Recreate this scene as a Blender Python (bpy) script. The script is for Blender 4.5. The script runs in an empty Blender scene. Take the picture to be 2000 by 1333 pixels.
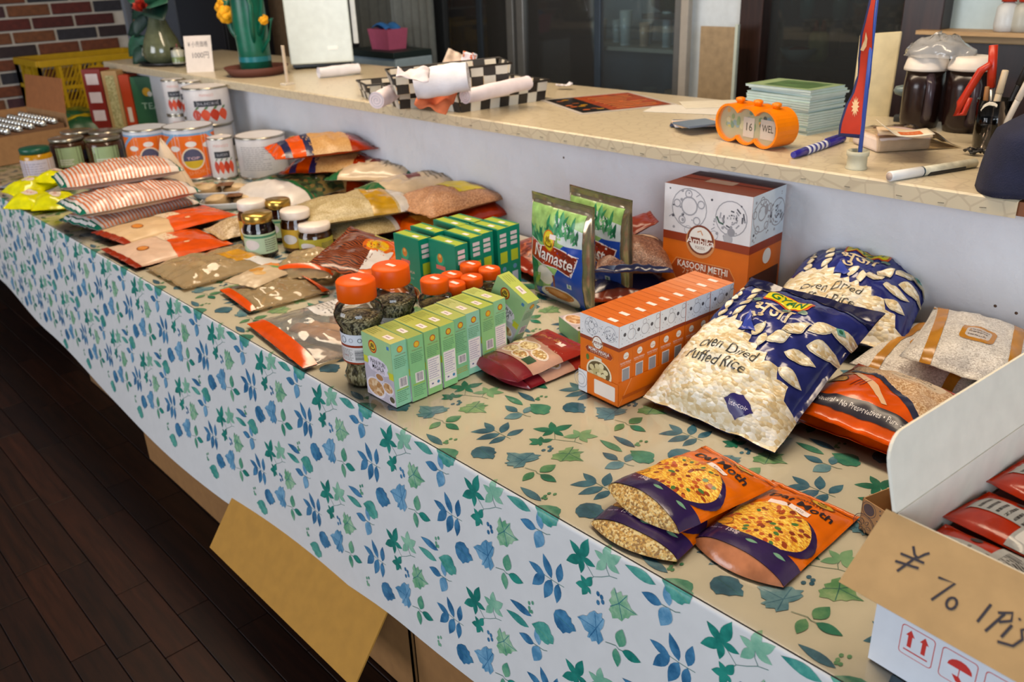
import bpy, bmesh, math, random
from mathutils import Vector, Matrix, Euler, noise
from mathutils.geometry import tessellate_polygon
SC = bpy.context.scene
COL = SC.collection
PI = math.pi
# ------------------------------------------------------------------ camera
FPX = 1694.2886                       # focal length in pixels of the 2000 px wide frame
CAMPOS = Vector((0.0, -0.713, 1.42))
AX_X = Vector((0.68021047, -0.27389006, 0.67992497))   # world axes seen from the camera
AX_Y = Vector((0.73214377, 0.29911542, -0.61196034))
AX_Z = Vector((-0.03576619, 0.91406466, 0.40398834))
ROT = Matrix((AX_X, AX_Y, AX_Z))
cam_data = bpy.data.cameras.new('camera')
cam_data.sensor_width = 36.0
cam_data.lens = FPX * 36.0 / 2000.0
cam_data.clip_start = 0.05
cam_data.dof.use_dof = True
cam_data.dof.focus_distance = 1.32
cam_data.dof.aperture_fstop = 6.3
cam = bpy.data.objects.new('camera', cam_data)
cam.matrix_world = Matrix.Translation(CAMPOS) @ ROT.to_4x4()
COL.objects.link(cam)
SC.camera = cam
def ray(px, py): return ROT @ Vector(((px - 1000) / FPX, -(py - 666.5) / FPX, -1))
def onz(px, py, z):
    d = ray(px, py); return CAMPOS + d * ((z - CAMPOS.z) / d.z)
def ony(px, py, y):
    d = ray(px, py); return CAMPOS + d * ((y - CAMPOS.y) / d.y)
TZ = 0.70        # table top
CZ = 1.017       # counter top
def T(px, py, h=0.0): return onz(px, py, TZ + h)
def K(px, py, h=0.0): return onz(px, py, CZ + h)
# ------------------------------------------------------------------ world and light
def lin(c):
    if isinstance(c, str):
        c = c.lstrip('#'); c = [int(c[i:i+2], 16) / 255 for i in (0, 2, 4)]
        c = [x / 12.92 if x <= 0.04045 else ((x + 0.055) / 1.055) ** 2.4 for x in c]
        g = 0.3 * c[0] + 0.6 * c[1] + 0.1 * c[2]; c = [max(0.0, g + (x - g) * 1.04) for x in c]
    return (c[0], c[1], c[2], 1.0)
world = bpy.data.worlds.new('room_ambient'); SC.world = world
world.use_nodes = True
world.node_tree.nodes['Background'].inputs[0].default_value = (0.80, 0.86, 1.0, 1)
world.node_tree.nodes['Background'].inputs[1].default_value = 0.12
def area(name, loc, target, size, size_y, power, color):
    l = bpy.data.lights.new(name, 'AREA'); l.shape = 'RECTANGLE'; l.size = size; l.size_y = size_y
    l.energy = power; l.color = color
    o = bpy.data.objects.new(name, l); o.location = loc
    o.rotation_euler = (Vector(target) - Vector(loc)).to_track_quat('-Z', 'Y').to_euler()
    COL.objects.link(o); return o
area('daylight_window', (2.6, -2.7, 1.8), (-1.2, 0.3, 0.8), 2.6, 1.7, 125, (0.78, 0.88, 1.0))
area('daylight_window_far', (-3.2, -4.0, 1.75), (-2.9, 0.5, 0.85), 2.4, 1.6, 98, (0.92, 0.94, 1.0))
area('ceiling_lamp', (-1.9, 0.56, 2.65), (-1.9, 0.56, 0.0), 3.6, 0.3, 68, (1.0, 0.79, 0.56))
area('kitchen_lamp', (-2.2, 1.15, 2.6), (-2.2, 1.3, 0.0), 2.4, 0.3, 2, (1.0, 0.80, 0.56))
vs = SC.view_settings
vs.view_transform = 'Standard'; vs.look = 'None'; vs.gamma = 1.0; vs.use_curve_mapping = False
vs.exposure = 0.0
# ------------------------------------------------------------------ materials
_mats = {}
def new_mat(name):
    m = bpy.data.materials.new(name); m.use_nodes = True
    return m, m.node_tree, m.node_tree.nodes['Principled BSDF']
def bump(nt, b, scale, strength, dist=0.002, detail=3, coord='Object', stretch=None, kind='noise'):
    tc = nt.nodes.new('ShaderNodeTexCoord')
    n = nt.nodes.new('ShaderNodeTexNoise' if kind == 'noise' else 'ShaderNodeTexVoronoi')
    n.inputs['Scale'].default_value = scale
    if kind == 'noise': n.inputs['Detail'].default_value = detail
    src = tc.outputs[coord]
    if stretch:
        mp = nt.nodes.new('ShaderNodeMapping'); mp.inputs['Scale'].default_value = stretch
        nt.links.new(src, mp.inputs[0]); src = mp.outputs[0]
    nt.links.new(src, n.inputs['Vector'])
    bp = nt.nodes.new('ShaderNodeBump'); bp.inputs['Strength'].default_value = strength
    bp.inputs['Distance'].default_value = dist
    nt.links.new(n.outputs[0], bp.inputs['Height'])
    nt.links.new(bp.outputs[0], b.inputs['Normal'])
    return tc
def mat(col, rough=0.5, metal=0.0, spec=0.5, bmp=None, vary=0.0, coat=0.0):
    """plain procedural material; bmp=(scale,strength), vary = tonal mottling"""
    key = (str(col), rough, metal, spec, bmp, vary, coat)
    if key in _mats: return _mats[key]
    m, nt, b = new_mat('paint_' + str(col).strip('#'))
    c = lin(col)
    b.inputs['Base Color'].default_value = c
    b.inputs['Roughness'].default_value = rough
    b.inputs['Metallic'].default_value = metal
    b.inputs['Specular IOR Level'].default_value = spec
    b.inputs['Coat Weight'].default_value = coat
    tc = bump(nt, b, bmp[0], bmp[1]) if bmp else nt.nodes.new('ShaderNodeTexCoord')
    n = nt.nodes.new('ShaderNodeTexNoise'); n.inputs['Scale'].default_value = 35; n.inputs['Detail'].default_value = 4
    nt.links.new(tc.outputs['Object'], n.inputs['Vector'])
    r = nt.nodes.new('ShaderNodeValToRGB'); v = vary if vary else 0.03
    r.color_ramp.elements[0].color = tuple(max(0, x * (1 - v * 1.6)) for x in c[:3]) + (1,)
    r.color_ramp.elements[1].color = tuple(min(1, x * (1 + v * 1.6)) for x in c[:3]) + (1,)
    r.color_ramp.elements[0].position = 0.3; r.color_ramp.elements[1].position = 0.7
    nt.links.new(n.outputs[0], r.inputs[0]); nt.links.new(r.outputs[0], b.inputs['Base Color'])
    _mats[key] = m
    return m
def film(col, rough=0.16, strength=0.35, scale=28, vary=0.05, metal=0.0):
    """printed plastic film with crinkles"""
    key = ('film', str(col), rough, strength, scale, vary, metal)
    if key in _mats: return _mats[key]
    _mats[key] = mat(col, rough, metal, 0.5, (scale, strength), vary)
    return _mats[key]
def gloss(col): return mat(col, 0.25)
def matte(col): return mat(col, 0.7)
def card(col): return mat(col, 0.45)
def clear(name='clear_film', tint='#ffffff', rough=0.06, refl=1.0, strength=0.3, scale=14, dist=0.003, haze=0.0, hazecol='#d8d8d6'):
    key = ('clear', tint, rough, refl, strength, scale, haze, dist, hazecol)
    if key in _mats: return _mats[key]
    m = bpy.data.materials.new(name); m.use_nodes = True; nt = m.node_tree
    for n in list(nt.nodes): nt.nodes.remove(n)
    out = nt.nodes.new('ShaderNodeOutputMaterial'); tr = nt.nodes.new('ShaderNodeBsdfTransparent')
    gl = nt.nodes.new('ShaderNodeBsdfGlossy'); fr = nt.nodes.new('ShaderNodeFresnel'); mx = nt.nodes.new('ShaderNodeMixShader')
    tr.inputs[0].default_value = lin(tint); gl.inputs['Roughness'].default_value = rough; fr.inputs[0].default_value = 1.48
    tc = nt.nodes.new('ShaderNodeTexCoord'); nz = nt.nodes.new('ShaderNodeTexNoise'); nz.inputs['Scale'].default_value = scale
    nt.links.new(tc.outputs['Object'], nz.inputs['Vector'])
    bp = nt.nodes.new('ShaderNodeBump'); bp.inputs['Strength'].default_value = strength; bp.inputs['Distance'].default_value = dist
    nt.links.new(nz.outputs[0], bp.inputs['Height'])
    for q in (gl, fr): nt.links.new(bp.outputs[0], q.inputs['Normal'])
    mul = nt.nodes.new('ShaderNodeMath'); mul.operation = 'MULTIPLY'; mul.inputs[1].default_value = refl; mul.use_clamp = True
    nt.links.new(fr.outputs[0], mul.inputs[0]); nt.links.new(mul.outputs[0], mx.inputs[0])
    base = tr
    if haze:
        df = nt.nodes.new('ShaderNodeBsdfDiffuse'); df.inputs[0].default_value = lin(hazecol)
        m2 = nt.nodes.new('ShaderNodeMixShader'); m2.inputs[0].default_value = haze
        nt.links.new(tr.outputs[0], m2.inputs[1]); nt.links.new(df.outputs[0], m2.inputs[2]); base = m2
    nt.links.new(base.outputs[0], mx.inputs[1]); nt.links.new(gl.outputs[0], mx.inputs[2])
    nt.links.new(mx.outputs[0], out.inputs[0])
    _mats[key] = m; return m
def grains(cols, scale=160, rough=0.4, stretch=(1, 1, 1), strength=0.6):
    """loose food seen through film or as a printed picture: cells of several tones"""
    key = ('grains', tuple(cols), scale, rough, stretch, strength)
    if key in _mats: return _mats[key]
    m, nt, b = new_mat('grains_' + cols[0].strip('#'))
    tc = nt.nodes.new('ShaderNodeTexCoord'); mp = nt.nodes.new('ShaderNodeMapping')
    mp.inputs['Scale'].default_value = stretch
    nz = nt.nodes.new('ShaderNodeTexNoise'); nz.inputs['Scale'].default_value = scale * 0.3
    ad = nt.nodes.new('ShaderNodeVectorMath'); ad.operation = 'MULTIPLY_ADD'
    ad.inputs[1].default_value = (0.6 / scale,) * 3
    nt.links.new(tc.outputs['Object'], mp.inputs[0])
    nt.links.new(tc.outputs['Object'], nz.inputs['Vector'])
    nt.links.new(nz.outputs['Color'], ad.inputs[0]); nt.links.new(mp.outputs[0], ad.inputs[2])
    v = nt.nodes.new('ShaderNodeTexVoronoi'); v.inputs['Scale'].default_value = scale
    nt.links.new(ad.outputs[0], v.inputs['Vector'])
    sep = nt.nodes.new('ShaderNodeSeparateColor'); nt.links.new(v.outputs['Color'], sep.inputs[0])
    r = nt.nodes.new('ShaderNodeValToRGB'); r.color_ramp.interpolation = 'CONSTANT'
    while len(r.color_ramp.elements) < len(cols): r.color_ramp.elements.new(0.5)
    for i, c in enumerate(cols):
        r.color_ramp.elements[i].position = i / len(cols); r.color_ramp.elements[i].color = lin(c)
    nt.links.new(sep.outputs[0], r.inputs[0])
    nt.links.new(r.outputs[0], b.inputs['Base Color'])
    b.inputs['Roughness'].default_value = rough
    bp = nt.nodes.new('ShaderNodeBump'); bp.inputs['Strength'].default_value = strength; bp.inputs['Distance'].default_value = 0.002
    bp.invert = True
    nt.links.new(v.outputs['Distance'], bp.inputs['Height']); nt.links.new(bp.outputs[0], b.inputs['Normal'])
    _mats[key] = m; return m
# ------------------------------------------------------------------ mesh helpers
class MB:
    """collects faces with a material index; build() links them as one mesh object"""
    def __init__(s): s.v = []; s.f = []; s.mi = []; s.mats = []; s.sm = []
    def m(s, mt):
        if mt not in s.mats: s.mats.append(mt)
        return s.mats.index(mt)
    def add(s, vs, fs, mt, smooth=False):
        k = len(s.v); s.v += [tuple(p) for p in vs]; i = s.m(mt)
        for f in fs: s.f.append(tuple(a + k for a in f)); s.mi.append(i); s.sm.append(smooth)
        return s
    def box(s, lo, hi, mt, M=None):
        x0, y0, z0 = lo; x1, y1, z1 = hi
        vs = [Vector(p) for p in ((x0,y0,z0),(x1,y0,z0),(x1,y1,z0),(x0,y1,z0),(x0,y0,z1),(x1,y0,z1),(x1,y1,z1),(x0,y1,z1))]
        if M: vs = [M @ p for p in vs]
        return s.add(vs, [(3,2,1,0),(4,5,6,7),(0,1,5,4),(1,2,6,5),(2,3,7,6),(3,0,4,7)], mt)
    def prism(s, pts, z0, z1, mt, M=None, smooth=False):
        """pts: outline in local xy, extruded z0..z1"""
        n = len(pts)
        vs = [Vector((p[0], p[1], z0)) for p in pts] + [Vector((p[0], p[1], z1)) for p in pts]
        if M: vs = [M @ p for p in vs]
        s.add(vs, [tuple(range(n - 1, -1, -1)), tuple(range(n, 2 * n))], mt)
        k = len(s.v) - 2 * n; i = s.m(mt)
        for a in range(n):
            b = (a + 1) % n; s.f.append((k + a, k + b, k + n + b, k + n + a)); s.mi.append(i); s.sm.append(smooth)
        return s
    def lathe(s, prof, mt, n=28, M=None, caps=True, smooth=True, a0=0, a1=2 * PI):
        full = abs(a1 - a0 - 2 * PI) < 1e-6; nn = n if full else n + 1
        vs = []
        for r, z in prof:
            for j in range(nn):
                a = a0 + (a1 - a0) * j / n; vs.append(Vector((r * math.cos(a), r * math.sin(a), z)))
        if M: vs = [M @ p for p in vs]
        fs = []
        for i in range(len(prof) - 1):
            for j in range(n):
                b = (j + 1) % nn; fs.append((i * nn + j, i * nn + b, (i + 1) * nn + b, (i + 1) * nn + j))
        s.add(vs, fs, mt, smooth)
        if caps and full:
            k = len(s.v) - len(vs); i = s.m(mt)
            if prof[0][0] > 1e-5: s.f.append(tuple(k + j for j in range(n - 1, -1, -1))); s.mi.append(i); s.sm.append(False)
            if prof[-1][0] > 1e-5: s.f.append(tuple(k + (len(prof) - 1) * nn + j for j in range(n))); s.mi.append(i); s.sm.append(False)
        return s
    def tube(s, pts, r, mt, n=8, caps=True):
        pts = [Vector(p) for p in pts]; rs = r if isinstance(r, (list, tuple)) else [r] * len(pts)
        vs = []; up = Vector((0.13, 0.31, 0.94))
        for i, p in enumerate(pts):
            d = (pts[min(i + 1, len(pts) - 1)] - pts[max(i - 1, 0)]).normalized()
            a = d.cross(up)
            if a.length < 1e-3: a = d.cross(Vector((1, 0, 0)))
            a.normalize(); b = d.cross(a).normalized()
            for j in range(n):
                t = 2 * PI * j / n; vs.append(p + a * (rs[i] * math.cos(t)) + b * (rs[i] * math.sin(t)))
        fs = [(i * n + j, i * n + (j + 1) % n, (i + 1) * n + (j + 1) % n, (i + 1) * n + j) for i in range(len(pts) - 1) for j in range(n)]
        if caps: fs += [tuple(range(n - 1, -1, -1)), tuple((len(pts) - 1) * n + j for j in range(n))]
        return s.add(vs, fs, mt, True)
    def grid(s, fn, nu, nv, mt, smooth=True, flip=False):
        vs = [fn(i / nu, j / nv) for i in range(nu + 1) for j in range(nv + 1)]
        q = lambda i, j: i * (nv + 1) + j
        fs = []
        for i in range(nu):
            for j in range(nv):
                f = (q(i, j), q(i + 1, j), q(i + 1, j + 1), q(i, j + 1)); fs.append(f[::-1] if flip else f)
        return s.add(vs, fs, mt, smooth)
    def ball(s, c, r, mt, nu=10, nv=7, sq=(1, 1, 1)):
        c = Vector(c)
        return s.lathe([(max(1e-6, r * math.sin(PI * i / nv)), -r * math.cos(PI * i / nv)) for i in range(nv + 1)], mt, nu,
                       Matrix.Translation(c) @ Matrix.Diagonal((*sq, 1)), caps=False)
    def build(s, name, parent=None, bevel=0.0, solid=0.0, seg=2):
        me = bpy.data.meshes.new(name); me.from_pydata(s.v, [], s.f)
        for m_ in s.mats: me.materials.append(m_)
        me.polygons.foreach_set('material_index', s.mi); me.polygons.foreach_set('use_smooth', s.sm); me.update()
        o = bpy.data.objects.new(name, me); COL.objects.link(o)
        if parent: o.parent = parent
        if solid:
            md = o.modifiers.new('thickness', 'SOLIDIFY'); md.thickness = solid; md.offset = 0
        if bevel:
            md = o.modifiers.new('bevel', 'BEVEL'); md.width = bevel; md.segments = seg; md.limit_method = 'ANGLE'; md.angle_limit = 0.7
        return o
def tag(o, label=None, cat=None, group=None, kind=None):
    if label: o['label'] = label
    if cat: o['category'] = cat
    if group: o['group'] = group
    if kind: o['kind'] = kind
    return o
def thing(name, label, cat, loc=(0, 0, 0), rz=0.0, group=None, rot=None):
    o = bpy.data.objects.new(name, None); o.empty_display_size = 0.05
    o.location = loc
    o.rotation_euler = rot if rot is not None else (0, 0, rz)
    COL.objects.link(o); return tag(o, label, cat, group)
def copy_tree(o, parent=None):
    c = o.copy(); COL.objects.link(c); c.parent = parent
    for ch in list(o.children): copy_tree(ch, c)
    return c
def dup(o, label, loc, rot=(0, 0, 0), group=None):
    c = copy_tree(o); c['label'] = label; c.location = loc; c.rotation_euler = rot
    if group: c['group'] = group
    return c
# ------------------------------------------------------------------ flat print: shapes drawn in metres on a surface
_txt = {}
def text_mesh(s, bold=0.0, shear=0.0):
    key = (s, bold, shear)
    if key not in _txt:
        cu = bpy.data.curves.new('lettering', 'FONT'); cu.body = s; cu.size = 1.0; cu.offset = bold; cu.shear = shear
        cu.resolution_u = 2; cu.fill_mode = 'FRONT'
        ob = bpy.data.objects.new('lettering', cu); COL.objects.link(ob)
        dg = bpy.context.evaluated_depsgraph_get(); me = bpy.data.meshes.new_from_object(ob.evaluated_get(dg))
        vs = [(v.co.x, v.co.y) for v in me.vertices]; fs = [tuple(p.vertices) for p in me.polygons]
        bpy.data.objects.remove(ob); bpy.data.curves.remove(cu); bpy.data.meshes.remove(me)
        _txt[key] = (vs, fs)
    return _txt[key]
class Art:
    def __init__(s): s.L = []
    def poly(s, mt, pts):
        pts = [(p[0], p[1]) for p in pts]
        tris = tessellate_polygon([[Vector((p[0], p[1], 0)) for p in pts]])
        s.L.append((mt, pts, [tuple(t) for t in tris])); return s
    def rect(s, mt, x0, y0, x1, y1): return s.poly(mt, [(x0, y0), (x1, y0), (x1, y1), (x0, y1)])
    def ell(s, mt, cx, cy, rx, ry=None, n=20, rot=0):
        ry = ry or rx; c, d = math.cos(rot), math.sin(rot); P = []
        for i in range(n):
            a = 2 * PI * i / n; x, y = rx * math.cos(a), ry * math.sin(a); P.append((cx + x * c - y * d, cy + x * d + y * c))
        return s.poly(mt, P)
    def ring(s, mt, cx, cy, r, w, n=20):
        P = []; F = []
        for i in range(n):
            a = 2 * PI * i / n; c, d = math.cos(a), math.sin(a)
            P += [(cx + r * c, cy + r * d), (cx + (r - w) * c, cy + (r - w) * d)]
        for i in range(n):
            j = (i + 1) % n; F.append((2 * i, 2 * j, 2 * j + 1, 2 * i + 1))
        s.L.append((mt, P, F)); return s
    def rrect(s, mt, x0, y0, x1, y1, r):
        P = []
        for cx, cy, a0 in ((x1 - r, y1 - r, 0), (x0 + r, y1 - r, 90), (x0 + r, y0 + r, 180), (x1 - r, y0 + r, 270)):
            for k in range(4):
                a = math.radians(a0 + 30 * k); P.append((cx + r * math.cos(a), cy + r * math.sin(a)))
        return s.poly(mt, P)
    def leaf(s, mt, b, t, w, n=6, notch=0):
        bx, by = b; tx, ty = t; dx, dy = tx - bx, ty - by; L = math.hypot(dx, dy); nx, ny = -dy / L, dx / L
        R = []
        for i in range(n + 1):
            u = i / n; h = 0.5 * w * math.sin(PI * u ** 0.85) * (1 + (notch * (-1) ** i if 0 < i < n else 0)); R.append((u, h))
        P = [(bx + dx * u + nx * h, by + dy * u + ny * h) for u, h in R] + [(bx + dx * u - nx * h, by + dy * u - ny * h) for u, h in R[-2:0:-1]]
        return s.poly(mt, P)
    def stroke(s, mt, pts, w):
        P = []; F = []
        for i, p in enumerate(pts):
            q0 = pts[max(i - 1, 0)]; q1 = pts[min(i + 1, len(pts) - 1)]
            d = math.hypot(q1[0] - q0[0], q1[1] - q0[1]) or 1; nx, ny = -(q1[1] - q0[1]) / d, (q1[0] - q0[0]) / d
            P += [(p[0] + nx * w / 2, p[1] + ny * w / 2), (p[0] - nx * w / 2, p[1] - ny * w / 2)]
        for i in range(len(pts) - 1): F.append((2 * i, 2 * i + 1, 2 * i + 3, 2 * i + 2))
        s.L.append((mt, P, F)); return s
    def text(s, mt, t, cx, cy, h, w=None, bold=0.0, shear=0.0, rot=0, align='C'):
        """h = cap height; w = fit to this width; (cx,cy) = middle (or left end) of the line"""
        vs, fs = text_mesh(t, bold, shear)
        if not vs: return s
        x0 = min(v[0] for v in vs); x1 = max(v[0] for v in vs)
        k = h / 0.70; kx = w / (x1 - x0) if w else k
        ox = (x0 + x1) / 2 if align == 'C' else x0
        c, d = math.cos(rot), math.sin(rot); P = []
        for x, y in vs:
            a = (x - ox) * kx; b = (y - 0.35) * k; P.append((cx + a * c - b * d, cy + a * d + b * c))
        s.L.append((mt, P, fs)); return s
    def lines(s, mt, x0, y0, x1, y1, n, th=0.45, seed=1):
        """rows of unreadably small print"""
        rnd = random.Random(seed); hh = (y1 - y0) / n
        for i in range(n):
            y = y1 - hh * (i + 0.5); x = x0; e = x0 + (x1 - x0) * (rnd.uniform(.75, 1) if i % 3 else 1)
            while x < e:
                l = rnd.uniform(.06, .2) * (x1 - x0); s.rect(mt, x, y - hh * th / 2, min(e, x + l), y + hh * th / 2); x += l + .03 * (x1 - x0)
        return s
    def bars(s, mt, x0, y0, x1, y1, n=9, vert=False, seed=1):
        rnd = random.Random(seed); L = (y1 - y0) if vert else (x1 - x0)
        for i in range(n):
            a = (i + .1) / n * L; b = a + rnd.uniform(.3, .75) / n * L
            if vert: s.rect(mt, x0, y0 + a, x1, y0 + b)
            else: s.rect(mt, x0 + a, y0, x0 + b, y1)
        return s
    def add(s, other, dx=0, dy=0, k=1.0, rot=0):
        c, d = math.cos(rot), math.sin(rot)
        for mt, P, F in other.L: s.L.append((mt, [(dx + k * (x * c - y * d), dy + k * (x * d + y * c)) for x, y in P], F))
        return s
    def put(s, mb, fn, cell=None, off=0.0003, step=0.00007, smooth=True):
        """fn(x,y,offset)->Vector ; cell = cut size for curved surfaces"""
        boxes = []
        for i, (mt, P, F) in enumerate(s.L):
            x0, x1 = min(p[0] for p in P), max(p[0] for p in P); y0, y1 = min(p[1] for p in P), max(p[1] for p in P)
            lay = 0
            for a0, a1, b0, b1, k, m0 in boxes:      # a shape lies one layer above whatever it overlaps
                if k >= lay and x0 < a1 and x1 > a0 and y0 < b1 and y1 > b0: lay = k + 1
            boxes.append((x0, x1, y0, y1, lay, mt))
            o = off + step * lay
            if cell:
                bm = bmesh.new(); vv = [bm.verts.new((x, y, 0)) for x, y in P]
                for f in F:
                    if len(set(f)) < 3: continue
                    try: bm.faces.new([vv[a] for a in f])
                    except ValueError: pass
                xs = [p[0] for p in P]; ys = [p[1] for p in P]
                for ax, lo, hi in ((0, min(xs), max(xs)), (1, min(ys), max(ys))):
                    c = cell if not isinstance(cell, tuple) else cell[ax]
                    if not c: continue
                    k = math.floor(lo / c) + 1
                    while k * c < hi - 1e-6:
                        co = (k * c, 0, 0) if ax == 0 else (0, k * c, 0); no = (1, 0, 0) if ax == 0 else (0, 1, 0)
                        bmesh.ops.bisect_plane(bm, geom=bm.verts[:] + bm.edges[:] + bm.faces[:], plane_co=co, plane_no=no)
                        k += 1
                bm.verts.index_update()
                vs = [fn(v.co.x, v.co.y, o) for v in bm.verts]; fs = [tuple(v.index for v in f.verts) for f in bm.faces]
                # face orientation: keep normals outward
                bm.free()
            else:
                vs = [fn(x, y, o) for x, y in P]; fs = [tuple(f) for f in F if len(set(f)) > 2]
            mb.add(vs, fs, mt, smooth)
        return mb
def plane_map(o, ex, ey):
    o, ex, ey = Vector(o), Vector(ex).normalized(), Vector(ey).normalized(); n = ex.cross(ey)
    return lambda x, y, d: o + ex * x + ey * y + n * d
# ================================================================== the setting
def wood_mat(name, c1, c2, rough=0.35, scale=(1.2, 14, 14), spec=0.5):
    m, nt, b = new_mat(name)
    tc = nt.nodes.new('ShaderNodeTexCoord'); mp = nt.nodes.new('ShaderNodeMapping'); mp.inputs['Scale'].default_value = scale
    oi = nt.nodes.new('ShaderNodeObjectInfo'); av = nt.nodes.new('ShaderNodeVectorMath'); av.operation = 'ADD'
    mul = nt.nodes.new('ShaderNodeVectorMath'); mul.operation = 'SCALE'; mul.inputs['Scale'].default_value = 3.0
    nt.links.new(oi.outputs['Location'], mul.inputs[0]); nt.links.new(tc.outputs['Object'], av.inputs[0]); nt.links.new(mul.outputs[0], av.inputs[1])
    nt.links.new(av.outputs[0], mp.inputs[0])
    n = nt.nodes.new('ShaderNodeTexNoise'); n.inputs['Scale'].default_value = 4; n.inputs['Detail'].default_value = 6; n.inputs['Roughness'].default_value = 0.65
    nt.links.new(mp.outputs[0], n.inputs['Vector'])
    r = nt.nodes.new('ShaderNodeValToRGB'); r.color_ramp.elements[0].color = lin(c1); r.color_ramp.elements[1].color = lin(c2)
    r.color_ramp.elements[0].position = 0.33; r.color_ramp.elements[1].position = 0.68
    nt.links.new(n.outputs[0], r.inputs[0]); nt.links.new(r.outputs[0], b.inputs['Base Color'])
    b.inputs['Roughness'].default_value = rough; b.inputs['Specular IOR Level'].default_value = spec
    bp = nt.nodes.new('ShaderNodeBump'); bp.inputs['Strength'].default_value = 0.15; bp.inputs['Distance'].default_value = 0.001
    nt.links.new(n.outputs[0], bp.inputs['Height']); nt.links.new(bp.outputs[0], b.inputs['Normal'])
    return m
M_FLOOR = [wood_mat('dark_parquet', a, b, 0.5, spec=0.18) for a, b in (('#160b07', '#29150c'), ('#1b0d07', '#30180e'), ('#130907', '#24120b'))]
M_DKWOOD = wood_mat('dark_brown_wood', '#1c0f0c', '#35201a', 0.35, (14, 14, 1.2))
M_LTWOOD = wood_mat('pale_wood', '#b08a5e', '#c9a677', 0.5, (2, 20, 20))
M_KRAFT = mat('#b58f5c', 0.85, vary=0.06, bmp=(220, 0.06))
M_KRAFT_D = mat('#8f6a45', 0.85, vary=0.06, bmp=(220, 0.06))
# floor with its planks (rows along x, 8 cm wide)
fl = MB().box((-9, -6, -0.05), (4, 6, -0.006), mat('#150c09', 0.6)).build('floor'); fl['kind'] = 'structure'
rnd = random.Random(4)
pm = {}
row = 0; y = -1.1
while y < 0.42:
    x = -5.4 - rnd.uniform(0, 0.4)
    while x < -0.9:
        L = rnd.choice((0.30, 0.42, 0.55)); mi = rnd.randrange(3); key = (L, mi)
        if key not in pm:
            b_ = MB().box((0, 0, -0.006), (L - 0.0022, 0.0778, 0.0), M_FLOOR[mi]); o = b_.build('plank', fl, bevel=0.0012, seg=1); pm[key] = o
        else:
            o = pm[key].copy(); COL.objects.link(o); o.parent = fl
        o.location = (x, y, rnd.uniform(-0.0006, 0.0004)); x += L
    y += 0.08; row += 1
# ceiling and kitchen back wall
o = MB().box((-9, -2.2, 2.75), (4, 5.2, 2.85), mat('#d9d2c6', 0.8)).build('ceiling'); o['kind'] = 'structure'
o = MB().box((-9, 4.3, 0), (4, 4.4, 2.75), mat('#5d5a55', 0.8)).build('wall_back'); o['kind'] = 'structure'
# low counter wall
def plaster(name, c):
    m, nt, b = new_mat(name); b.inputs['Roughness'].default_value = 0.62
    b.inputs['Base Color'].default_value = lin(c)
    bump(nt, b, 9, 0.7, 0.02, 6)
    n = nt.nodes.new('ShaderNodeTexNoise'); n.inputs['Scale'].default_value = 5; n.inputs['Detail'].default_value = 5
    tc = nt.nodes.new('ShaderNodeTexCoord'); nt.links.new(tc.outputs['Object'], n.inputs['Vector'])
    r = nt.nodes.new('ShaderNodeValToRGB'); k = lin(c)
    r.color_ramp.elements[0].color = tuple(v * .88 for v in k[:3]) + (1,); r.color_ramp.elements[1].color = tuple(v * 1.08 for v in k[:3]) + (1,)
    nt.links.new(n.outputs[0], r.inputs[0]); nt.links.new(r.outputs[0], b.inputs['Base Color'])
    return m
M_PLASTER = plaster('grey_plaster', '#d5d6da')
wc = MB().box((-4.72, 0.93, 0), (0.9, 1.06, CZ - 0.027), M_PLASTER).build('wall_counter'); wc['kind'] = 'structure'
for px, py in ((1101, 308), (1944, 598), (1985, 612)):
    p = ony(px, py, 0.93)
    q = MB(); q.lathe([(0.0001, -.0004), (.003, -.0004), (.0022, -.001), (.0001, -.001)], mat('#57402f', .8), 8, Matrix.Translation(p) @ Matrix.Rotation(-PI / 2, 4, 'X'))
    q.build('nail_hole', wc)
# countertop: brown board with a mosaic-print vinyl cover stapled round its edge
def mosaic(name):
    m, nt, b = new_mat(name)
    tc = nt.nodes.new('ShaderNodeTexCoord'); v = nt.nodes.new('ShaderNodeTexVoronoi'); v.feature = 'DISTANCE_TO_EDGE'
    mp = nt.nodes.new('ShaderNodeMapping'); mp.inputs['Scale'].default_value = (1, 1, 1)
    nt.links.new(tc.outputs['Object'], mp.inputs[0]); nt.links.new(mp.outputs[0], v.inputs['Vector'])
    v.inputs['Scale'].default_value = 26
    r = nt.nodes.new('ShaderNodeValToRGB'); r.color_ramp.elements[0].color = lin('#b9ab92'); r.color_ramp.elements[1].color = lin('#c6b99e')
    r.color_ramp.elements[0].position = 0.03; r.color_ramp.elements[1].position = 0.06
    nt.links.new(v.outputs['Distance'], r.inputs[0]); nt.links.new(r.outputs[0], b.inputs['Base Color'])
    b.inputs['Roughness'].default_value = 0.28
    n = nt.nodes.new('ShaderNodeTexNoise'); n.inputs['Scale'].default_value = 12
    nt.links.new(tc.outputs['Object'], n.inputs['Vector'])
    bp = nt.nodes.new('ShaderNodeBump'); bp.inputs['Strength'].default_value = 0.25; bp.inputs['Distance'].default_value = 0.003
    nt.links.new(n.outputs[0], bp.inputs['Height']); nt.links.new(bp.outputs[0], b.inputs['Normal'])
    return m
ct = thing('countertop', 'long cream countertop with a broken-tile print cover stapled along its edge', 'countertop', (0, 0, 0))
CF = 0.868
MB().box((-4.735, CF + .003, CZ - 0.026), (-0.18, 1.50, CZ - 0.002), mat('#7a4a2c', 0.5)).build('board', ct)
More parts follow.
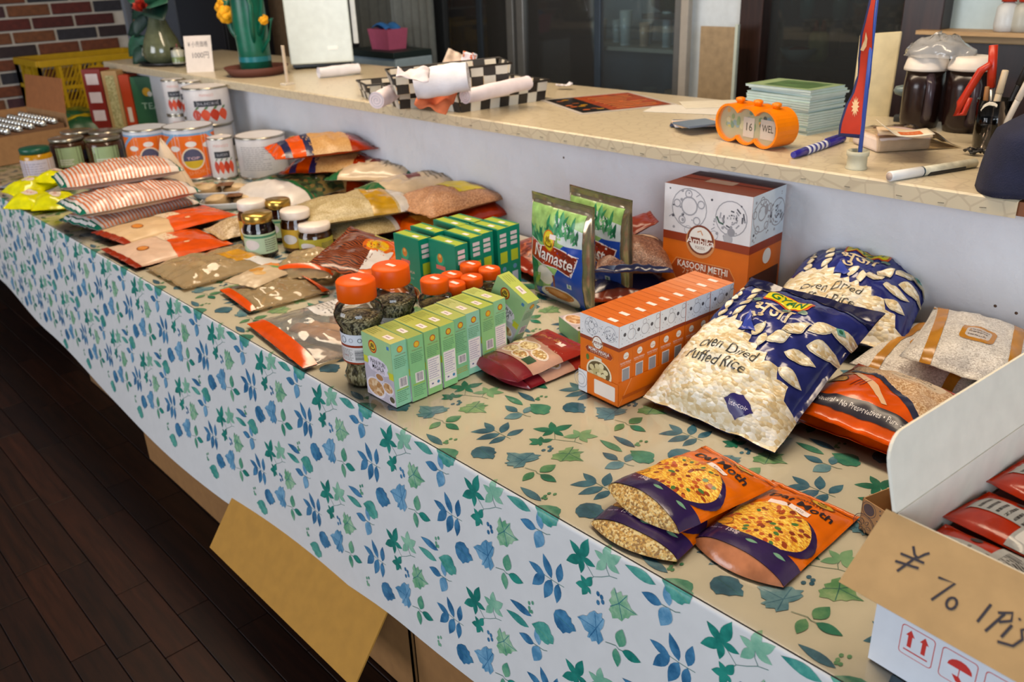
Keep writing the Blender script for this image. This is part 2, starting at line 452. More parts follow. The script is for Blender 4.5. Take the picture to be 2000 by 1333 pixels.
def cover(u, v):
    x = -4.74 + (4.74 - 0.475) * u
    prof = [(1.503, -.028), (1.503, 0), (1.2, 0), (CF + .004, 0), (CF, -.003), (CF, -.030)]
    k = v * 5; i = min(int(k), 4); f = k - i; a, b = prof[i], prof[i + 1]
    return Vector((x, a[0] + (b[0] - a[0]) * f, CZ + a[1] + (b[1] - a[1]) * f))
MB().grid(cover, 40, 25, mosaic('mosaic_vinyl'), smooth=False).build('vinyl_cover', ct, solid=0.001)
rnd = random.Random(8)
for i in range(22):
    x = -0.52 - i * 0.085 + rnd.uniform(-.015, .015)
    MB().box((-.0055, -.0005, -.0005), (.0055, .0003, .0005), mat('#6d675c', .35, .8), Matrix.Translation((x, CF - .0011, CZ - .022 + rnd.uniform(-.002, .002))) @ Matrix.Rotation(rnd.uniform(-.12, .12), 4, 'Y')).build('staple', ct)
# brick wall at the far left with its bricks
bw = MB().box((-6.0, -1.2, 0), (-5.85, 1.42, 2.75), mat('#b9b3a9', 0.9, bmp=(60, .3))).build('wall_left'); bw['kind'] = 'structure'
M_BR = [mat(c, 0.75, vary=0.18, bmp=(70, .4)) for c in ('#54201a', '#2c2022', '#64351f', '#41252a', '#28272e', '#6a4026', '#471b18')]
bp_ = {}
rnd = random.Random(21)
for r_ in range(34):
    z = 0.42 + r_ * 0.072; off = (r_ % 2) * 0.12
    for c_ in range(9):
        y0 = -0.55 + c_ * 0.24 - off
        L = 0.225 if y0 + .225 < 1.415 else 1.415 - y0
        if L < .05: continue
        k = (rnd.randrange(7), round(L, 3))
        if k not in bp_: o = MB().box((0, 0, 0), (.012, L, .060), M_BR[k[0]]).build('brick', bw, bevel=.003, seg=1); bp_[k] = o
        else: o = bp_[k].copy(); COL.objects.link(o); o.parent = bw
        o.location = (-5.85 + rnd.uniform(-.002, .003), y0, z)
# ================================================================== table and its cloth
tb = thing('long_table', 'long trestle table hidden under the leaf print cloth', 'table')
MB().box((-5.75, 0.012, TZ - .03), (0.75, 0.90, TZ - .0015), mat('#6d5138', .6)).build('tabletop', tb)
for x in (-5.6, -3.7, -1.95, -.1, .65):
    for y in (.56, .82):
        MB().box((x - .02, y - .02, 0), (x + .02, y + .02, TZ - .03), mat('#2b2522', .5)).build('leg', tb)
def spl(pts, x):
    if x <= pts[0][0]: return pts[0][1]
    for (a, va), (b, vb) in zip(pts, pts[1:]):
        if x <= b:
            t = (x - a) / (b - a); t = t * t * (3 - 2 * t); return va + (vb - va) * t
    return pts[-1][1]
HEM = [(-5.8, .33), (-3.8, .318), (-3.2, .27), (-2.6, .226), (-1.85, .212), (-1.45, .243), (-1.09, .277), (-.7, .29), (.7, .29)]
RC = 0.008
def cloth(x, v, d=0.0):
    """v>0: on the table top (distance from the front edge); v<0: hanging in front"""
    if v >= RC: return Vector((x, v, TZ + d))
    q = -RC * (PI / 2 - 1)
    arc = RC * PI / 2
    if v > RC - arc:
        a = (RC - v) / RC
        return Vector((x, RC - (RC + d) * math.sin(a), TZ - RC + (RC + d) * math.cos(a)))
    h = (RC - arc) - v
    f = 0.030 * (h / .45) + .010 * math.sin(x * 2.3 + .6) * (h / .45) + .006 * math.sin(x * 5.1) * (h / .45) ** 2
    return Vector((x, -d - f, TZ - RC - h))
def hem_v(x): return (RC - RC * PI / 2) - (TZ - RC - spl(HEM, x))
M_CLOTH = mat('#d4d2d0', 0.42, bmp=(90, .05), vary=.015)
cl = thing('tablecloth', 'white tablecloth printed with blue and green leaves over the long table', 'tablecloth')
mb = MB()
def cl_top(u, v): return cloth(-5.75 + 6.5 * u, RC + (0.90 - RC) * v)
def cl_front(u, v):
    x = -5.75 + 6.5 * u; h = hem_v(x)
    if v < .25: return cloth(x, RC - RC * PI / 2 * (v / .25))
    k = (v - .25) / .75; v0 = RC - RC * PI / 2
    return cloth(x, v0 + (h - v0) * k)
mb.grid(cl_top, 20, 6, M_CLOTH, smooth=False); mb.grid(cl_front, 130, 24, M_CLOTH, flip=True)
mb.build('cloth', cl)
def water(c1, c2, c3=None):
    m, nt, b = new_mat('leaf_print_' + c1.strip('#')); b.inputs['Roughness'].default_value = 0.42
    tc = nt.nodes.new('ShaderNodeTexCoord'); n = nt.nodes.new('ShaderNodeTexNoise'); n.inputs['Scale'].default_value = 38; n.inputs['Detail'].default_value = 5
    n.inputs['Roughness'].default_value = .65
    nt.links.new(tc.outputs['Object'], n.inputs['Vector']); r = nt.nodes.new('ShaderNodeValToRGB')
    r.color_ramp.elements[0].color = lin(c1); r.color_ramp.elements[1].color = lin(c2)
    r.color_ramp.elements[0].position = .38; r.color_ramp.elements[1].position = .64
    nt.links.new(n.outputs[0], r.inputs[0]); nt.links.new(r.outputs[0], b.inputs['Base Color'])
    return m
W_BLUE = water('#255a80', '#4c84a8'); W_BLUE2 = water('#4c82a4', '#80aac4'); W_DKG = water('#16695f', '#2c8a7b'); W_LTG = water('#6fa58c', '#92bda2')
W_MG = water('#39846c', '#76a987'); W_OL = water('#5f9a74', '#a2c0a0'); W_TEAL = water('#2f7f78', '#5fa596'); W_STEM = mat('#6e8a84', .5); W_VEIN = water('#255f6c', '#3f7f83')
def L2(cx, cy):
    p = ony(900 + cx / 4, 1000 + cy / 4, -0.012); return (p.x, p.z - TZ)
tile = Art()
def lf(m_, base, tip, w=.42, notch=0, n=6):
    b, t = L2(*base), L2(*tip); L = math.hypot(b[0] - t[0], b[1] - t[1]); tile.leaf(m_, b, t, w * L, n, notch)
def st(*pts, w=.0011): tile.stroke(W_STEM, [L2(*p) for p in pts], w)
st((560, 470), (625, 495), (705, 550), (780, 595))
for t, b in (((503, 388), (628, 500)), ((538, 567), (628, 492)), ((608, 332), (682, 525)), ((748, 412), (735, 556)), ((635, 673), (683, 535)), ((730, 715), (736, 568))): lf(W_BLUE, b, t, .42)
st((915, 380), (960, 450), (1000, 518), (1060, 521), (1120, 515), (1182, 536)); st((1093, 405), (1098, 460), (1122, 515)); st((955, 585), (975, 545), (1000, 518))
for t in ((808, 230), (945, 228), (788, 388), (905, 488), (1012, 444)): lf(W_DKG, (907, 372), t, .45)
for t in ((1000, 312), (1095, 266), (1018, 462), (1200, 375), (1198, 500)): lf(W_LTG, (1093, 405), t, .5)
for t in ((903, 500), (988, 518), (868, 562), (922, 652), (987, 652)): lf(W_DKG, (955, 588), t, .55)
for c in ((1042, 648), (1070, 675), (1045, 715), (1080, 712)):
    x, y = L2(*c); tile.ell(W_BLUE, x, y, .0032, .0042, 7)
tile.poly(W_OL, [L2(*p) for p in ((1165, 600), (1183, 648), (1218, 632), (1228, 668), (1268, 662), (1264, 705), (1285, 738), (1300, 770), (1352, 817), (1298, 818), (1280, 842), (1255, 835), (1232, 862), (1200, 838), (1160, 838), (1150, 800), (1130, 770), (1148, 735), (1128, 700), (1148, 672), (1138, 640))])
for t in ((1168, 612), (1340, 812), (1235, 850), (1262, 672), (1140, 745)): tile.stroke(W_VEIN, [L2(1205, 725), L2(*t)], .0012)
st((1530, 738), (1590, 772), (1640, 800), (1677, 805))
lf(W_BLUE, (1532, 740), (1374, 640), .5); lf(W_BLUE2, (1590, 752), (1552, 594), .5); lf(W_BLUE2, (1590, 766), (1530, 900), .62)
lf(W_TEAL, (1480, 588), (1238, 428), .30); lf(W_BLUE, (1512, 482), (1278, 328), .30)
for c in ((522, 708), (548, 708), (525, 745), (545, 775), (530, 770)):
    x, y = L2(*c); tile.ell(W_MG, x, y, .0026, .0036, 7)
tile.poly(W_TEAL, [L2(*p) for p in ((550, 866), (600, 850), (640, 856), (672, 880), (690, 915), (700, 950), (715, 965), (722, 990), (718, 1025), (690, 1018), (680, 1028), (655, 1015), (640, 1000), (620, 985), (610, 955), (585, 930), (578, 905))])
tile.stroke(W_MG, [L2(556, 870), L2(640, 940), L2(712, 1020)], .0012)
tile.poly(W_BLUE, [L2(*p) for p in ((712, 795), (725, 765), (760, 760), (800, 775), (825, 815), (845, 830), (850, 865), (870, 885), (888, 932), (858, 930), (840, 945), (810, 935), (790, 945), (765, 915), (745, 895), (722, 850))])
tile.stroke(W_VEIN, [L2(720, 790), L2(800, 860), L2(880, 930)], .001)
tile.poly(W_BLUE2, [L2(*p) for p in ((893, 820), (935, 806), (965, 815), (985, 790), (1020, 775), (1045, 800), (1080, 795), (1078, 830), (1100, 850), (1095, 890), (1085, 915), (1070, 930), (1085, 965), (1098, 1000), (1062, 1035), (1045, 1005), (1010, 1010), (1000, 985), (975, 975), (985, 940), (955, 920), (935, 880), (920, 850))])
for t in ((905, 822), (1090, 840), (1062, 1020), (1025, 790), (990, 975)): tile.stroke(W_BLUE, [L2(1040, 910), L2(*t)], .0014)
st((1115, 1015), (1195, 1045), (1220, 1075), (1248, 1088))
lf(W_MG, (1222, 1055), (1240, 922), .6); lf(W_MG, (1195, 1065), (1215, 1208), .5); lf(W_DKG, (1245, 1088), (1392, 1178), .5)
pr = MB(); TA, TB = 0.2280, 0.2085
full = Art()
for i in range(-22, 6):
    for j in range(-1, 7):
        for ti, (m_, P, F) in enumerate(tile.L):
            Q = [(x + i * TA + .001 * j, y + j * TB) for x, y in P]
            cx = sum(q[0] for q in Q) / len(Q); lo = min(q[1] for q in Q); hi = max(q[1] for q in Q)
            if cx < -5.6 or cx > .5 or hi > .895 or lo < hem_v(cx) + .002: continue
            dd = .0004 + .000012 * ti; k = [cloth(x, y, dd) for x, y in Q]
            if lo < .02 and hi > -.03:
                a = Art(); a.L = [(m_, Q, F)]; a.put(pr, lambda x, y, d: cloth(x, y, d), cell=(None, .006), off=dd)
            else: pr.add(k, [f for f in F if len(set(f)) > 2], m_)
o = pr.build('leaf_print', cl); o['kind'] = 'stuff'
# clear vinyl sheet on the table top
vn = thing('vinyl_sheet', 'clear glossy vinyl sheet protecting the table top', 'sheet', (0, 0, TZ + .0015))
def vs_top(u, v):
    x = -5.75 + 6.5 * u; y = .003 + .89 * v
    return Vector((x, y, .0011 + .0010 * noise.noise((x * 3.1, y * 7, 0))))
MB().grid(vs_top, 160, 24, clear('vinyl', '#f6f4ea', .10, 1.25, .35, 5, .004)).build('film', vn)
MB().box((-5.75, .0015, -.0006), (.75, .0027, .0008), mat('#33302a', .3)).build('cut_edge', vn)
ORD = ('first', 'second', 'third', 'fourth', 'fifth', 'sixth', 'seventh', 'eighth', 'ninth', 'tenth', 'eleventh', 'twelfth', 'thirteenth', 'fourteenth', 'fifteenth', 'sixteenth', 'seventeenth')
# ================================================================== kitchen behind the counter
WHITE = mat('#e6e9e6', 0.4); IVORY = mat('#e8dfc8', .5); BLACK = mat('#121214', .4); DARK = mat('#1c1f22', .6)
def X_at(px, py, Y): return ony(px, py, Y).x
# far left: pale window jamb, black panel, beige panel, grey curtains
YB = 2.35
def panel(name, label, cat, px0, px1, Y, mt, z0=0.0, z1=2.4, th=.03, kind=None):
    x0, x1 = X_at(px0, 70, Y), X_at(px1, 70, Y)
    o = MB().box((x0, Y, z0), (x1, Y + th, z1), mt).build(name, bevel=.004)
    return tag(o, None if kind else label, None if kind else cat, kind=kind)
w1 = panel('window_1', '', '', 196, 262, 2.6, mat('#c9cbd0', .5), 0, 2.3, kind='structure')
x0 = X_at(203, 60, 2.6); x1 = X_at(258, 60, 2.6)
MB().box((x0 + .05, 2.585, .55), (x1 - .02, 2.6, 2.2), mat('#e4e6ea', .2)).build('pane', w1)
MB().box((x0 - .02, 2.57, .45), (x0 + .03, 2.6, 2.3), mat('#9aa0ab', .4)).build('frame', w1)
panel('white_curtain', 'white curtain hanging behind the flower vase', 'curtain', 262, 352, 2.65, mat('#b9bcc4', .8))
def curtain(name, label, px0, px1, Y, col, folds, z0=.3, z1=2.4, lean=0.0):
    x0, x1 = X_at(px0, 70, Y), X_at(px1, 70, Y)
    def f(u, v): return Vector((x0 + (x1 - x0) * u + lean * (1 - v), Y + .018 * math.sin(u * folds * 2 * PI) + .006 * math.sin(u * folds * 5.1), z0 + (z1 - z0) * v))
    return tag(MB().grid(f, folds * 10, 6, mat(col, .9, vary=.06)).build(name, solid=.003), label, 'curtain')
bp = thing('black_cabinet', 'tall black cabinet behind the price card', 'cabinet', (0, 0, 0))
x0, x1 = X_at(352, 60, 1.75), X_at(442, 60, 1.75)
MB().box((x0, 1.75, 0), (x1, 2.05, 1.75), mat('#0d0d10', .5)).build('body', bp, bevel=.004)
MB().box((x0 + .02, 1.742, .1), (x1 - .02, 1.75, 1.7), mat('#15151a', .35)).build('door', bp, bevel=.002)
panel('beige_partition', 'beige wooden partition behind the green craft plant', 'partition', 436, 575, 2.2, mat('#a88f74', .7, vary=.08))
curtain('grey_curtain', 'dark grey curtain beside the open white fridge', 700, 772, 2.25, '#4a4c48', 4)
curtain('grey_curtain', 'mid grey pleated curtain left of the glass cabinets', 768, 850, 2.05, '#5f6463', 5, .3)
panel('dark_post', 'dark narrow post between grey curtain and glass cabinet', 'post', 846, 868, 2.2, mat('#26292b', .6))
# shelf with pink basket
sh = thing('side_cabinet', 'pale blue side cabinet holding the pink basket', 'cabinet', (0, 0, 0))
x0, x1 = X_at(700, 110, 1.80), X_at(772, 110, 1.80)
MB().box((x0 - .1, 1.80, 0), (x1, 2.02, 1.0), mat('#9fb3bd', .5)).build('body', sh, bevel=.005)
MB().box((x0 - .1, 1.79, 1.0), (x1, 2.02, 1.03), mat('#1d2b2a', .5)).build('top_board', sh, bevel=.003)
bk = thing('pink_basket', 'pink plastic basket with a blue cloth on the side cabinet', 'basket', ((x0 + x1) / 2 - .03, 1.90, 1.031))
mb = MB(); P = [(-.085, -.06), (.085, -.06), (.085, .06), (-.085, .06)]
mb.add([Vector((p[0] * .85, p[1] * .85, 0)) for p in P] + [Vector((p[0], p[1], .095)) for p in P] + [Vector((p[0] * .92, p[1] * .9, .095)) for p in P] + [Vector((p[0] * .8, p[1] * .8, .006)) for p in P],
       [(3, 2, 1, 0)] + [(i, (i + 1) % 4, 4 + (i + 1) % 4, 4 + i) for i in range(4)] + [(4 + i, 4 + (i + 1) % 4, 8 + (i + 1) % 4, 8 + i) for i in range(4)] + [(8 + i, 8 + (i + 1) % 4, 12 + (i + 1) % 4, 12 + i) for i in range(4)] + [(12, 13, 14, 15)], mat('#c0617f', .45))
mb.build('tub', bk)
MB().grid(lambda u, v: Vector((-.07 + .12 * u, -.045 + .09 * v, .085 + .03 * math.sin(u * 2.5 + .4) + .008 * math.sin(v * 7))), 8, 8, mat('#2f6fb4', .8)).build('cloth', bk, solid=.004)
# white fridge on the counter, its door ajar
fa, fb = K(570, 137), K(690, 130)
ang = math.atan2(fb.y - fa.y, fb.x - fa.x)
fw = (fb - fa).length
fr = thing('mini_fridge', 'white mini fridge standing on the countertop with its door slightly open', 'fridge', fa, ang)
MB().box((0, .02, .022), (fw, .30, .62), mat('#d3dde0', .35)).build('body', fr, bevel=.008)
d = MB().box((0, -.022, .022), (fw + .005, .012, .62), mat('#dbe6e6', .3)).build('door', fr, bevel=.006)
MB().box((fw * .62, -.0235, .075), (fw * .78, -.022, .09), mat('#f4f6f4', .3)).build('badge', d)
MB().box((fw + .012, .03, .09), (fw + .035, .05, .62), mat('#e8ecec', .3)).build('open_shelf_door', fr, bevel=.004)
for x, y in ((.03, .03), (fw - .03, .03), (.03, .27), (fw - .03, .27)):
    MB().lathe([(.016, 0), (.016, .022)], BLACK, 10, Matrix.Translation((x, y, 0))).build('foot', fr)
MB().box((.006, .01, .008), (fw - .006, .28, .022), BLACK).build('plinth', fr)
def roll(name, label, a, b, r, mt, group=None, spiral=True, cat='towel', sag=.0):
    a, b = Vector(a), Vector(b); L = (b - a).length
    ln = 'towel roll'
    q = (b - a).to_track_quat('Z', 'Y')
    t = thing(name, label, cat, a, group=group); t.rotation_euler = q.to_euler()
    prof = []
    mb = MB()
    def f(u, v):
        th = v * 2 * PI; rr = r * (1 + .05 * math.sin(3 * th + u * 4) + .03 * math.sin(u * 17 + th)) * (.93 + .07 * math.sin(PI * u))
        return Vector((rr * math.cos(th), rr * math.sin(th) * .92, L * u))
    mb.grid(f, 14, 20, mt, flip=True); mb.build('cloth', t)
    for z in (.0005, L - .0005):
        m2 = MB(); pts = []
        for i in range(50):
            k = i / 49; th = k * 5.5 * PI; pts.append(Vector((r * .92 * (1 - k * .92) * math.cos(th), r * .88 * (1 - k * .92) * math.sin(th), z)))
        m2.lathe([(.0001, z), (r * .93, z)], mt, 20, caps=False); m2.tube(pts, .0012, mat('#b9b7bc', .9), 4)
        m2.build('end', t)
    return t
M_TOWEL = mat('#e4e2e8', .95, bmp=(300, .25), vary=.03)
a, b = K(622, 142, .022), K(700, 134, .022)
roll('towel_roll', 'white towel roll lying in front of the mini fridge', a, b, .022, M_TOWEL)
# glass display cabinets
YC = 2.40
def gx(px): return X_at(px, 100, YC)
M_FRAME = mat('#8a8a88', .35, .6); M_FRAMED = mat('#3b4550', .4, .3); M_GLASS = clear('cabinet_glass', '#dfe8ea', .02, 1.0, 0, 1, haze=.045)  # window reflection put into the cabinet glass as a grey diffuse haze
def cabinet(label, p0, p1, mids, shelf_px, zshelf):
    c = thing('glass_cabinet', label, 'cabinet', (0, 0, 0)); x0, x1 = gx(p0), gx(p1)
    MB().box((x0, YC + .36, .2), (x1, YC + .38, 2.3), mat('#7d8a94', .6)).build('back_panel', c)
    MB().box((x0, YC + .0, .14), (x1, YC + .38, .2), DARK).build('base', c)
    MB().box((x0, YC + .0, 2.3), (x1, YC + .38, 2.36), M_FRAME).build('top_panel', c)
    for x, w_, mt in ((x0 - .03, .05, M_FRAME), (x1 - .02, .05, M_FRAME)):
        MB().box((x, YC - .015, .14), (x + w_, YC + .38, 2.36), mt).build('side_post', c, bevel=.004)
    for q in mids:
        MB().box((gx(q) - .018, YC - .008, .2), (gx(q) + .018, YC + .02, 2.3), M_FRAMED).build('door_stile', c, bevel=.003)
    for q0, q1 in zip([p0] + mids, mids + [p1]):
        dd = MB().box((gx(q0) + .015, YC, .2), (gx(q1) - .015, YC + .005, 2.3), M_GLASS).build('glass_door', c)
    for z in zshelf:
        MB().box((x0 + .01, YC + .04, z - .018), (x1 - .01, YC + .35, z), mat('#b9b6a8', .5)).build('shelf', c, bevel=.002)
    return c
zs = ony(1180, 90, YC + .04).z
cabinet('grey framed glass cabinet behind the checkered baskets', 872, 1000, [940], None, [zs - .01, zs + .42, .6])
cabinet('wide glass cabinet filled with drinking glasses', 1022, 1326, [1168], None, [zs, zs + .45, .62])
def glass_bottle(x, y, z, r, h, mt, label, cat='glass', name='drinking_glass', grp='glassware in the glass cabinets', neck=False):
    t = thing(name, label, cat, (x, y, z), group=grp)
    if neck: MB().lathe([(r, 0), (r, h * .55), (r * .45, h * .72), (r * .4, h)], mt, 14).build('body', t); MB().lathe([(r * .45, h), (r * .45, h * 1.06)], mat('#7d2a24', .4), 10).build('cap', t)
    else: MB().lathe([(r * .8, 0), (r, h), (r * .92, h), (r * .74, .01), (.0001, .01)], mt, 14).build('bowl', t); MB().lathe([(r * .82, .0), (r * .82, .006)], mt, 14).build('foot', t)
rnd = random.Random(5)
GL = [mat(c, .08, 0, .9) for c in ('#b9c8cc', '#d0dde0', '#8f9ca0', '#c9b09a', '#9fadb2')]
for i, px in enumerate((1062, 1078, 1096, 1112, 1128, 1144, 1188, 1204, 1224, 1250, 1268, 1290)):
    glass_bottle(gx(px) - .0, YC + .12 + .1 * (i % 2), zs, .024 + .006 * (i % 3 == 0), .10 + .05 * (i % 4 == 2), GL[i % 5], ORD[i] + ' drinking glass from the left on the middle shelf of the wide cabinet')
for i, px in enumerate((1075, 1110, 1215, 1260)):
    glass_bottle(gx(px), YC + .2, .62, .035, .22, GL[i % 5], ORD[i] + ' tall glass from the left on the lowest shelf of the wide cabinet')
for i, px in enumerate((898, 915, 960, 985)):
    glass_bottle(gx(px), YC + .15, zs - .01, .03, .2, [mat('#3a1713', .2), mat('#5c2b16', .2), mat('#7a3320', .2), mat('#2a2422', .2)][i], ORD[i] + ' dark bottle from the left in the narrow glass cabinet', 'bottle', 'bottle', 'bottles in the narrow cabinet', True)
sk = thing('black_pot', 'black round pot on the upper right of the wide glass cabinet', 'pot', (gx(1268), YC + .17, zs + .14))
MB().lathe([(.05, 0), (.10, .03), (.12, .10), (.10, .17), (.11, .18)], mat('#0e0e10', .25), 20).build('bowl', sk)
MB().tube([(-.11, 0, .14), (-.15, 0, .17), (-.11, 0, .18)], .008, BLACK).build('handle', sk)
st_ = MB().box((gx(1235), YC + .06, zs + .12), (gx(1305), YC + .33, zs + .14), mat('#2a2d30', .5)).build('pot_rack'); tag(st_, 'dark rack board under the black pot in the cabinet', 'rack')
for q in (1240, 1300):
    pass
# white wall panel, leaning boards, dark timber frame
o = panel('trim_1', '', '', 1327, 1342, 2.28, mat('#a39c92', .5), kind='structure')
o = panel('wall_kitchen', '', '', 1336, 1446, 2.34, mat('#cfd8de', .5), kind='structure')
bd = thing('acrylic_board', 'clear-edged beige board leaning on the white kitchen wall', 'board', (0, 0, 0))
a = ony(1362, 190, 2.2); b = ony(1428, 190, 2.2); zt = ony(1400, 52, 2.2).z
MB().box((a.x, 2.2, .58), (b.x, 2.208, zt), mat('#9d8768', .5, vary=.1)).build('sheet', bd)
MB().box((b.x, 2.197, .58), (b.x + .012, 2.211, zt + .01), mat('#c2cbbf', .2)).build('edge', bd)
MB().box((a.x - .02, 2.14, .0), (b.x + .03, 2.32, .58), mat('#3a3734', .6)).build('rest', bd)
o = panel('trim_2', '', '', 1442, 1486, 2.3, M_DKWOOD, th=.12, kind='structure')
o = panel('trim_3', '', '', 1756, 1835, 2.3, M_DKWOOD, th=.12, kind='structure')
x0, x1 = X_at(1482, 60, 2.33), X_at(1760, 60, 2.33)
w2 = MB().box((x0, 2.35, 2.1), (x1, 2.38, 2.3), M_DKWOOD).build('window_2'); w2['kind'] = 'structure'
MB().box((x0, 2.355, .3), (x1, 2.36, 2.1), clear('dark_glass', '#b4c2c2', .03, 1.0, 0, 1, haze=.035)).build('pane', w2)  # faint diffuse haze in the pane imitates reflected daylight
# room behind the dark glass: steel table, bowl, sauce bottles, shelf
ZT = ony(1620, 128, 3.0).z
stt = thing('steel_table', 'steel worktable seen through the dark glass', 'table', (0, 0, 0))
xa, xb = ony(1500, 130, 3.0).x, ony(1790, 130, 3.0).x
MB().box((xa, 2.9, ZT - .03), (xb, 3.3, ZT), mat('#4d5a5c', .35, .6)).build('tabletop', stt)
for x in (xa + .1, (xa + xb) / 2, xb - .1):
    MB().tube([(x, 2.95, 0), (x, 2.95, ZT - .03)], .015, mat('#7d8688', .3, .8)).build('leg', stt)
bo = thing('white_bowl', 'white bowl on the steel table behind the dark glass', 'bowl', (ony(1558, 118, 3.05).x, 3.05, ZT + .001))
MB().lathe([(.03, 0), (.05, .012), (.085, .06), (.08, .06), (.045, .018), (.0001, .014)], mat('#b9c6cc', .3), 20).build('shell', bo)
MB().ball((0, 0, .05), .05, mat('#8a2d24', .6), sq=(1, 1, .35)).build('food', bo)
for i, px in enumerate((1588, 1602)):
    s = thing('sauce_bottle', ('left' if i == 0 else 'right') + ' yellow sauce bottle with red cap behind the dark glass', 'bottle', (ony(px, 120, 3.1).x, 3.1, ZT + .001))
    MB().lathe([(.026, 0), (.03, .03), (.028, .11), (.012, .13)], mat('#b3a86a', .4), 14).build('body', s)
    MB().lathe([(.014, .13), (.014, .145), (.006, .175)], mat('#a8301c', .4), 10).build('cap', s)
shf = thing('tableware_shelf', 'dark wall shelf of tableware behind the dark glass', 'shelf', (0, 0, 0))
zz = ony(1620, 38, 3.3).z
MB().box((xa - .2, 3.1, zz - .03), (xb + .3, 3.5, zz), mat('#20282a', .5)).build('board', shf)
for x in (xa + .05, xb - .05): MB().box((x, 3.32, 0), (x + .04, 3.48, zz - .03), mat('#1b2022', .5)).build('upright', shf)
for i, px in enumerate((1520, 1545, 1575, 1640, 1675)):
    v = thing('teal_jar', ORD[i] + ' teal tinted jar from the left on the dark wall shelf', 'jar', (ony(px, 30, 3.3).x, 3.3, zz + .001), group='jars on the dark wall shelf')
    MB().lathe([(.03, 0), (.036, .06), (.033, .12), (.018, .15)], mat(('#5f8a86', '#3f5c5c', '#6fa7a2', '#8fa39a', '#4a6a66')[i], .2), 14).build('body', v)
    MB().lathe([(.02, .15), (.02, .165)], mat('#2b3333', .4), 12).build('lid', v)
# pale wood framed mirror on the dark panelling, right
o = MB().box((X_at(1820, 100, 2.42), 2.42, 0), (1.2, 2.5, 2.5), M_DKWOOD).build('wall_panelled'); o['kind'] = 'structure'
YM = 2.36
mr = thing('framed_mirror', 'pale wood framed serving mirror on the dark panelling', 'mirror', (0, 0, 0))
a = ony(1823, 83, YM); xin = ony(1850, 50, YM); zi = ony(1900, 57, YM).z; zo = ony(1900, 83, YM).z
MB().box((a.x, YM - .02, zo), (a.x + 1.2, YM + .03, zi), M_LTWOOD).build('frame_bottom', mr, bevel=.003)
MB().box((a.x, YM - .02, zi), (xin.x, YM + .03, zi + .7), M_LTWOOD).build('frame_side', mr, bevel=.003)
MB().box((a.x, YM - .02, zi + .7), (a.x + 1.2, YM + .03, zi + .76), M_LTWOOD).build('frame_top', mr, bevel=.003)
MB().box((a.x + 1.14, YM - .02, zi), (a.x + 1.2, YM + .03, zi + .7), M_LTWOOD).build('frame_side', mr, bevel=.003)
MB().box((xin.x, YM + .01, zi), (a.x + 1.14, YM + .016, zi + .7), mat('#a9b7b6', .35, .2)).build('mirror_glass', mr)
# bottles standing on the mirror's ledge
for i, (px, c) in enumerate(((1962, '#cfd2d2'), (1996, '#b6b6ac'))):
    p = ony(px, 55, YM - .05)
    s = thing('squeeze_bottle', ('pale squeeze bottle with a red nozzle on the mirror ledge', 'squeeze bottle with red nozzle cut off by the right frame edge')[i], 'bottle', (p.x, YM - .05, zi + .001))
    MB().lathe([(.03, 0), (.033, .02), (.03, .07), (.014, .085)], mat(c, .35), 16).build('body', s)
    MB().lathe([(.022, .085), (.02, .098), (.009, .104), (.006, .125)], mat('#b3371f', .4), 12).build('nozzle', s)
MB().box((a.x - .02, YM - .10, zi - .012), (a.x + 1.2, YM - .015, zi), M_LTWOOD).build('ledge', mr)
# ================================================================== things standing on the countertop
# flower arrangement on a black tray
tc_ = K(322, 127)
tr = thing('black_tray', 'black oval tray under the flower vase', 'tray', tc_, .3)
MB().lathe([(.0001, .002), (.11, .002), (.135, .016), (.14, .016), (.115, 0), (.0001, 0)], BLACK, 28, Matrix.Diagonal((1, .7, 1, 1))).build('dish', tr)
VZ_S = .86
vz = thing('flower_vase', 'olive glass vase with a red flower and dark leaves', 'vase', tc_ + Vector((-.02, .01, .003)))
MB().lathe([(.055, 0), (.085, .03), (.09, .07), (.075, .13), (.05, .19), (.032, .25), (.03, .275), (.025, .275), (.03, .2)], mat('#5b6048', .12, 0, .8, vary=.1), 24).build('glass_body', vz)
M_LEAF = [mat(c, .5, vary=.2) for c in ('#16372a', '#1f4a35', '#0f2d24', '#2c5a44')]
def leaf3(mb, base, tip, w, mt, droop=.1):
    base, tip = Vector(base), Vector(tip); d = tip - base; L = d.length; s_ = d.cross(Vector((.85, -.35, .35))).normalized(); n_ = s_.cross(d).normalized()
    vs = []; fs = []
    for i in range(7):
        u = i / 6; h = w * math.sin(PI * max(.02, u) ** .8) * .5 if i < 6 else .0005; c = base + d * u - Vector((0, 0, droop * L * u * u))
        vs += [c + s_ * h + n_ * (h * .3), c, c - s_ * h + n_ * (h * .3)]
    for i in range(6):
        k = 3 * i; fs += [(k, k + 1, k + 4, k + 3), (k + 1, k + 2, k + 5, k + 4)]
    mb.add(vs, fs, mt, True)
for i, (pts, r) in enumerate((([(0, 0, .2), (-.02, -.03, .3), (-.01, -.05, .38)], .004), ([(0, 0, .15), (-.09, -.02, .2), (-.15, -.05, .27)], .004), ([(0, 0, .2), (.07, .02, .3), (.12, .03, .36)], .004))):
    MB().tube(pts, r, M_LEAF[2]).build('stem', vz)
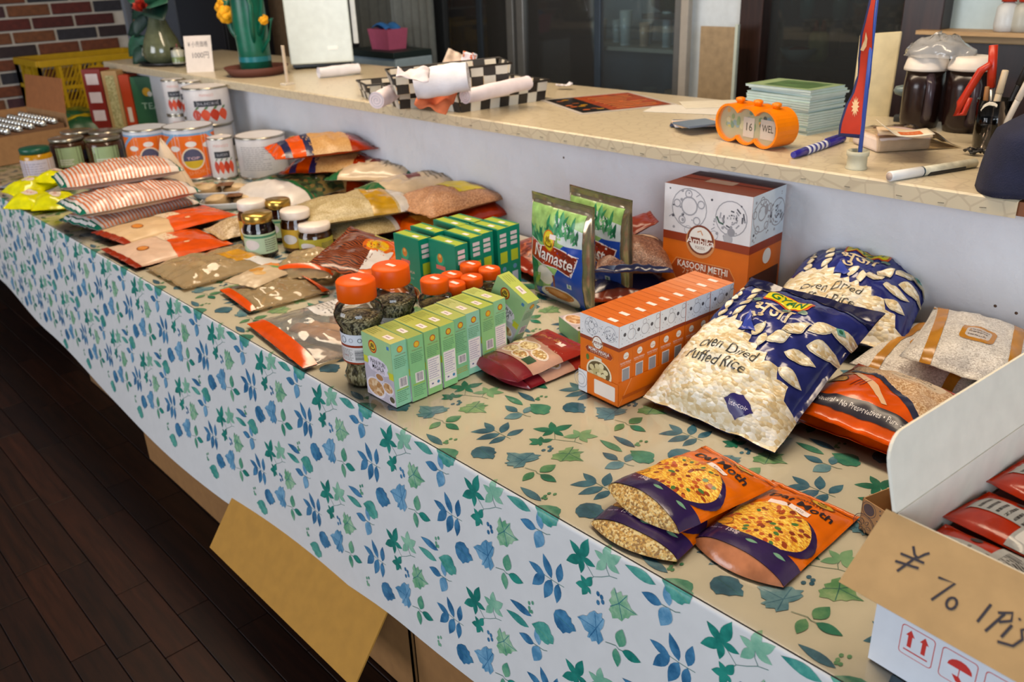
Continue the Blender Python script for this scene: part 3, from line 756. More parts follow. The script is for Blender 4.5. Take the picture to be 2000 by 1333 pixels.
for i, (b_, t_, w_) in enumerate((((-.06, -.02, .28), (-.17, -.05, .20), .06), ((-.08, -.02, .30), (-.16, -.05, .38), .06), ((-.09, -.02, .20), (-.21, -.07, .16), .07), ((-.10, -.02, .14), (-.22, -.08, .05), .08),
        ((-.1, -.02, .08), (-.16, -.09, .01), .07), ((-.08, .0, .1), (-.24, -.03, .02), .07), ((.02, -.02, .30), (.13, -.02, .24), .10), ((.02, .0, .33), (.16, .0, .33), .12), ((.0, 0, .3), (-.09, -.02, .40), .07), ((.05, 0, .3), (.10, -.03, .40), .09), ((-.04, -.03, .26), (-.07, -.09, .16), .05))):
    m3 = MB(); leaf3(m3, b_, t_, w_ * 1.25, M_LEAF[i % 4]); m3.build('leaf', vz, solid=.001)
vz.scale = (1, 1, .86)
fm = MB()
rnd = random.Random(3)
for i in range(46):
    a = i * 2.4; e = 1.45 - i / 46 * 1.5; R = .055
    d = Vector((math.cos(a) * math.cos(e), math.sin(a) * math.cos(e), math.sin(e)))
    leaf3(fm, Vector((-.005, -.045, .285)) + d * .01, Vector((-.005, -.045, .285)) + d * R, .03, mat(('#a3261a', '#b8321f', '#7f1d18')[i % 3], .6), -.1)
fm.build('red_flower', vz)
MB().ball((-.075, -.06, .22), .02, mat('#b5541f', .6)).build('orange_bud', vz)
for i, (px, py, lab) in enumerate(((291, 117, 'small white candle jar left of the vase on the black tray'), (351, 124, 'white candle jar with a green label beside the price card'))):
    j = thing('candle_jar', lab, 'jar', K(px, py, .0165), group='candle jars on the tray')
    MB().lathe([(.026, 0), (.03, .004), (.03, .055), (.024, .062)], mat('#d9dad4', .25), 18).build('wax', j)
    MB().lathe([(.0305, .008), (.0305, .03)], mat('#a9b57c' if i else '#d8cdb8', .5), 18, caps=False).build('label_band', j)
    MB().lathe([(.031, .0), (.032, .07), (.029, .07), (.029, .06)], clear('jar_glass', '#f2f2ee', .03, 1, 0, 1), 18, caps=False).build('glass', j)
    MB().tube([(0, 0, .06), (.002, 0, .085)], .004, mat('#6a3a34', .6), 6).build('wick', j)
# price card on its stand
pc = thing('price_card', 'white handwritten price card leaning on a small stand', 'card', K(392, 141), .85)
Mx = Matrix.Rotation(-.22, 4, 'X')
MB().box((-.058, -.001, 0), (.058, .001, .15), mat('#d8cfc8', .6), Mx).build('card', pc)
ar = Art(); INK = mat('#3a3640', .6)
ar.text(INK, '¥ 小売価格', 0, .115, .018, .085); ar.text(INK, '1000円', .008, .07, .022, .07); 
mb = MB(); f0 = plane_map((0, -.001, 0), (1, 0, 0), (0, 0, 1)); ar.put(mb, lambda x, y, d: Mx @ f0(x, y, d)); mb.build('handwriting', pc)
MB().add([(.03, .0, 0), (.03, .085, 0), (.03, .03, .07), (.035, .0, 0), (.035, .085, 0), (.035, .03, .07)], [(0, 1, 2), (5, 4, 3), (0, 3, 4, 1), (1, 4, 5, 2), (2, 5, 3, 0)], M_LTWOOD).build('stand', pc)
# green craft plant
G1 = mat('#0c5a45', .35, vary=.08); YEL = mat('#e6a31a', .7, vary=.1, bmp=(120, .6))
gp = thing('craft_cactus', 'green craft cactus with yellow pompom flowers on a brown saucer', 'plant', K(503, 146))
MB().lathe([(.0001, .004), (.10, .004), (.125, .035), (.131, .035), (.105, 0), (.0001, 0)], mat('#5a3024', .7), 28).build('saucer', gp)
MB().lathe([(.064, .005), (.064, .10), (.068, .2), (.065, .3), (.055, .38), (.02, .43), (.0001, .44)], G1, 24).build('trunk', gp)
MB().lathe([(.0652, .055), (.0652, .075)], mat('#1f6f78', .3), 24, caps=False).build('ribbon', gp)
for pts, r in (([(-.02, -.01, .10), (-.09, -.03, .17), (-.115, -.04, .24), (-.10, -.04, .29)], .016), ([(.05, 0, .08), (.10, .02, .14), (.13, .03, .22), (.09, .02, .2), (.07, .01, .14)], .006),
               ([(.05, 0, .14), (.09, .0, .2), (.12, .0, .27), (.14, .0, .36), (.10, .0, .41)], .007), ([(-.05, 0, .25), (-.11, 0, .3), (-.12, 0, .38)], .007), ([(.05, -.02, .12), (.07, -.03, .2), (.085, -.03, .27), (.06, -.03, .31)], .009)):
    MB().tube(pts, r, G1, 10).build('arm', gp)
for c, r in (((-.085, -.055, .235), .036), ((-.135, -.05, .26), .024), ((-.115, -.045, .285), .022), ((.03, -.06, .335), .038), ((.07, -.05, .345), .03), ((.10, .01, .215), .02)):
    m3 = MB()
    for k in range(16):
        a = k * 2.4; e = -1.2 + 2.5 * k / 16; dd = Vector((math.cos(a) * math.cos(e), math.sin(a) * math.cos(e), math.sin(e)))
        m3.ball(Vector(c) + dd * r * .55, r * .5, YEL, 7, 5)
    m3.build('pompom', gp)
# thin stick sign
sg = thing('stick_stand', 'thin pale stick standing on the counter left of the fridge', 'stand', K(562, 166))
MB().box((-.02, -.02, 0), (.02, .02, .008), mat('#c8bfb0', .4)).build('base', sg, bevel=.002)
MB().box((-.006, -.004, .008), (.006, .004, .14), mat('#cbbba6', .4)).build('stick', sg, bevel=.001)
# checkered woven baskets with napkins
M_CB = mat('#2a2623', .5); M_CW = mat('#cfcabd', .5); M_CT = mat('#bf9f6a', .5)
def basket(label, loc, rz, w, l, h, rot=None, cell=.034, name='checkered_basket'):
    """corner at the origin, l along x, w along y"""
    t = thing(name, label, 'basket', loc, rz, 'black and white checkered baskets', rot)
    fl_ = .012
    def side(nm, p0, p1, out):
        p0, p1 = Vector(p0), Vector(p1); d = p1 - p0; L = d.length; d.normalize(); n = max(2, round(L / cell)); rows = 2
        mb = MB(); o_ = Vector(out)
        for i in range(n):
            for j in range(rows):
                z0, z1 = h * j / rows, h * (j + 1) / rows
                mt = M_CB if (i + j) % 2 == 0 else M_CW
                e = .0012 if (i + j) % 2 else .0004
                qs = []
                for zz in (z0 + .0006, z1 - .0006):
                    off = o_ * (fl_ * zz / h + e)
                    for k in (i / n + .002, (i + 1) / n - .002): qs.append(p0 + d * (L * k) + off + Vector((0, 0, zz)))
                qi = [q - o_ * .004 for q in qs]
                mb.add(qs + qi, [(0, 1, 3, 2), (5, 4, 6, 7), (0, 4, 5, 1), (2, 3, 7, 6), (0, 2, 6, 4), (1, 5, 7, 3)], mt)
        mb.build('side_weave', t)
    side('a', (0, 0, 0), (l, 0, 0), (0, -1, 0)); side('b', (l, 0, 0), (l, w, 0), (1, 0, 0)); side('c', (l, w, 0), (0, w, 0), (0, 1, 0)); side('d', (0, w, 0), (0, 0, 0), (-1, 0, 0))
    MB().box((0, 0, 0), (l, w, .003), M_CT).build('bottom', t)
    e = fl_
    MB().tube([(-e, -e, h), (l + e, -e, h), (l + e, w + e, h), (-e, w + e, h), (-e, -e, h)], .0035, M_CB, 6).build('rim', t)
    return t
A, B, D = K(899.5, 221), K(1064, 196), K(869, 206)
ra = math.atan2(B.y - A.y, B.x - A.x)
basket('checkered basket nearest the menu sheet holding a long rolled napkin', A, ra, .165, (B - A).length, .060)
E_ = K(846, 214)
basket('checkered basket nearest the counter edge with an orange napkin hanging out', K(781, 214) , 1.20, .15, .2, .058)
basket('checkered basket at the back left with a pale paper packet', K(724, 197), 1.2, .12, .18, .05)
basket('top checkered basket stacked tilted over the other baskets', K(776, 186, .062), 1.05, .14, .32, .055, rot=(0.0, -.04, 1.05))
M_ORP = grains(['#d8d2d6', '#c96a3c', '#e2dbe0', '#d98a5e', '#e7e2e6'], 140, .8, strength=.15)
p0 = K(908, 188, .068); p1 = K(1030, 162, .070)
roll('rolled_napkin', 'long rolled white napkin in the basket beside the menu', p0, p1, .022, mat('#e3d9e0', .9, vary=.03), 'rolled napkins')
p0 = K(812, 165, .11); p1 = K(915, 150, .125)
roll('rolled_napkin', 'thick rolled white napkin lying across the stacked baskets', p0, p1, .042, M_TOWEL, 'rolled napkins')
p0 = K(735, 196, .045); p1 = K(765, 182, .05)
roll('rolled_napkin', 'short pinkish rolled napkin in the back left basket', p0, p1, .026, mat('#ded0d4', .9), 'rolled napkins')
def paper(name, label, base, rz, size, mt, amp=.02, seed=0, cat='paper', tilt=(0, 0)):
    t = thing(name, label, cat, base, rot=(tilt[0], tilt[1], rz)); 
    w_, l_ = size
    def f(u, v): return Vector((w_ * (u - .5), l_ * (v - .5), amp * (1 + noise.noise((u * 3 + seed, v * 3, seed)) - .4 * math.cos(PI * u) * v)))
    MB().grid(f, 14, 14, mt).build('sheet', t, solid=.001); return t
paper('orange_napkin', 'orange patterned paper napkin draped between the baskets', K(855, 200, .055), .6, (.09, .12), mat('#cf7048', .8, vary=.12), .022, 2, 'napkin', (.5, .3))
paper('crumpled_paper', 'crumpled pink and white paper standing on the top basket', ony(920, 136, 1.12), .2, (.07, .09), M_ORP, .03, 5, 'paper', (1.2, .2))
paper('crumpled_paper', 'pointed cream paper corner behind the top basket', ony(884, 118, 1.30), .9, (.06, .06), mat('#d3bfae', .8), .012, 7, 'paper', (1.1, .5))
paper('crumpled_paper', 'white paper puff on the left end of the top basket', K(805, 160, .13), .9, (.08, .06), mat('#d6cccf', .8), .02, 9, 'paper', (.3, .2))
paper('crumpled_paper', 'small twisted white paper scrap behind the menu sheet', K(1102, 173, .004), .5, (.05, .03), mat('#e0dce4', .8), .012, 12, 'paper')
# laminated menu
q = [K(1057, 197), K(1131, 225), K(1322, 206), K(1235, 180)]
c = sum(q, Vector()) / 4; ex = (q[2] - q[1]); ey = (q[0] - q[1]); L1, L2_ = ex.length, ey.length
mn = thing('laminated_menu', 'laminated orange and black menu sheet lying on the counter', 'menu', c + Vector((0, 0, .0012)), math.atan2(ex.y, ex.x))
MB().box((-L1 / 2, -L2_ / 2, 0), (L1 / 2, L2_ / 2, .0012), mat('#cfc6bd', .2)).build('lamination', mn)
ar = Art(); ar.rect(film('#a8481c', .2, .1, 20, .3), -L1 / 2 + .09, -L2_ / 2 + .012, L1 / 2 - .015, L2_ / 2 - .012); ar.rect(mat('#1c1612', .2), -L1 / 2 + .012, -L2_ / 2 + .012, -L1 / 2 + .10, L2_ / 2 - .012)
rnd = random.Random(9)
for i in range(10): ar.ell(mat(('#b8861f', '#8a4a1c', '#c2622a')[i % 3], .3), -L1 / 2 + rnd.uniform(.03, .09), rnd.uniform(-.11, .11) * L2_ / .28, .012, .008, 10)
for i in range(8): ar.rect(mat('#d39a52', .3), -L1 / 2 + .13, -L2_ / 2 + .04 + i * .028, -L1 / 2 + .13 + rnd.uniform(.08, .16), -L2_ / 2 + .045 + i * .028)
mb = MB(); ar.put(mb, plane_map((0, 0, .0012), (1, 0, 0), (0, 1, 0))); mb.build('print', mn)
# loose papers and cards left of the calendar
def flat(name, label, cat, loc, rz, w_, l_, th, mt, group=None, edge=None):
    t = thing(name, label, cat, loc, rz, group)
    MB().box((-w_ / 2, -l_ / 2, 0), (w_ / 2, l_ / 2, th), mt).build('sheet', t, bevel=min(.001, th / 3)); return t
flat('white_sheet', 'white paper sheet under the card stack', 'paper', K(1345, 214, .0012), .35, .22, .13, .001, mat('#d8d4cc', .6))
flat('white_sheet', 'cream folded sheet beyond the orange calendar', 'paper', K(1395, 204, .0025), .8, .18, .12, .002, mat('#dad3c2', .6))
for i in range(4):
    flat('flyer_card', ('dark blue', 'white', 'orange printed', 'grey blue')[i] + ' flyer card in the small stack left of the calendar', 'card', K(1362, 243, .0035 + i * .0052), .55 + .22 * i, .13 - .012 * i, .075, .005, [mat('#2a3350', .4), mat('#cfccd2', .5), mat('#d9b48c', .5), mat('#5f6e80', .4)][i], 'flyer cards by the calendar')
# orange three-lobed calendar
ORG = mat('#e8801a', .3, vary=.03)
ca, cb = K(1403, 274), K(1506, 297)
ang = math.atan2(cb.y - ca.y, cb.x - ca.x); W_ = (cb - ca).length
cd = thing('desk_calendar', 'orange three-lobed desk calendar showing date and weekday', 'calendar', ca, ang)
r1 = .042; dx = .056; cx = [W_ / 2 - dx, W_ / 2, W_ / 2 + dx]; zc = r1 + .002
def lobes(r, n=14):
    P = []
    th = math.acos(min(1, dx / 2 / r))
    for k, (c_, a0, a1) in enumerate(((cx[2], -PI / 2 - (PI / 2 - th) , PI / 2 + (PI / 2 - th)),)):
        pass
    def arc(c_, a0, a1, n): return [(c_ + r * math.cos(a0 + (a1 - a0) * i / n), zc + r * math.sin(a0 + (a1 - a0) * i / n)) for i in range(n + 1)]
    P += arc(cx[2], -(PI - th), PI - th, 22); P += arc(cx[1], th, PI - th, 8)[1:]; P += arc(cx[0], th, 2 * PI - th, 22)[1:]; P += arc(cx[1], PI + th, 2 * PI - th, 8)[1:-1]
    return P
RX = Matrix.Rotation(PI / 2, 4, 'X')
Po, Pi_ = lobes(r1), lobes(r1 - .005)
mb = MB(); n = len(Po)
vs = []
for P, y in ((Po, 0), (Pi_, 0), (Pi_, .012), (Po, .062)): vs += [Vector((p[0], y, p[1])) for p in P]
fs = []
for i in range(n):
    j = (i + 1) % n
    fs += [(i, j, n + j, n + i), (n + i, n + j, 2 * n + j, 2 * n + i), (j, i, 3 * n + i, 3 * n + j)]
mb.add(vs, fs, ORG, False); mb.add([Vector((p[0], .062, p[1])) for p in Po], [tuple(range(n))], ORG); mb.build('case', cd)
MB().add([Vector((p[0], .0115, p[1])) for p in Pi_], [tuple(range(n - 1, -1, -1))], mat('#b9b59a', .5)).build('backing', cd)
ar = Art(); rnd = random.Random(12); PC = [mat(c, .5) for c in ('#7f9f76', '#c7b96a', '#7fa0b4', '#d6cfae', '#5f8f84', '#d9a860', '#3f4c50')]
for i in range(46):
    k = rnd.randrange(3); a = rnd.uniform(0, 6.28); rr = rnd.uniform(0, .03); ar.ell(rnd.choice(PC), cx[k] + rr * math.cos(a), zc + rr * math.sin(a), rnd.uniform(.003, .007), rnd.uniform(.003, .008), 9)
ar.rect(mat('#dfd2d0', .5), cx[1] - .017, zc - .026, cx[1] + .017, zc + .017); ar.rect(mat('#dfd2d0', .5), cx[2] - .02, zc - .024, cx[2] + .024, zc + .018)
ar.text(BLACK, '16', cx[1] + .002, zc - .003, .017, bold=.01); ar.text(BLACK, 'WEL', cx[2] + .002, zc, .015, .034, bold=.01)
mb = MB(); ar.put(mb, plane_map((0, .0113, 0), (1, 0, 0), (0, 0, 1))); mb.build('date_cards', cd)
MB().add([Vector((p[0], .003, p[1])) for p in Pi_], [tuple(range(n - 1, -1, -1))], clear('lens', '#f4f4ee', .15, .25, 0, 1)).build('clear_front', cd)
for c_ in cx:
    MB().lathe([(.008, 0), (.008, .005), (.0105, .006), (.0105, .012), (.006, .014)], ORG, 14, Matrix.Translation((c_ + .004, .03, zc + r1 - .002))).build('knob', cd)
# stack of pale green booklets
q0, q1, q2 = K(1575, 266), K(1490, 228), K(1648, 252)
bx, by = q1 - q0, q2 - q0
bl = thing('booklet', 'bottom pale green booklet of the stack behind the orange calendar', 'booklet', q0, math.atan2(by.y, by.x), 'booklets stacked behind the calendar')
bwid, blen = .125, .19
MB().box((0, 0, .0004), (bwid, blen, .0050), mat('#c3d4d0', .6, vary=.03)).build('pages', bl)
MB().box((-.001, -.001, .0050), (bwid + .001, blen + .001, .0056), mat('#a9bfb6', .45, vary=.05)).build('cover', bl)
rnd = random.Random(6)
for i in range(1, 17):
    dup(bl, ORD[i] + ' pale green booklet from the bottom of the stack behind the calendar', q0 + Vector((rnd.uniform(-.003, .003), rnd.uniform(-.003, .003), i * .0057)), (0, 0, math.atan2(by.y, by.x) + rnd.uniform(-.035, .035)))
tp = dup(bl, 'topmost booklet with a green pictured cover on the booklet stack', q0 + Vector((0, 0, 17 * .0057)), (0, 0, math.atan2(by.y, by.x) + .05))
ar = Art(); ar.rect(mat('#8a9f78', .45, vary=.1), 0, 0, bwid, blen); ar.rect(mat('#4f6d44', .4, vary=.25), .015, .02, .11, .15); ar.rect(mat('#93ab7c', .4), .02, .155, .1, .178); mb = MB(); ar.put(mb, plane_map((0, 0, .0056), (1, 0, 0), (0, 1, 0))); mb.build('cover_print', tp)
# striped blue pen
def pen(label, a, b, r, parts, name='pen', grp=None, clipc=None, cat='pen'):
    a, b = Vector(a), Vector(b); L = (b - a).length
    t = thing(name, label, cat, a, group=grp); t.rotation_euler = (b - a).to_track_quat('Z', 'Y').to_euler()
    for nm, z0, z1, r0, r1_, mt in parts:
        MB().lathe([(r0 * r * .85, z0 * L), (r0 * r, z0 * L + .0015), (r1_ * r, z1 * L - .0015), (r1_ * r * .85, z1 * L)], mt, 16).build(nm, t, )
    if clipc: MB().box((-.0025, r * .9, L * clipc[1]), (.0025, r * 1.35, L * clipc[2]), clipc[0]).build('clip', t, bevel=.0006)
    return t
PUR = mat('#2a2487', .3); pw = mat('#d9dbe4', .35)
parts = [('cap', 0, .24, .75, 1, PUR)]
for i in range(10): parts.append(('band', .24 + i * .042, .24 + (i + 1) * .042, 1.0, 1.0, pw if i % 2 == 0 else mat('#3a3f8c', .35)))
parts.append(('barrel', .66, 1.0, 1, .9, PUR))
pen('purple pen with white stripes lying by the flag pot', K(1549, 303, .009), K(1647, 270, .009), .009, parts, clipc=(PUR, .62, .95))
# flag on a blue stick in a small pot
pp = K(1672, 330)
fp = thing('flag_pot', 'small cream stone pot holding the red flag stick', 'pot', pp)
MB().lathe([(.020, 0), (.021, .003), (.019, .006), (.0185, .024), (.021, .027), (.0215, .036), (.018, .036), (.017, .02), (.0001, .02)], mat('#b9b59e', .55, vary=.06), 22).build('cup', fp)
top = ony(1712, 0, pp.y + .02)
stick = thing('nepal_flag', 'red double-pennant flag with navy border on a blue stick', 'flag', pp + Vector((0, 0, .021)))
bs = Vector((.004, 0, 0)); tpv = ony(1716, -40, pp.y + .015) - (pp + Vector((0, 0, .021)))
MB().tube([bs, bs + (tpv - bs) * .5, tpv], .0042, mat('#3a55a8', .35), 10).build('stick', stick)
sd = (tpv - bs).normalized()
def fl_pt(px, py, off=0): return ony(px, py, pp.y + .006 + off) - (pp + Vector((0, 0, .021)))
outl = [(1686, 270), (1640, 265), (1642, 245), (1652, 205), (1662, 185), (1668, 158), (1672, 148), (1674, 115), (1682, 68), (1690, 45), (1698, 10), (1704, -30), (1716, -35)]
inn = [(1686, 262), (1645, 259), (1648, 240), (1658, 203), (1668, 182), (1674, 155), (1679, 112), (1687, 68), (1695, 42), (1703, 8), (1708, -30), (1716, -32)]
def wav(p): return Vector((p.x, p.y - .006 * math.sin(p.z * 30), p.z))
mb = MB(); a3 = Art(); a3.poly(mat('#1f2350', .6), outl); L_ = len(outl)
a3.put(mb, lambda x, y, d: wav(fl_pt(x, y)), cell=(10, 12), off=0); mb.build('border_cloth', stick, solid=.0008)
a3 = Art(); RED = mat('#b8300f', .65, vary=.06); a3.poly(RED, inn)
CRM = mat('#e0b98a', .6)
sun = []
for i in range(24):
    a = 2 * PI * i / 24; rr = (1.0 if i % 2 == 0 else .55); sun.append((1672 + 8 * rr * math.cos(a), 208 + 20 * rr * math.sin(a)))
a3.poly(CRM, sun); a3.poly(CRM, [(1680, 98), (1684, 90), (1690, 78), (1694, 62), (1696, 75), (1693, 90), (1686, 100)])
mb = MB(); a3.put(mb, lambda x, y, d: wav(fl_pt(x, y)) + Vector((.0, -.0012 - d, 0)), cell=(10, 12), off=0, step=.0004); mb.build('red_field', stick)
# tissue pack in clear film with cards on top
ts = thing('tissue_pack', 'tissue pack in crinkled clear film on the counter', 'tissue pack', K(1712, 300), .95, None)
MB().box((0, 0, .001), (.12, .11, .032), mat('#d9c9bf', .7, vary=.05)).build('tissues', ts, bevel=.006)
def wr(u, v):
    x = -.004 + .19 * u; y = -.006 + .12 * v; h = .035 * min(1, (1 - max(0, (x - .125)) / .06)) * min(1, v * 9, (1 - v) * 9) ** .5
    return Vector((x, y, .003 + h + .004 * noise.noise((x * 40, y * 40, 1))))
MB().grid(wr, 36, 24, clear('crinkle_wrap', '#f3e9d6', .05, 1.3, .6, 30)).build('wrap', ts)
for i, (c_, lab) in enumerate((('#c9b0b4', 'pinkish card under the orange receipt on the tissue pack'), ('#d8bfa0', 'beige card in the middle of the pile on the tissue pack'), ('#d9cdb6', 'curled cream and orange receipt card on top of the tissue pack'))):
    t = thing('small_card', lab, 'card', K(1765, 262, .040 + .0075 * i) + Vector((0, 0, 0)), .45 + .1 * i, 'cards on the tissue pack')
    w_ = .10
    def fcard(u, v): return Vector((w_ * (u - .5), .06 * (v - .5), .0035 + (.02 * max(0, .3 - u) ** 1 * 3 if i == 2 else 0) + .003 * math.sin(u * 5 + i)))
    MB().grid(fcard, 16, 4, mat(c_, .5, vary=.05)).build('sheet', t, solid=.006 if i < 2 else .0015)
    if i == 2:
        ar = Art(); ar.rect(mat('#c86322', .4), -.01, -.02, .032, .012); ar.text(mat('#e9d9c0', .4), 'ビタミン', .011, -.004, .006, .03); ar.text(mat('#2a6a35', .4), 'O.K', -.028, .012, .007, .016)
        mb = MB(); ar.put(mb, lambda x, y, d: fcard(x / w_ + .5, y / .06 + .5) + Vector((0, 0, .0008 + d)), cell=.01); mb.build('print', t)
# stamp with metal knob handle
sp = thing('hand_stamp', 'grey knobbed hand stamp behind the cards', 'stamp', K(1762, 238), .3)
MB().box((-.02, -.012, 0), (.02, .012, .016), mat('#33383c', .4)).build('base', sp, bevel=.003)
MB().lathe([(.009, .016), (.007, .03), (.007, .062)], mat('#5f7c90', .3, .3), 14).build('shaft', sp)
MB().lathe([(.006, .06), (.022, .066), (.026, .074), (.022, .084), (.008, .088), (.0001, .088)], mat('#6f7f80', .35, .2), 18, Matrix.Diagonal((1.15, .8, 1, 1))).build('knob', sp)
# cutting board leaning behind the flag
cbd = thing('cutting_board', 'pale cutting board leaning behind the red flag', 'board', K(1690, 238), 0)
p0 = ony(1660, 232, 1.46) ; p1 = ony(1735, 238, 1.50); p2 = ony(1763, 60, 1.56); p3 = ony(1680, 66, 1.52)
b0 = Vector(cbd.location); n_ = (p1 - p0).cross(p3 - p0).normalized() * .014
V8 = [p0 - b0, p1 - b0, p2 - b0, p3 - b0]; V8 += [v + n_ * (1 if n_.y > 0 else -1) for v in V8]
MB().add(V8, [(0, 1, 2, 3), (7, 6, 5, 4), (0, 4, 5, 1), (1, 5, 6, 2), (2, 6, 7, 3), (3, 7, 4, 0)], mat('#c2b48f', .5, vary=.06)).build('slab', cbd, bevel=.004)
# two brown insulated jugs under clear plastic
for i, (px, lab) in enumerate(((1800, 'brown jug with white collar nearest the cutting board'), (1886, 'brown jug with white collar next to the pen cup'))):
    p = ony(px, 200, 1.42); p.z = CZ
    t = thing('brown_jug', lab, 'jug', (p.x, 1.42, CZ), 0, 'brown jugs')
    z1 = ony(px, 135, 1.42).z - CZ; z2 = ony(px, 110, 1.42).z - CZ
    rr = .044
    MB().lathe([(rr * .9, 0), (rr, .02), (rr * 1.02, z1 * .7), (rr * .95, z1)], mat('#221412', .22, vary=.1), 24).build('body', t)
    MB().lathe([(rr * 1.12, z1), (rr * 1.12, z1 + .006), (rr * .98, z2), (rr * .8, z2 + .002), (.0001, z2 + .002)], mat('#ded4c8', .4), 24).build('collar', t)
    MB().tube([(rr * .6, -rr * .75, z1 * .92), (rr * .85, -rr * 1.15, z1 * .8), (rr * .85, -rr * 1.15, z1 * .3), (rr * .6, -rr * .75, z1 * .16)], .010, mat('#3a3038', .25), 10).build('handle', t)
bgl = thing('plastic_bag', 'crumpled clear plastic bag lying over the brown jugs', 'bag', (ony(1815, 112, 1.42).x, 1.42, ony(1815, 112, 1.42).z + .004))
mb = MB()
def pb(u, v):
    th = u * 2 * PI; e = v * PI / 2; r = .06 * (1 + .25 * noise.noise((math.cos(th) * 2, math.sin(th) * 2, v * 3))); return Vector((r * 1.25 * math.cos(th) * math.cos(e) + .02, r * .8 * math.sin(th) * math.cos(e), .045 * math.sin(e) * (1 + .4 * noise.noise((math.cos(th) * 3, v * 5, 2)))))
mb.grid(pb, 30, 10, clear('bag_film', '#e6e8ec', .12, 1.5, .7, 40, haze=.35)); mb.build('film', bgl)
# pen cup with scissors and pens
cp = K(1928, 288)
cu = thing('pen_cup', 'clear plastic cup of pens beside the navy bag', 'cup', cp)
MB().lathe([(.0001, .002), (.030, .002), (.036, .10), (.0345, .10), (.029, .004), (.0001, .004)], clear('cup_plastic', '#e9e2dc', .06, 1.2, .1, 10), 20).build('wall', cu)
def inpen(label, dx, dy, tx, ty, L, r, c, name='pen', capc=None):
    a = cp + Vector((dx, dy, .005)); b = a + Vector((tx, ty, 1)).normalized() * L
    return pen(label, a, b, r, [('barrel', 0, .7, .9, 1, c), ('cap', .7, 1.0, 1.1, 1.0, capc or c)], name, 'pens in the clear cup')
inpen('white pen in the clear cup', -.003, -.01, .10, -.02, .155, .0065, mat('#c9b698', .4))
inpen('black pen leaning right in the clear cup', .008, .0, .24, .0, .185, .0065, BLACK)
inpen('brown pencil in the clear cup', -.012, -.012, -.05, .02, .12, .0045, mat('#9a6a3c', .5), 'pencil')
inpen('pale pen at the right of the clear cup', .016, -.008, .32, -.1, .15, .006, mat('#cfc7bb', .4))
sc_ = thing('scissors', 'red handled scissors standing in the clear cup', 'scissors', cp + Vector((0, 0, .004)))
R1 = mat('#b5311c', .35)
u0 = ony(1940, 92, cp.y) - cp; u1 = ony(1935, 175, cp.y) - cp
MB().tube([u1 * 1.0, (u0 + u1) / 2, u0], [.0085, .009, .0085], R1, 10).build('handle', sc_)
h = [ony(a_, b_, cp.y - .01) - cp for a_, b_ in ((1935, 128), (1915, 142), (1895, 175), (1876, 205), (1868, 228), (1882, 226), (1895, 195))]
MB().tube(h, [.006, .008, .0085, .0085, .008, .006, .005], R1, 10).build('handle_loop', sc_)
MB().tube([(0, 0, .01), u1 * 1.0], [.003, .007], mat('#9a9a9a', .3, .9), 8).build('blade', sc_)
# navy cloth bag
nb_ = K(1962, 378)
nv = thing('navy_pouch', 'dark navy cloth pouch at the right end of the countertop', 'pouch', nb_ + Vector((.04, .045, .001)), .5)
def nf(u, v):
    th = u * 2 * PI; z = v; w_ = .098 * (1 - .08 * v) * (1 - .88 * max(0, v - .62) / .38 * 1) ; c_, s_ = math.cos(th), math.sin(th)
    r = (abs(c_) ** 3.2 + abs(s_) ** 3.2) ** (-1 / 3.2)
    return Vector((w_ * r * c_ + .03 * v * v, w_ * .72 * r * s_, .165 * v + .004 * noise.noise((c_ * 2, s_ * 2, v * 6))))
mb = MB(); mb.grid(nf, 40, 16, mat('#171a33', .85, bmp=(500, .5), vary=.15), flip=False); mb.build('fabric', nv, solid=.002)
MB().add([nf(i / 40, 0) + Vector((0, 0, .0005)) for i in range(40)], [tuple(range(39, -1, -1))], mat('#14172c', .9)).build('base', nv)
# white marker
parts = [('cap', 0, .36, 1.0, 1.0, mat('#dfe0e0', .3)), ('collar', .36, .375, 1.02, 1.02, mat('#14303c', .3)), ('barrel', .375, 1.0, .93, .93, mat('#c8c4b0', .35, vary=.2))]
a = K(1737, 345, .0095); b = K(1905, 318, .0095)
mk = pen('white capped marker lying in front of the navy pouch', a, b, .0095, parts, 'marker', cat='marker')
MB().lathe([(.0001, -.0004), (.0075, -.0004), (.0075, .001)], mat('#b9a79c', .4), 16).build('cap_end', mk)
MB().box((-.0091, -.0091, .09), (.0, .0, .185), mat('#15171a', .3)).build('dark_label', mk, bevel=.003)
kk = thing('key_coil', 'black coiled cord beside the navy pouch', 'cord', K(1890, 300, .003))
MB().tube([(.012 * math.cos(t * .9) + .002 * t * .5, .010 * math.sin(t * .9), .003 + .004 * (t % 3)) for t in range(26)], .0022, BLACK, 6).build('coil', kk)
MB().ball((.012, .0, .004), .005, BLACK).build('bead', kk)
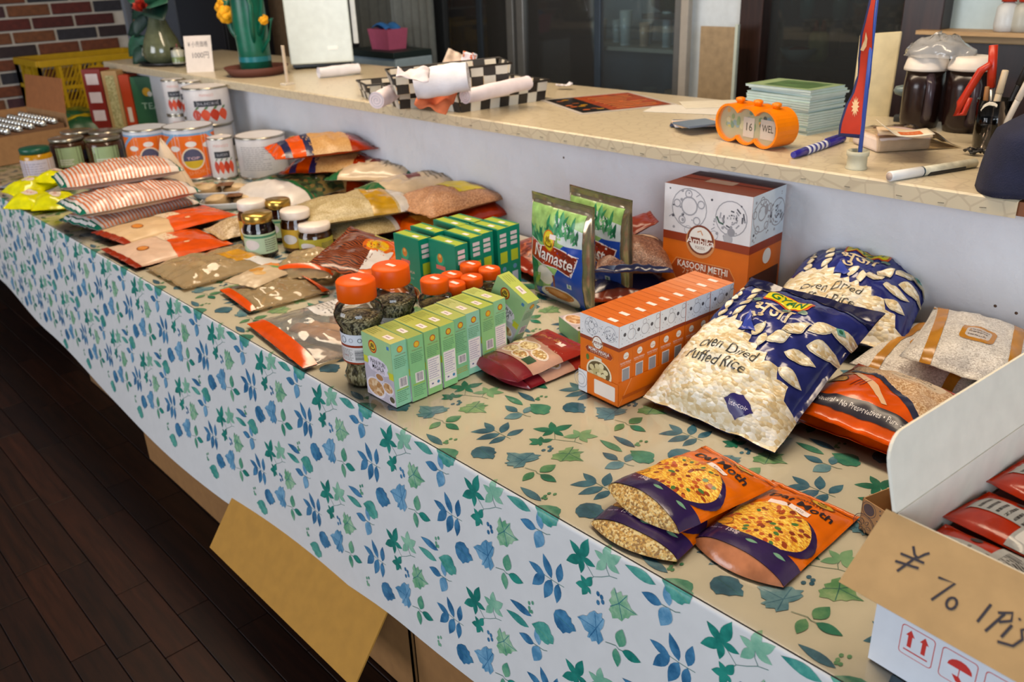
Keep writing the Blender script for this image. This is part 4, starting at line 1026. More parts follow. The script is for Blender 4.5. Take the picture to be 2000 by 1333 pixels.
# ================================================================== goods on the table: makers
def smooth01(x): x = max(0.0, min(1.0, x)); return x * x * (3 - 2 * x)
def lay3(bl, br, tl):
    """three corners given as pixel + height above the table -> pose, width, length"""
    a, b, c = T(*bl), T(*br), T(*tl)
    if (b - a).cross(c - a).z < 0: a, b, c = b, a, c + (b - a)
    ex = (b - a); ey = (c - a); w = ex.length; ex.normalize(); l = ey.dot(ey) ** .5
    ey = (ey - ex * ey.dot(ex)); l = ey.length; ey.normalize(); ez = ex.cross(ey)
    M = Matrix((ex, ey, ez)).transposed().to_4x4(); M.translation = a + ex * (w / 2) + ey * (l / 2)
    return M, w, l
def pose(x, y, h=0.0, rz=0.0, rx=0.0, ry=0.0):
    return Matrix.Translation((x, y, TZ + .0035 + h)) @ Euler((rx, ry, rz)).to_matrix().to_4x4()
def pouch(name, label, w, l, t, M, top, art=None, bottom=None, cat='bag', group=None, seal=(.012, .012), pk=.06, wr=.0025, seed=0, mid=.28,
          nu=26, nv=34, cell=None, kinks=9, sealmat=None, lump=0.0, lfreq=40, power=.6, extra=None, warp=None, gus=0.0, gusmat=None):
    o = bpy.data.objects.new(name, None); COL.objects.link(o); o.empty_display_size = .05
    o.location = M.translation; o.rotation_euler = M.to_euler(); tag(o, label, cat, group)
    s0, s1 = seal
    def prof(x, y):
        u = min(1, abs(2 * x / w)); yy = (y + l / 2 - s0) / max(1e-4, (l - s0 - s1)) * 2 - 1
        v = abs(yy) if not gus else max(0, yy)
        if v >= 1: return 0.0, yy
        return (max(0, 1 - u ** 2.4)) ** power * (max(0, 1 - v ** 2.8)) ** power, yy
    def surf(x, y, side):
        e, yy = prof(x, y)
        n1 = noise.noise((x * 26 + seed, y * 26, seed * 1.7)); n2 = noise.noise((x * 70 + seed, y * 70, seed + 3))
        z0 = mid * t
        edge = (1 - min(1, e * 1.4))
        puck = wr * 1.3 * noise.noise((x / w * kinks * 1.6 + seed, seed * 3.1, yy > 0)) * smooth01(1 - abs(abs(yy) - 1) * 4) * (1 if abs(yy) > .7 else 0)
        if side > 0: z = z0 + (1 - mid) * t * e + (n1 * wr * 1.5 + n2 * wr * .6) * (.35 + e) + puck
        else: z = z0 * (1 - e) + (n1 * wr * .5) * (1 - e) + puck - .0006
        if lump and side > 0: z += lump * e * noise.noise((x * lfreq, y * lfreq, seed * 2.3))
        z = max(z, .0004 if side < 0 else .0012)
        if gus and side > 0: z = max(z, 0) if yy > 0 else mid * t + ((1 - mid) * t * smooth01(1 + yy * .5) + gus * smooth01(-yy)) * max(0, 1 - abs(2 * x / w) ** 2.2) ** .7 + n1 * wr
        px = x * (1 - pk * e * .0 - pk * (1 - abs(2 * y / l) ** 2)) ; py = y * (1 - .35 * pk * (1 - abs(2 * x / w) ** 2))
        p = Vector((px, py, z))
        return warp(p) if warp else p
    G = [[surf(w * (i / nu - .5), l * (j / nv - .5), 1) for j in range(nv + 1)] for i in range(nu + 1)]
    def gn(i, j):
        a = G[min(i + 1, nu)][j] - G[max(i - 1, 0)][j]; b = G[i][min(j + 1, nv)] - G[i][max(j - 1, 0)]; n = a.cross(b)
        return n.normalized() if n.length > 1e-10 else Vector((0, 0, 1))
    GN = [[gn(i, j) for j in range(nv + 1)] for i in range(nu + 1)]
    def F(x, y, d):
        fx = max(0.0, min(nu - 1e-6, (x / w + .5) * nu)); fy = max(0.0, min(nv - 1e-6, (y / l + .5) * nv)); i, j = int(fx), int(fy); s, t_ = fx - i, fy - j
        mixv = lambda A: A[i][j] * ((1 - s) * (1 - t_)) + A[i + 1][j] * (s * (1 - t_)) + A[i][j + 1] * ((1 - s) * t_) + A[i + 1][j + 1] * (s * t_)
        p = mixv(G)
        return p + mixv(GN).normalized() * d if d > 0 else p
    mb = MB()
    mb.grid(lambda u, v: G[round(u * nu)][round(v * nv)].copy(), nu, nv, top); mb.grid(lambda u, v: surf(w * (u - .5), l * (v - .5), -1), nu, nv, bottom or top, flip=True)
    k = len(mb.v); nn = (nu + 1) * (nv + 1); fs = []
    q = lambda i, j: i * (nv + 1) + j
    ring = [q(i, 0) for i in range(nu)] + [q(nu, j) for j in range(nv)] + [q(i, nv) for i in range(nu, 0, -1)] + [q(0, j) for j in range(nv, 0, -1)]
    i_ = mb.m(bottom or top)
    for a, b in zip(ring, ring[1:] + ring[:1]): mb.f.append((a, nn + a, nn + b, b)[::-1]); mb.mi.append(i_); mb.sm.append(False)
    mb.build('bag_film', o)
    if gus:
        def gs_(u, v):
            x = w * (u - .5); a = surf(x, -l / 2, 1); k = max(0, 1 - abs(2 * x / w) ** 2) ; h = a.z * (1 - v) ** 1.3
            return Vector((a.x, a.y - (.018 * k) * math.sin(v * PI * .5) , max(.0006, h)))
        MB().grid(gs_, nu, 8, gusmat or top, flip=True).build('gusset', o)
    c = cell or (w / nu * 1.0, l / nv * 1.0)
    if sealmat:
        for nm, y0, y1 in (('bottom_seal', -l / 2, -l / 2 + s0), ('top_seal', l / 2 - s1, l / 2)):
            mt = sealmat[0 if nm[0] == 'b' else 1]
            if mt and y1 - y0 > .002: m2 = MB(); Art().rect(mt, -w / 2, y0, w / 2, y1).put(m2, F, c, off=.0005); m2.build(nm, o)
    if art:
        m2 = MB(); art.put(m2, F, c, off=.0009 + .09 * lump, step=.00007 + .1 * lump); m2.build('print', o)
    if extra: extra(o, F, c)
    return o
def carton(name, label, w, d, h, M, faces, prints=(), cat='box', group=None, bevel=.0008):
    """w along x (front), d along y, h along z; origin = front left bottom corner; faces = dict of materials"""
    o = bpy.data.objects.new(name, None); COL.objects.link(o); o.empty_display_size = .05
    o.location = M.translation; o.rotation_euler = M.to_euler(); tag(o, label, cat, group)
    mb = MB(); V = [(0,0,0),(w,0,0),(w,d,0),(0,d,0),(0,0,h),(w,0,h),(w,d,h),(0,d,h)]
    g = lambda k: faces.get(k, faces['all'])
    mb.add(V, [(0,1,5,4)], g('front')); mb.add(V, [(1,2,6,5)], g('right')); mb.add(V, [(2,3,7,6)], g('back')); mb.add(V, [(3,0,4,7)], g('left')); mb.add(V, [(4,5,6,7)], g('top')); mb.add(V, [(3,2,1,0)], g('all'))
    # weld the shared corners
    me = mb.build('carton', o)
    bm = bmesh.new(); bm.from_mesh(me.data); bmesh.ops.remove_doubles(bm, verts=bm.verts, dist=1e-5); bm.to_mesh(me.data); bm.free()
    maps = {'front': plane_map((0, 0, 0), (1, 0, 0), (0, 0, 1)), 'right': plane_map((w, 0, 0), (0, 1, 0), (0, 0, 1)), 'top': plane_map((0, 0, h), (1, 0, 0), (0, 1, 0)), 'left': plane_map((0, d, 0), (0, -1, 0), (0, 0, 1))}
    for face, art in prints:
        m2 = MB(); art.put(m2, maps[face], smooth=False); m2.build(face + '_print', o)
    return o
STK = mat('#e6d6d2', .6)     # price stickers
TXT = mat('#2c2826', .5); WTX = mat('#e9e2dc', .45)
# ------------------------------------------------------------------ pani puri masala boxes
PG1, PG2, PG3 = card('#9fc08a'), card('#8cc596'), card('#b0bd5c'); LILAC = card('#b7acb4'); LIL2 = card('#d8cdd6'); RNG = card('#b5441f'); YLW = card('#c8c43e'); LEMB = card('#e0b83c')
NUT = grains(['#c9a077', '#b98a5c', '#d9b994', '#a87848'], 150, .5, strength=.2)
def pani_front():
    a = Art(); w, h = .0885, .122
    a.rect(LILAC, 0, 0, w, h * .55); a.poly(PG1, [(0, h * .55), (w, h * .47), (w, h), (0, h)])
    a.rect(YLW, 0, h * .52, .012, h * .63); a.rect(YLW, w - .014, h * .42, w, h * .53)
    a.ell(RNG, w * .36, h * .83, .0125, .0125); a.ell(LEMB, w * .36, h * .83, .0095, .0095); a.text(TXT, '♨', w * .36, h * .83, .010)
    a.poly(LIL2, [(.012, h * .50), (.016, h * .58), (.012, h * .62), (.02, h * .66), (.044, h * .68), (.06, h * .655), (.07, h * .62), (.074, h * .56), (.070, h * .51), (.074, h * .46), (.06, h * .42), (.04, h * .43), (.02, h * .44)])
    a.text(TXT, 'PANI PURI', .0435, h * .595, .0088, .044, bold=.012); a.text(TXT, 'MASALA', .0435, h * .515, .0088, .036, bold=.012); a.text(card('#8a5a52'), 'パニプリマサラ', .0435, h * .455, .004, .036)
    a.rect(card('#4c7fae'), w - .013, h * .885, w - .006, h * .94)
    a.ell(card('#d9cfd4'), .030, .020, .029, .020); a.ell(NUT, .030, .021, .025, .0165); a.ell(card('#d9cfd4'), .068, .030, .017, .012); a.ell(NUT, .068, .031, .014, .0095)
    a.ell(card('#cfc4cb'), .045, .044, .014, .009); a.ell(card('#a9794c'), .045, .045, .011, .006); a.ell(card('#cfc7cb'), .078, .010, .0095, .009); a.ell(card('#544a34'), .078, .0115, .0075, .006)
    return a
def pani_side(kind):
    a = Art(); w, h = .0325, .122; x0 = .004
    a.ell(RNG if kind else card('#c9702c'), w * .55, h * .88, .0062); a.ell(LEMB, w * .55, h * .88, .0046); tx = card('#5d8f68')
    a.text(card('#8a6a3a'), 'MASALA POWDER', w * .55, h * .80, .0022, .022)
    a.lines(tx, x0, h * .60, w - .003, h * .77, 6, .38, kind + 3)
    if kind == 0: a.rect(WTX, .010, h * .28, .028, h * .44); a.bars(card('#6a6478'), .012, h * .30, .026, h * .43, 8); a.lines(tx, x0, h * .06, w - .003, h * .24, 6, .38, 5); a.rect(card('#9ab85a'), .004, h * .25, w - .003, h * .27)
    elif kind == 1: a.rect(WTX, .003, h * .22, w - .002, h * .58); a.lines(card('#a79fb5'), .005, h * .24, w - .005, h * .56, 9, .4, 8); a.rect(WTX, .003, h * .10, w - .002, h * .215); a.ell(card('#3f7fa8'), .024, h * .16, .003); a.ell(card('#5a5a86'), .011, h * .16, .0024, .0016)
    else: a.lines(tx, x0, h * .45, w - .003, h * .6, 5, .38, 9); a.rect(WTX, .008, h * .26, .027, h * .4); a.bars(card('#6a6478'), .010, h * .275, .025, h * .385, 8); a.lines(card('#b99a3c'), x0, h * .10, w - .003, h * .2, 3, .4, 4)
    return a
def pani_top(seed):
    a = Art(); r = random.Random(seed); w, d = .0885, .0325
    a.lines(card('#8f9a4c'), .006, .005, .03, .026, 4, .3, seed); x = r.uniform(.040, .052); a.rect(STK, x, .009, x + .022, .021); a.rect(card('#9c8f9a'), x + .004, .0135, x + .016, .0165); return a
rows = [(-1.2315, .037, 0.0), (-1.228, .0718, -.02), (-1.2285, .106, .0), (-1.2295, .1415, .02), (-1.2360, .1765, .0), (-1.2385, .2115, -.015), (-1.2410, .2475, .01), (-1.2480, .283, .03)]
ordn = ('first', 'second', 'third', 'fourth', 'fifth', 'sixth', 'seventh', 'eighth')
for i, (x, y, rz) in enumerate(rows):
    kind = (0, 0, 1, 1, 2, 1, 0, 1)[i]
    carton('masala_box', ('front masala box of the pale green row showing the bowls picture' if i == 0 else ordn[i] + ' masala box from the front in the pale green row'), .0885, .0325, .122 + .0006 * (i % 3), pose(x, y, 0, rz),
           dict(all=PG2, front=PG1, right=card(('#8fc7a4', '#86bf86', '#8cbf7c', '#8fc987', '#84be8f', '#93c9ad', '#8ec583', '#94cc9a')[i]), top=card(('#b3b267', '#8f9e4c', '#a8ad4f', '#9fa74a', '#a2ad5a', '#aeb472', '#a3b14d', '#b2bd69')[i])),
           (([('front', pani_front())]) + [('right', pani_side(kind)), ('top', pani_top(i))]), group='pale green masala boxes')
# one box leaning on the row, one lying behind it
Mx = Matrix.Translation((-1.262, .338, TZ + .0045 + .0885 * math.sin(math.radians(27)))) @ Euler((0, math.radians(27), math.radians(4))).to_matrix().to_4x4()
carton('masala_box', 'pale green masala box leaning askew behind the row', .0885, .0325, .122, Mx, dict(all=PG2, front=card('#b9c58f'), right=card('#9fd0ac'), top=PG3), [('front', pani_front()), ('right', pani_side(0)), ('top', pani_top(21))], group='pale green masala boxes')  # front and right colours paler than those of the row
Mx = Matrix.Translation((-1.175, .515, TZ + .0045)) @ Euler((math.radians(-90), 0, math.radians(62))).to_matrix().to_4x4() 
carton('masala_box', 'pale green masala box lying flat in front of the tea packet', .0885, .0325, .122, pose(-1.172, .475, .0325, -.35, -PI / 2), dict(all=PG2, front=PG1, right=card('#8fb95c'), top=card('#a9b84a')), [('front', pani_front()), ('right', pani_side(2)), ('top', pani_top(33))], group='pale green masala boxes')
# ------------------------------------------------------------------ momo masala boxes in their display tray
ORA = mat('#d2670e', .42, vary=.03); ORB = mat('#bc590c', .42); BRN = mat('#74321a', .42); PAPW = mat('#d9d6d8', .45); INKG = mat('#97969c', .5); INKD = mat('#4a4a52', .5); DRED = mat('#8a3316', .42)
def doodle(w, h, seed, k=1.0, dots=True):
    a = Art(); r = random.Random(seed)
    a.ring(INKG, w * .30, h * .55, h * .42 * k, h * .022); a.ring(INKG, w * .30, h * .6, h * .2 * k, h * .03); a.ring(INKG, w * .78, h * .5, h * .36 * k, h * .022)
    for i in range(5):
        t = i * 1.25 + .4; a.ring(INKG, w * .30 + h * .30 * math.cos(t), h * .55 + h * .30 * math.sin(t), h * .09, h * .025, 10)
    for i in range(30):
        t = r.uniform(0, 6.3); rr = r.uniform(0, h * .30); a.stroke(INKD if i % 3 == 0 else INKG, [(w * .78 + rr * math.cos(t), h * .5 + rr * math.sin(t)), (w * .78 + rr * math.cos(t + .5), h * .5 + rr * math.sin(t + .5))], h * .03)
    for i in range(26):
        x, y = r.uniform(.03, .97) * w, r.uniform(.06, .94) * h; a.ell(INKD if i % 4 == 0 else INKG, x, y, h * r.uniform(.015, .035), None, 8)
    for i in range(5):
        x, y = r.uniform(.05, .95) * w, r.uniform(.1, .9) * h; a.stroke(INKG, [(x, y), (x + h * .08, y + h * .06)], h * .02)
    return a
def logo(a, cx, cy, r):
    a.ell(mat('#c98a5a', .45), cx, cy - r * .12, r * 1.1, None, 24); a.ell(BRN, cx, cy, r, None, 24); a.ell(mat('#e4ded6', .45), cx, cy, r * .87, None, 24)
    a.stroke(mat('#c9895c', .45), [(cx - r * .25, cy + r * .5), (cx, cy + r * .62), (cx + r * .15, cy + r * .35)], r * .08)
    a.rect(BRN, cx - r * .9, cy - r * .28, cx + r * .9, cy + r * .12); a.text(mat('#f0e6dd', .4), 'Ambika', cx, cy - r * .08, r * .42, r * 2.05, bold=.012); a.text(BRN, 'FOODS', cx, cy - r * .52, r * .2, r * .7)
def momo_front():
    w, h = .094, .148; a = Art(); a.rect(PAPW, 0, h * .735, w, h); a.add(doodle(w, h * .265, 3), 0, h * .735); a.rect(DRED, 0, h * .69, w, h * .737)
    logo(a, w * .46, h * .70, .0125)
    a.poly(mat('#d9783a', .42), [(.012, h * .585), (.018, h * .63), (.076, h * .63), (.082, h * .585), (.076, h * .535), (.018, h * .535)]); a.poly(DRED, [(.0135, h * .585), (.019, h * .623), (.075, h * .623), (.0805, h * .585), (.075, h * .542), (.019, h * .542)])
    a.text(WTX, 'MOMO MASALA', w * .5, h * .60, .0058, .050, bold=.012); a.text(mat('#e2c2a8', .4), 'モモマサラ मोमो मसला', w * .5, h * .565, .0036, .042)
    a.poly(mat('#cfc7b4', .45), [(w * .36, h * .46), (w * .58, h * .46), (w * .56, h * .51), (w * .38, h * .51)])
    a.ell(mat('#e2d3b6', .45), w * .5, h * .32, .031, .024, 26); a.ell(mat('#5c4a2a', .5), w * .5, h * .33, .027, .0195, 26)
    r = random.Random(4)
    for k in range(13):
        t = k * 2.4; rr = .019 * math.sqrt(k / 13); a.ell(mat(('#c9b98c', '#b5a473', '#d6c89e')[k % 3], .5), w * .5 + rr * math.cos(t) * 1.2, h * .33 + rr * math.sin(t) * .8, .0062, .0052, 9)
    a.ell(mat('#4d6a2c', .5), w * .2, h * .47, .004, .006, 8)
    return a
def momo_side():
    w, h = .0333, .148; a = Art(); a.rect(mat('#dfe4ea', .42), 0, h * .735, w, h); a.rect(DRED, 0, h * .69, w, h * .737)  # side white paler and cooler than the front, daylight put into its colour
    a.ell(INKD, w * .4, h * .88, .0035, None, 12); a.ring(INKG, w * .9, h * .86, .010, .0009); a.ring(INKG, w * .85, h * .95, .005, .0008)
    for i, (x, y) in enumerate(((.2, .78), (.15, .95), (.55, .80), (.7, .77), (.25, .84))): a.ell(INKG, x * w, y * h, .0010, None, 6)
    a.ell(mat('#e4ded6', .45), w * .52, h * .61, .0065, None, 16); a.text(DRED, 'Ambika', w * .52, h * .605, .0022, .010); a.text(WTX, 'MOMO MASALA', w * .5, h * .53, .0034, .026); a.text(mat('#e2c2a8', .4), 'SPICE MIX POWDER', w * .5, h * .505, .0022, .024)
    a.rect(WTX, .008, h * .12, w - .007, h * .46); a.rect(mat('#8f9096', .4), .009, h * .30, w - .008, h * .45); a.lines(mat('#4d4d57', .4), .009, h * .14, w - .009, h * .29, 6, .4, 5)
    return a
def momo_top(s):
    a = Art(); w, d = .094, .0333; r = random.Random(s); a.rect(mat('#a84f18', .45), .0, .014, w, .0148); x = .052 + r.uniform(-.004, .004); a.rect(STK, x, .010, x + .020, .0195); return a
MOM = Matrix.Translation((-.9600, .3085, TZ + .0040)) @ Euler((0, 0, math.radians(-3.6))).to_matrix().to_4x4()
o = thing('display_tray', 'orange and white open display tray under the spice boxes', 'tray', MOM.translation, 0, rot=MOM.to_euler())
tw, tl_, th_ = .0985, .308, .042
for nm, lo, hi, mt in (('tray_bottom', (0, 0, 0), (tw, tl_, .0012), ORB), ('front_wall', (0, 0, 0), (tw, .0009, th_), ORA), ('side_wall', (tw - .0009, 0, 0), (tw, tl_, th_ + .004), ORA), ('side_wall', (0, 0, 0), (.0009, tl_, th_ + .004), ORB), ('back_wall', (0, tl_ - .0009, 0), (tw, tl_, th_), ORB)):
    MB().box(lo, hi, mt).build(nm, o)
m2 = MB(); a = Art(); a.rect(PAPW, 0, 0, .022, th_); a.ring(INKG, .006, .022, .016, .0012); a.ring(INKG, .006, .022, .010, .001); a.rrect(mat('#e0d2c6', .5), .040, .007, .091, .035, .002); a.put(m2, plane_map((0, 0, 0), (1, 0, 0), (0, 0, 1)), smooth=False)
a = Art(); a.poly(mat('#dd8a52', .42), [(.0, .0), (.0015, .0), (.034, .0465), (.031, .0465)]); a.rect(mat('#b0511a', .42), .01, .012, .12, .018); a.put(m2, plane_map((tw, 0, 0), (0, 1, 0), (0, 0, 1)), smooth=False); m2.build('tray_print', o)
mf, ms_ = momo_front(), momo_side()
for i in range(9):
    dxy = (.0022 + (.0007 if i % 2 else 0) + (.001 if i == 0 else 0), .0016 + i * .0338)
    carton('spice_box', 'front box of the orange spice boxes showing a bowl of dumplings' if i == 0 else ('rearmost orange spice box in the display tray' if i == 8 else ordn[i] + ' orange spice box from the front in the display tray'), .094, .0333, .148, MOM @ Matrix.Translation((dxy[0], dxy[1], .0016)), dict(all=ORB, front=ORA, right=ORA, top=mat(('#c4621c', '#c8641e', '#bf5a18', '#c9671f', '#c66522', '#c97038', '#cc7a48', '#d08458', '#cf8052')[0 if i < 4 else i], .45)),
           ([('front', mf)] if i == 0 else []) + [('right', ms_), ('top', momo_top(i))], group='orange spice boxes in the display tray')
# ------------------------------------------------------------------ big kasoori methi carton
KW, KD, KH = .212, .135, .262
km = Art(); km.rect(PAPW, 0, KH * .60, KW, KH); km.add(doodle(KW, KH * .40, 11), 0, KH * .60)
for i in range(4): km.ring(INKG, KW * (.3 + .15 * i), KH * .64, .010, .0012)
km.ell(mat('#a9a8ac', .5), KW * .76, KH * .63, .011); km.ell(mat('#8f8e94', .5), KW * .79, KH * .69, .009); km.stroke(mat('#3f5a4c', .5), [(KW * .62, KH * .80), (KW * .65, KH * .755), (KW * .70, KH * .745)], .004)
km.rect(DRED, 0, KH * .535, KW, KH * .605); logo(km, KW * .45, KH * .575, .033)
km.poly(mat('#d88a4c', .42), [(KW * .10, KH * .30), (KW * .17, KH * .39), (KW * .80, KH * .39), (KW * .87, KH * .30), (KW * .80, KH * .20), (KW * .17, KH * .20)]); km.poly(mat('#a8481a', .42), [(KW * .11, KH * .30), (KW * .177, KH * .382), (KW * .793, KH * .382), (KW * .86, KH * .30), (KW * .793, KH * .208), (KW * .177, KH * .208)])
km.text(WTX, 'KASOORI METHI', KW * .485, KH * .345, .0145, .125, bold=.015); km.text(mat('#e2c2a8', .4), 'フェヌグリークリーフ', KW * .485, KH * .285, .012, .100); km.text(mat('#e2c2a8', .4), 'कसूरी मेथी', KW * .485, KH * .235, .011, .06)
ks = Art(); ks.rect(mat('#ccd6de', .42), 0, KH * .60, KD, KH); ks.add(doodle(KD, KH * .40, 15, .8), 0, KH * .60); ks.rect(DRED, 0, KH * .535, KD, KH * .605); ks.ell(mat('#e4ded6', .45), KD * .55, KH * .46, .017); ks.ell(INKG, KD * .42, KH * .86, .007, .012)  # bluish side white has the daylight on that face painted in
ks.rect(mat('#4a2010', .42), KD * .05, 0, KD * .95, KH * .34)
carton('spice_carton', 'large orange spice carton with a white patterned top against the counter wall', KW, KD, KH, pose(-1.140, .775, 0, math.radians(3)), dict(all=ORB, front=ORA, right=ORA, top=mat('#5c2414', .4)), [('front', km), ('right', ks), ('top', Art().rect(mat('#3a1810', .35), .0, KD * .48, KW, KD * .52).rect(mat('#7a675f', .2), KW * .3, KD * .40, KW * .62, KD * .62))])
# ------------------------------------------------------------------ teal green boxes
GT = mat('#0c7a5c', .38); GTS = mat('#0a8066', .38); GTT = mat('#9fb23c', .4)
def green_front():
    w, h = .090, .150; a = Art(); a.ell(mat('#2f9a70', .4), w * .42, h * .72, .014); a.ell(mat('#c9782c', .4), w * .42, h * .75, .0085, .0105); a.ell(mat('#e0a95a', .4), w * .42, h * .78, .004); a.rect(mat('#d96a5a', .4), w * .25, h * .57, w * .60, h * .635)
    a.text(mat('#d9b8a0', .4), 'VEG MASALA', w * .45, h * .46, .006, .056); a.text(mat('#9fc7ae', .4), 'MIX POWDER', w * .55, h * .36, .004, .03)
    a.ell(mat('#b98450', .4), w * .27, h * .15, .020, .014); a.ell(mat('#8a5228', .4), w * .27, h * .16, .016, .010); a.ell(mat('#c98f5a', .4), w * .72, h * .14, .018, .013); a.ell(mat('#7a4a22', .4), w * .72, h * .15, .014, .009); return a
def green_side():
    w, h = .037, .150; a = Art()
    for i in range(3): a.rect(mat('#d9c9cc', .4), w * .2, h * (.70 + .08 * i), w * .75, h * (.755 + .08 * i))
    a.rect(mat('#b3c23a', .4), w * .2, h * .44, w * .8, h * .62); a.ell(mat('#5f8fb4', .4), w * .5, h * .34, .006); a.rect(mat('#b9bfd2', .4), w * .25, h * .08, w * .75, h * .26); return a
def green_top(s):
    a = Art(); r = random.Random(s); a.rect(mat('#0c7a5c', .4), 0, 0, .088, .006); a.rect(mat('#0c7a5c', .4), 0, .030, .088, .036); x = .048 + r.uniform(-.008, .006); a.rect(STK, x, .011, x + .018, .021); return a
gf, gs = green_front(), green_side()
def onrow(px, py, h): return T(px, py, h)
gi = 0
for (lst, nm) in ((((768, 456), (801, 442), (846, 430), (876, 424)), 'left'), (((836, 467), (867, 452), (889, 444), (919, 437), (941, 430)), 'right')):
    for k, (px, py) in enumerate(lst):
        p = T(px, py, .153)
        x, y = p.x, p.y
        carton('curry_box', f'{ordn[k]} teal green box from the front in the {nm} row of teal boxes', .090, .037, .150, pose(x, y, 0, .03 - .02 * (k % 3)), dict(all=GTS, front=GT, right=GTS, top=GTT), [('front', gf), ('right', gs), ('top', green_top(gi))], group='teal green boxes'); gi += 1
# ------------------------------------------------------------------ spice jars with orange caps
CAPO = mat('#dc5800', .42, 0, .2, vary=.04); PET = clear('jar_plastic', '#ece9e2', .05, 1.15, .12, 30)
SEED = grains(['#57503a', '#8f8662', '#b0a784', '#3f3a2c', '#c4bc9c'], 260, .4, (1, 1, .5))
def spice_jar(label, x, y, r, h, rz=0.0, lab=True, group='orange capped spice jars', fill=SEED):
    t = thing('spice_jar', label, 'jar', (x, y, TZ + .0035), rz, group); hc = h * .83
    prof = [(r * .86, 0), (r * .93, h * .012), (r * .97, h * .10), (r * .84, h * .16), (r * .84, h * .20), (r * .96, h * .24), (r * .96, h * .52), (r * .92, h * .55), (r * 1.16, h * .64), (r * 1.18, h * .70), (r * 1.02, h * .77), (r * .80, h * .80), (r * .80, hc)]
    MB().lathe(prof, PET, 32, caps=False).build('clear_body', t)
    MB().lathe([(r * .80, .003)] + [(a * .94, b) for a, b in prof[1:9]] + [(r * .3, h * .66), (.0001, h * .655)], fill, 24).build('seeds', t)
    c = MB(); c.lathe([(r * .88, hc - .002), (r * .92, hc), (r * .92, h - .003), (r * .86, h), (.0001, h)], CAPO, 36); c.build('cap', t)
    for k in range(30):
        pass
    m2 = MB(); Art().rect(STK, -.011, -.003, .011, .006).put(m2, plane_map((0, 0, h), (1, 0, 0), (0, 1, 0))); m2.build('price_sticker', t)
    if lab:
        a = Art(); L = 2 * PI * r
        a.rect(mat('#cfd0d4', .4), -L * .5, h * .425, L * .5, h * .53); a.rect(DRED, -L * .5, h * .40, L * .5, h * .427); a.rect(mat('#d4cdc8', .4), -L * .5, h * .255, L * .5, h * .405); a.rect(DRED, -L * .5, h * .24, L * .5, h * .258)
        for i in range(14): a.ring(INKG if i % 2 else INKD, -L * .46 + i * L / 14.2, h * .475, h * (.022 + .012 * (i % 3 == 0)), h * .006, 12)
        a.lines(mat('#6b6660', .4), -L * .10, h * .27, L * .04, h * .39, 9, .4, 3); a.bars(mat('#3b3a3d', .4), L * .055, h * .275, L * .13, h * .385, 10, True); a.text(mat('#a83a26', .4), 'SPICE', -L * .02, h * .32, h * .014)
        f = lambda xx, yy, d: Vector(((r * .97 + d) * math.sin(xx / r), -(r * .97 + d) * math.cos(xx / r), yy))
        m2 = MB(); a.put(m2, f, cell=(r * .2, None), off=.0004); m2.build('label_sleeve', t)
    return t
spice_jar('tall orange capped spice jar at the front table edge', -1.279, .066, .039, .200, .25)
spice_jar('tall orange capped spice jar standing behind the front one', -1.304, .160, .039, .196, .1)
spice_jar('medium orange capped spice jar behind the pale green row', -1.306, .262, .031, .142, 0, False, fill=grains(['#8c7a4a', '#6f5d38', '#a5915c'], 300, .5))
JF = grains(['#a09a68', '#86804f', '#b5ad7e'], 320, .5)
for (px, py, lab) in ((882, 538, 'left small orange capped jar of the cluster before the teal boxes'), (919, 518, 'rearmost small orange capped jar of the cluster before the teal boxes'), (887, 556, 'front small orange capped jar of the cluster before the teal boxes'), (921, 543, 'middle small orange capped jar of the cluster before the teal boxes'), (956, 527, 'right small orange capped jar standing alone of the cluster')):
    p = T(px, py, .112)
    spice_jar(lab, p.x, p.y, .0255, .112, 0, False, 'small orange capped jars', JF)
# ------------------------------------------------------------------ carton of noodle packets at the right edge
YAW = math.radians(-5.0); CB = Matrix.Translation((-.2865, .052, TZ + .0036)) @ Matrix.Rotation(YAW, 4, 'Z')
cx_ = thing('noodle_carton', 'open white and kraft carton of noodle packets with a handwritten price flap', 'carton', CB.translation, YAW)
CW, CD, CH, CT = .44, .40, .19, .004
CREAM = mat('#e4e0d2', .8, vary=.03); CWHT = mat('#d3d6dc', .6, vary=.02)
for nm, lo, hi in (('carton_bottom', (0, 0, 0), (CW, CD, CT)), ('wall_front', (0, 0, 0), (CW, CT, CH)), ('wall_left', (0, 0, 0), (CT, CD, CH)), ('wall_back', (0, CD - CT, 0), (CW, CD, CH)), ('wall_right', (CW - CT, 0, 0), (CW, CD, CH))):
    mb = MB(); mb.box(lo, hi, CREAM if nm != 'wall_front' else CREAM)
    ob = mb.build({'carton_bottom': 'bottom', 'wall_front': 'front_panel', 'wall_left': 'side_panel', 'wall_back': 'back_panel', 'wall_right': 'side_panel'}[nm], cx_)
    if nm == 'wall_front': fpn = ob
m2 = MB(); a = Art(); RP = mat('#c23a34', .5); a.rect(CWHT, 0, 0, CW, CH)
def icon(x, y, s=.036):
    a.rrect(RP, x, y, x + s, y + s * 1.05, .004); a.rrect(CWHT, x + .0009, y + .0009, x + s - .0009, y + s * 1.05 - .0009, .0035)
icon(.030, .032)
for k in (0, 1):
    x = .038 + k * .015; a.rect(RP, x, .044, x + .0045, .058); a.poly(RP, [(x - .0025, .058), (x + .007, .058), (x + .00225, .066)])
a.rect(RP, .035, .0385, .061, .0402)
icon(.073, .032); a.poly(RP, [(.080, .052)] + [(.0925 + .0125 * math.cos(t), .052 + .011 * math.sin(t)) for t in [PI * i / 8 for i in range(8, -1, -1)]]); a.rect(RP, .0920, .043, .0930, .052); a.poly(RP, [(.086, .043), (.0935, .043), (.099, .036), (.091, .036)])
icon(.116, .032); a.ring(RP, .134, .048, .011, .0016); a.ring(RP, .134, .048, .006, .0012)
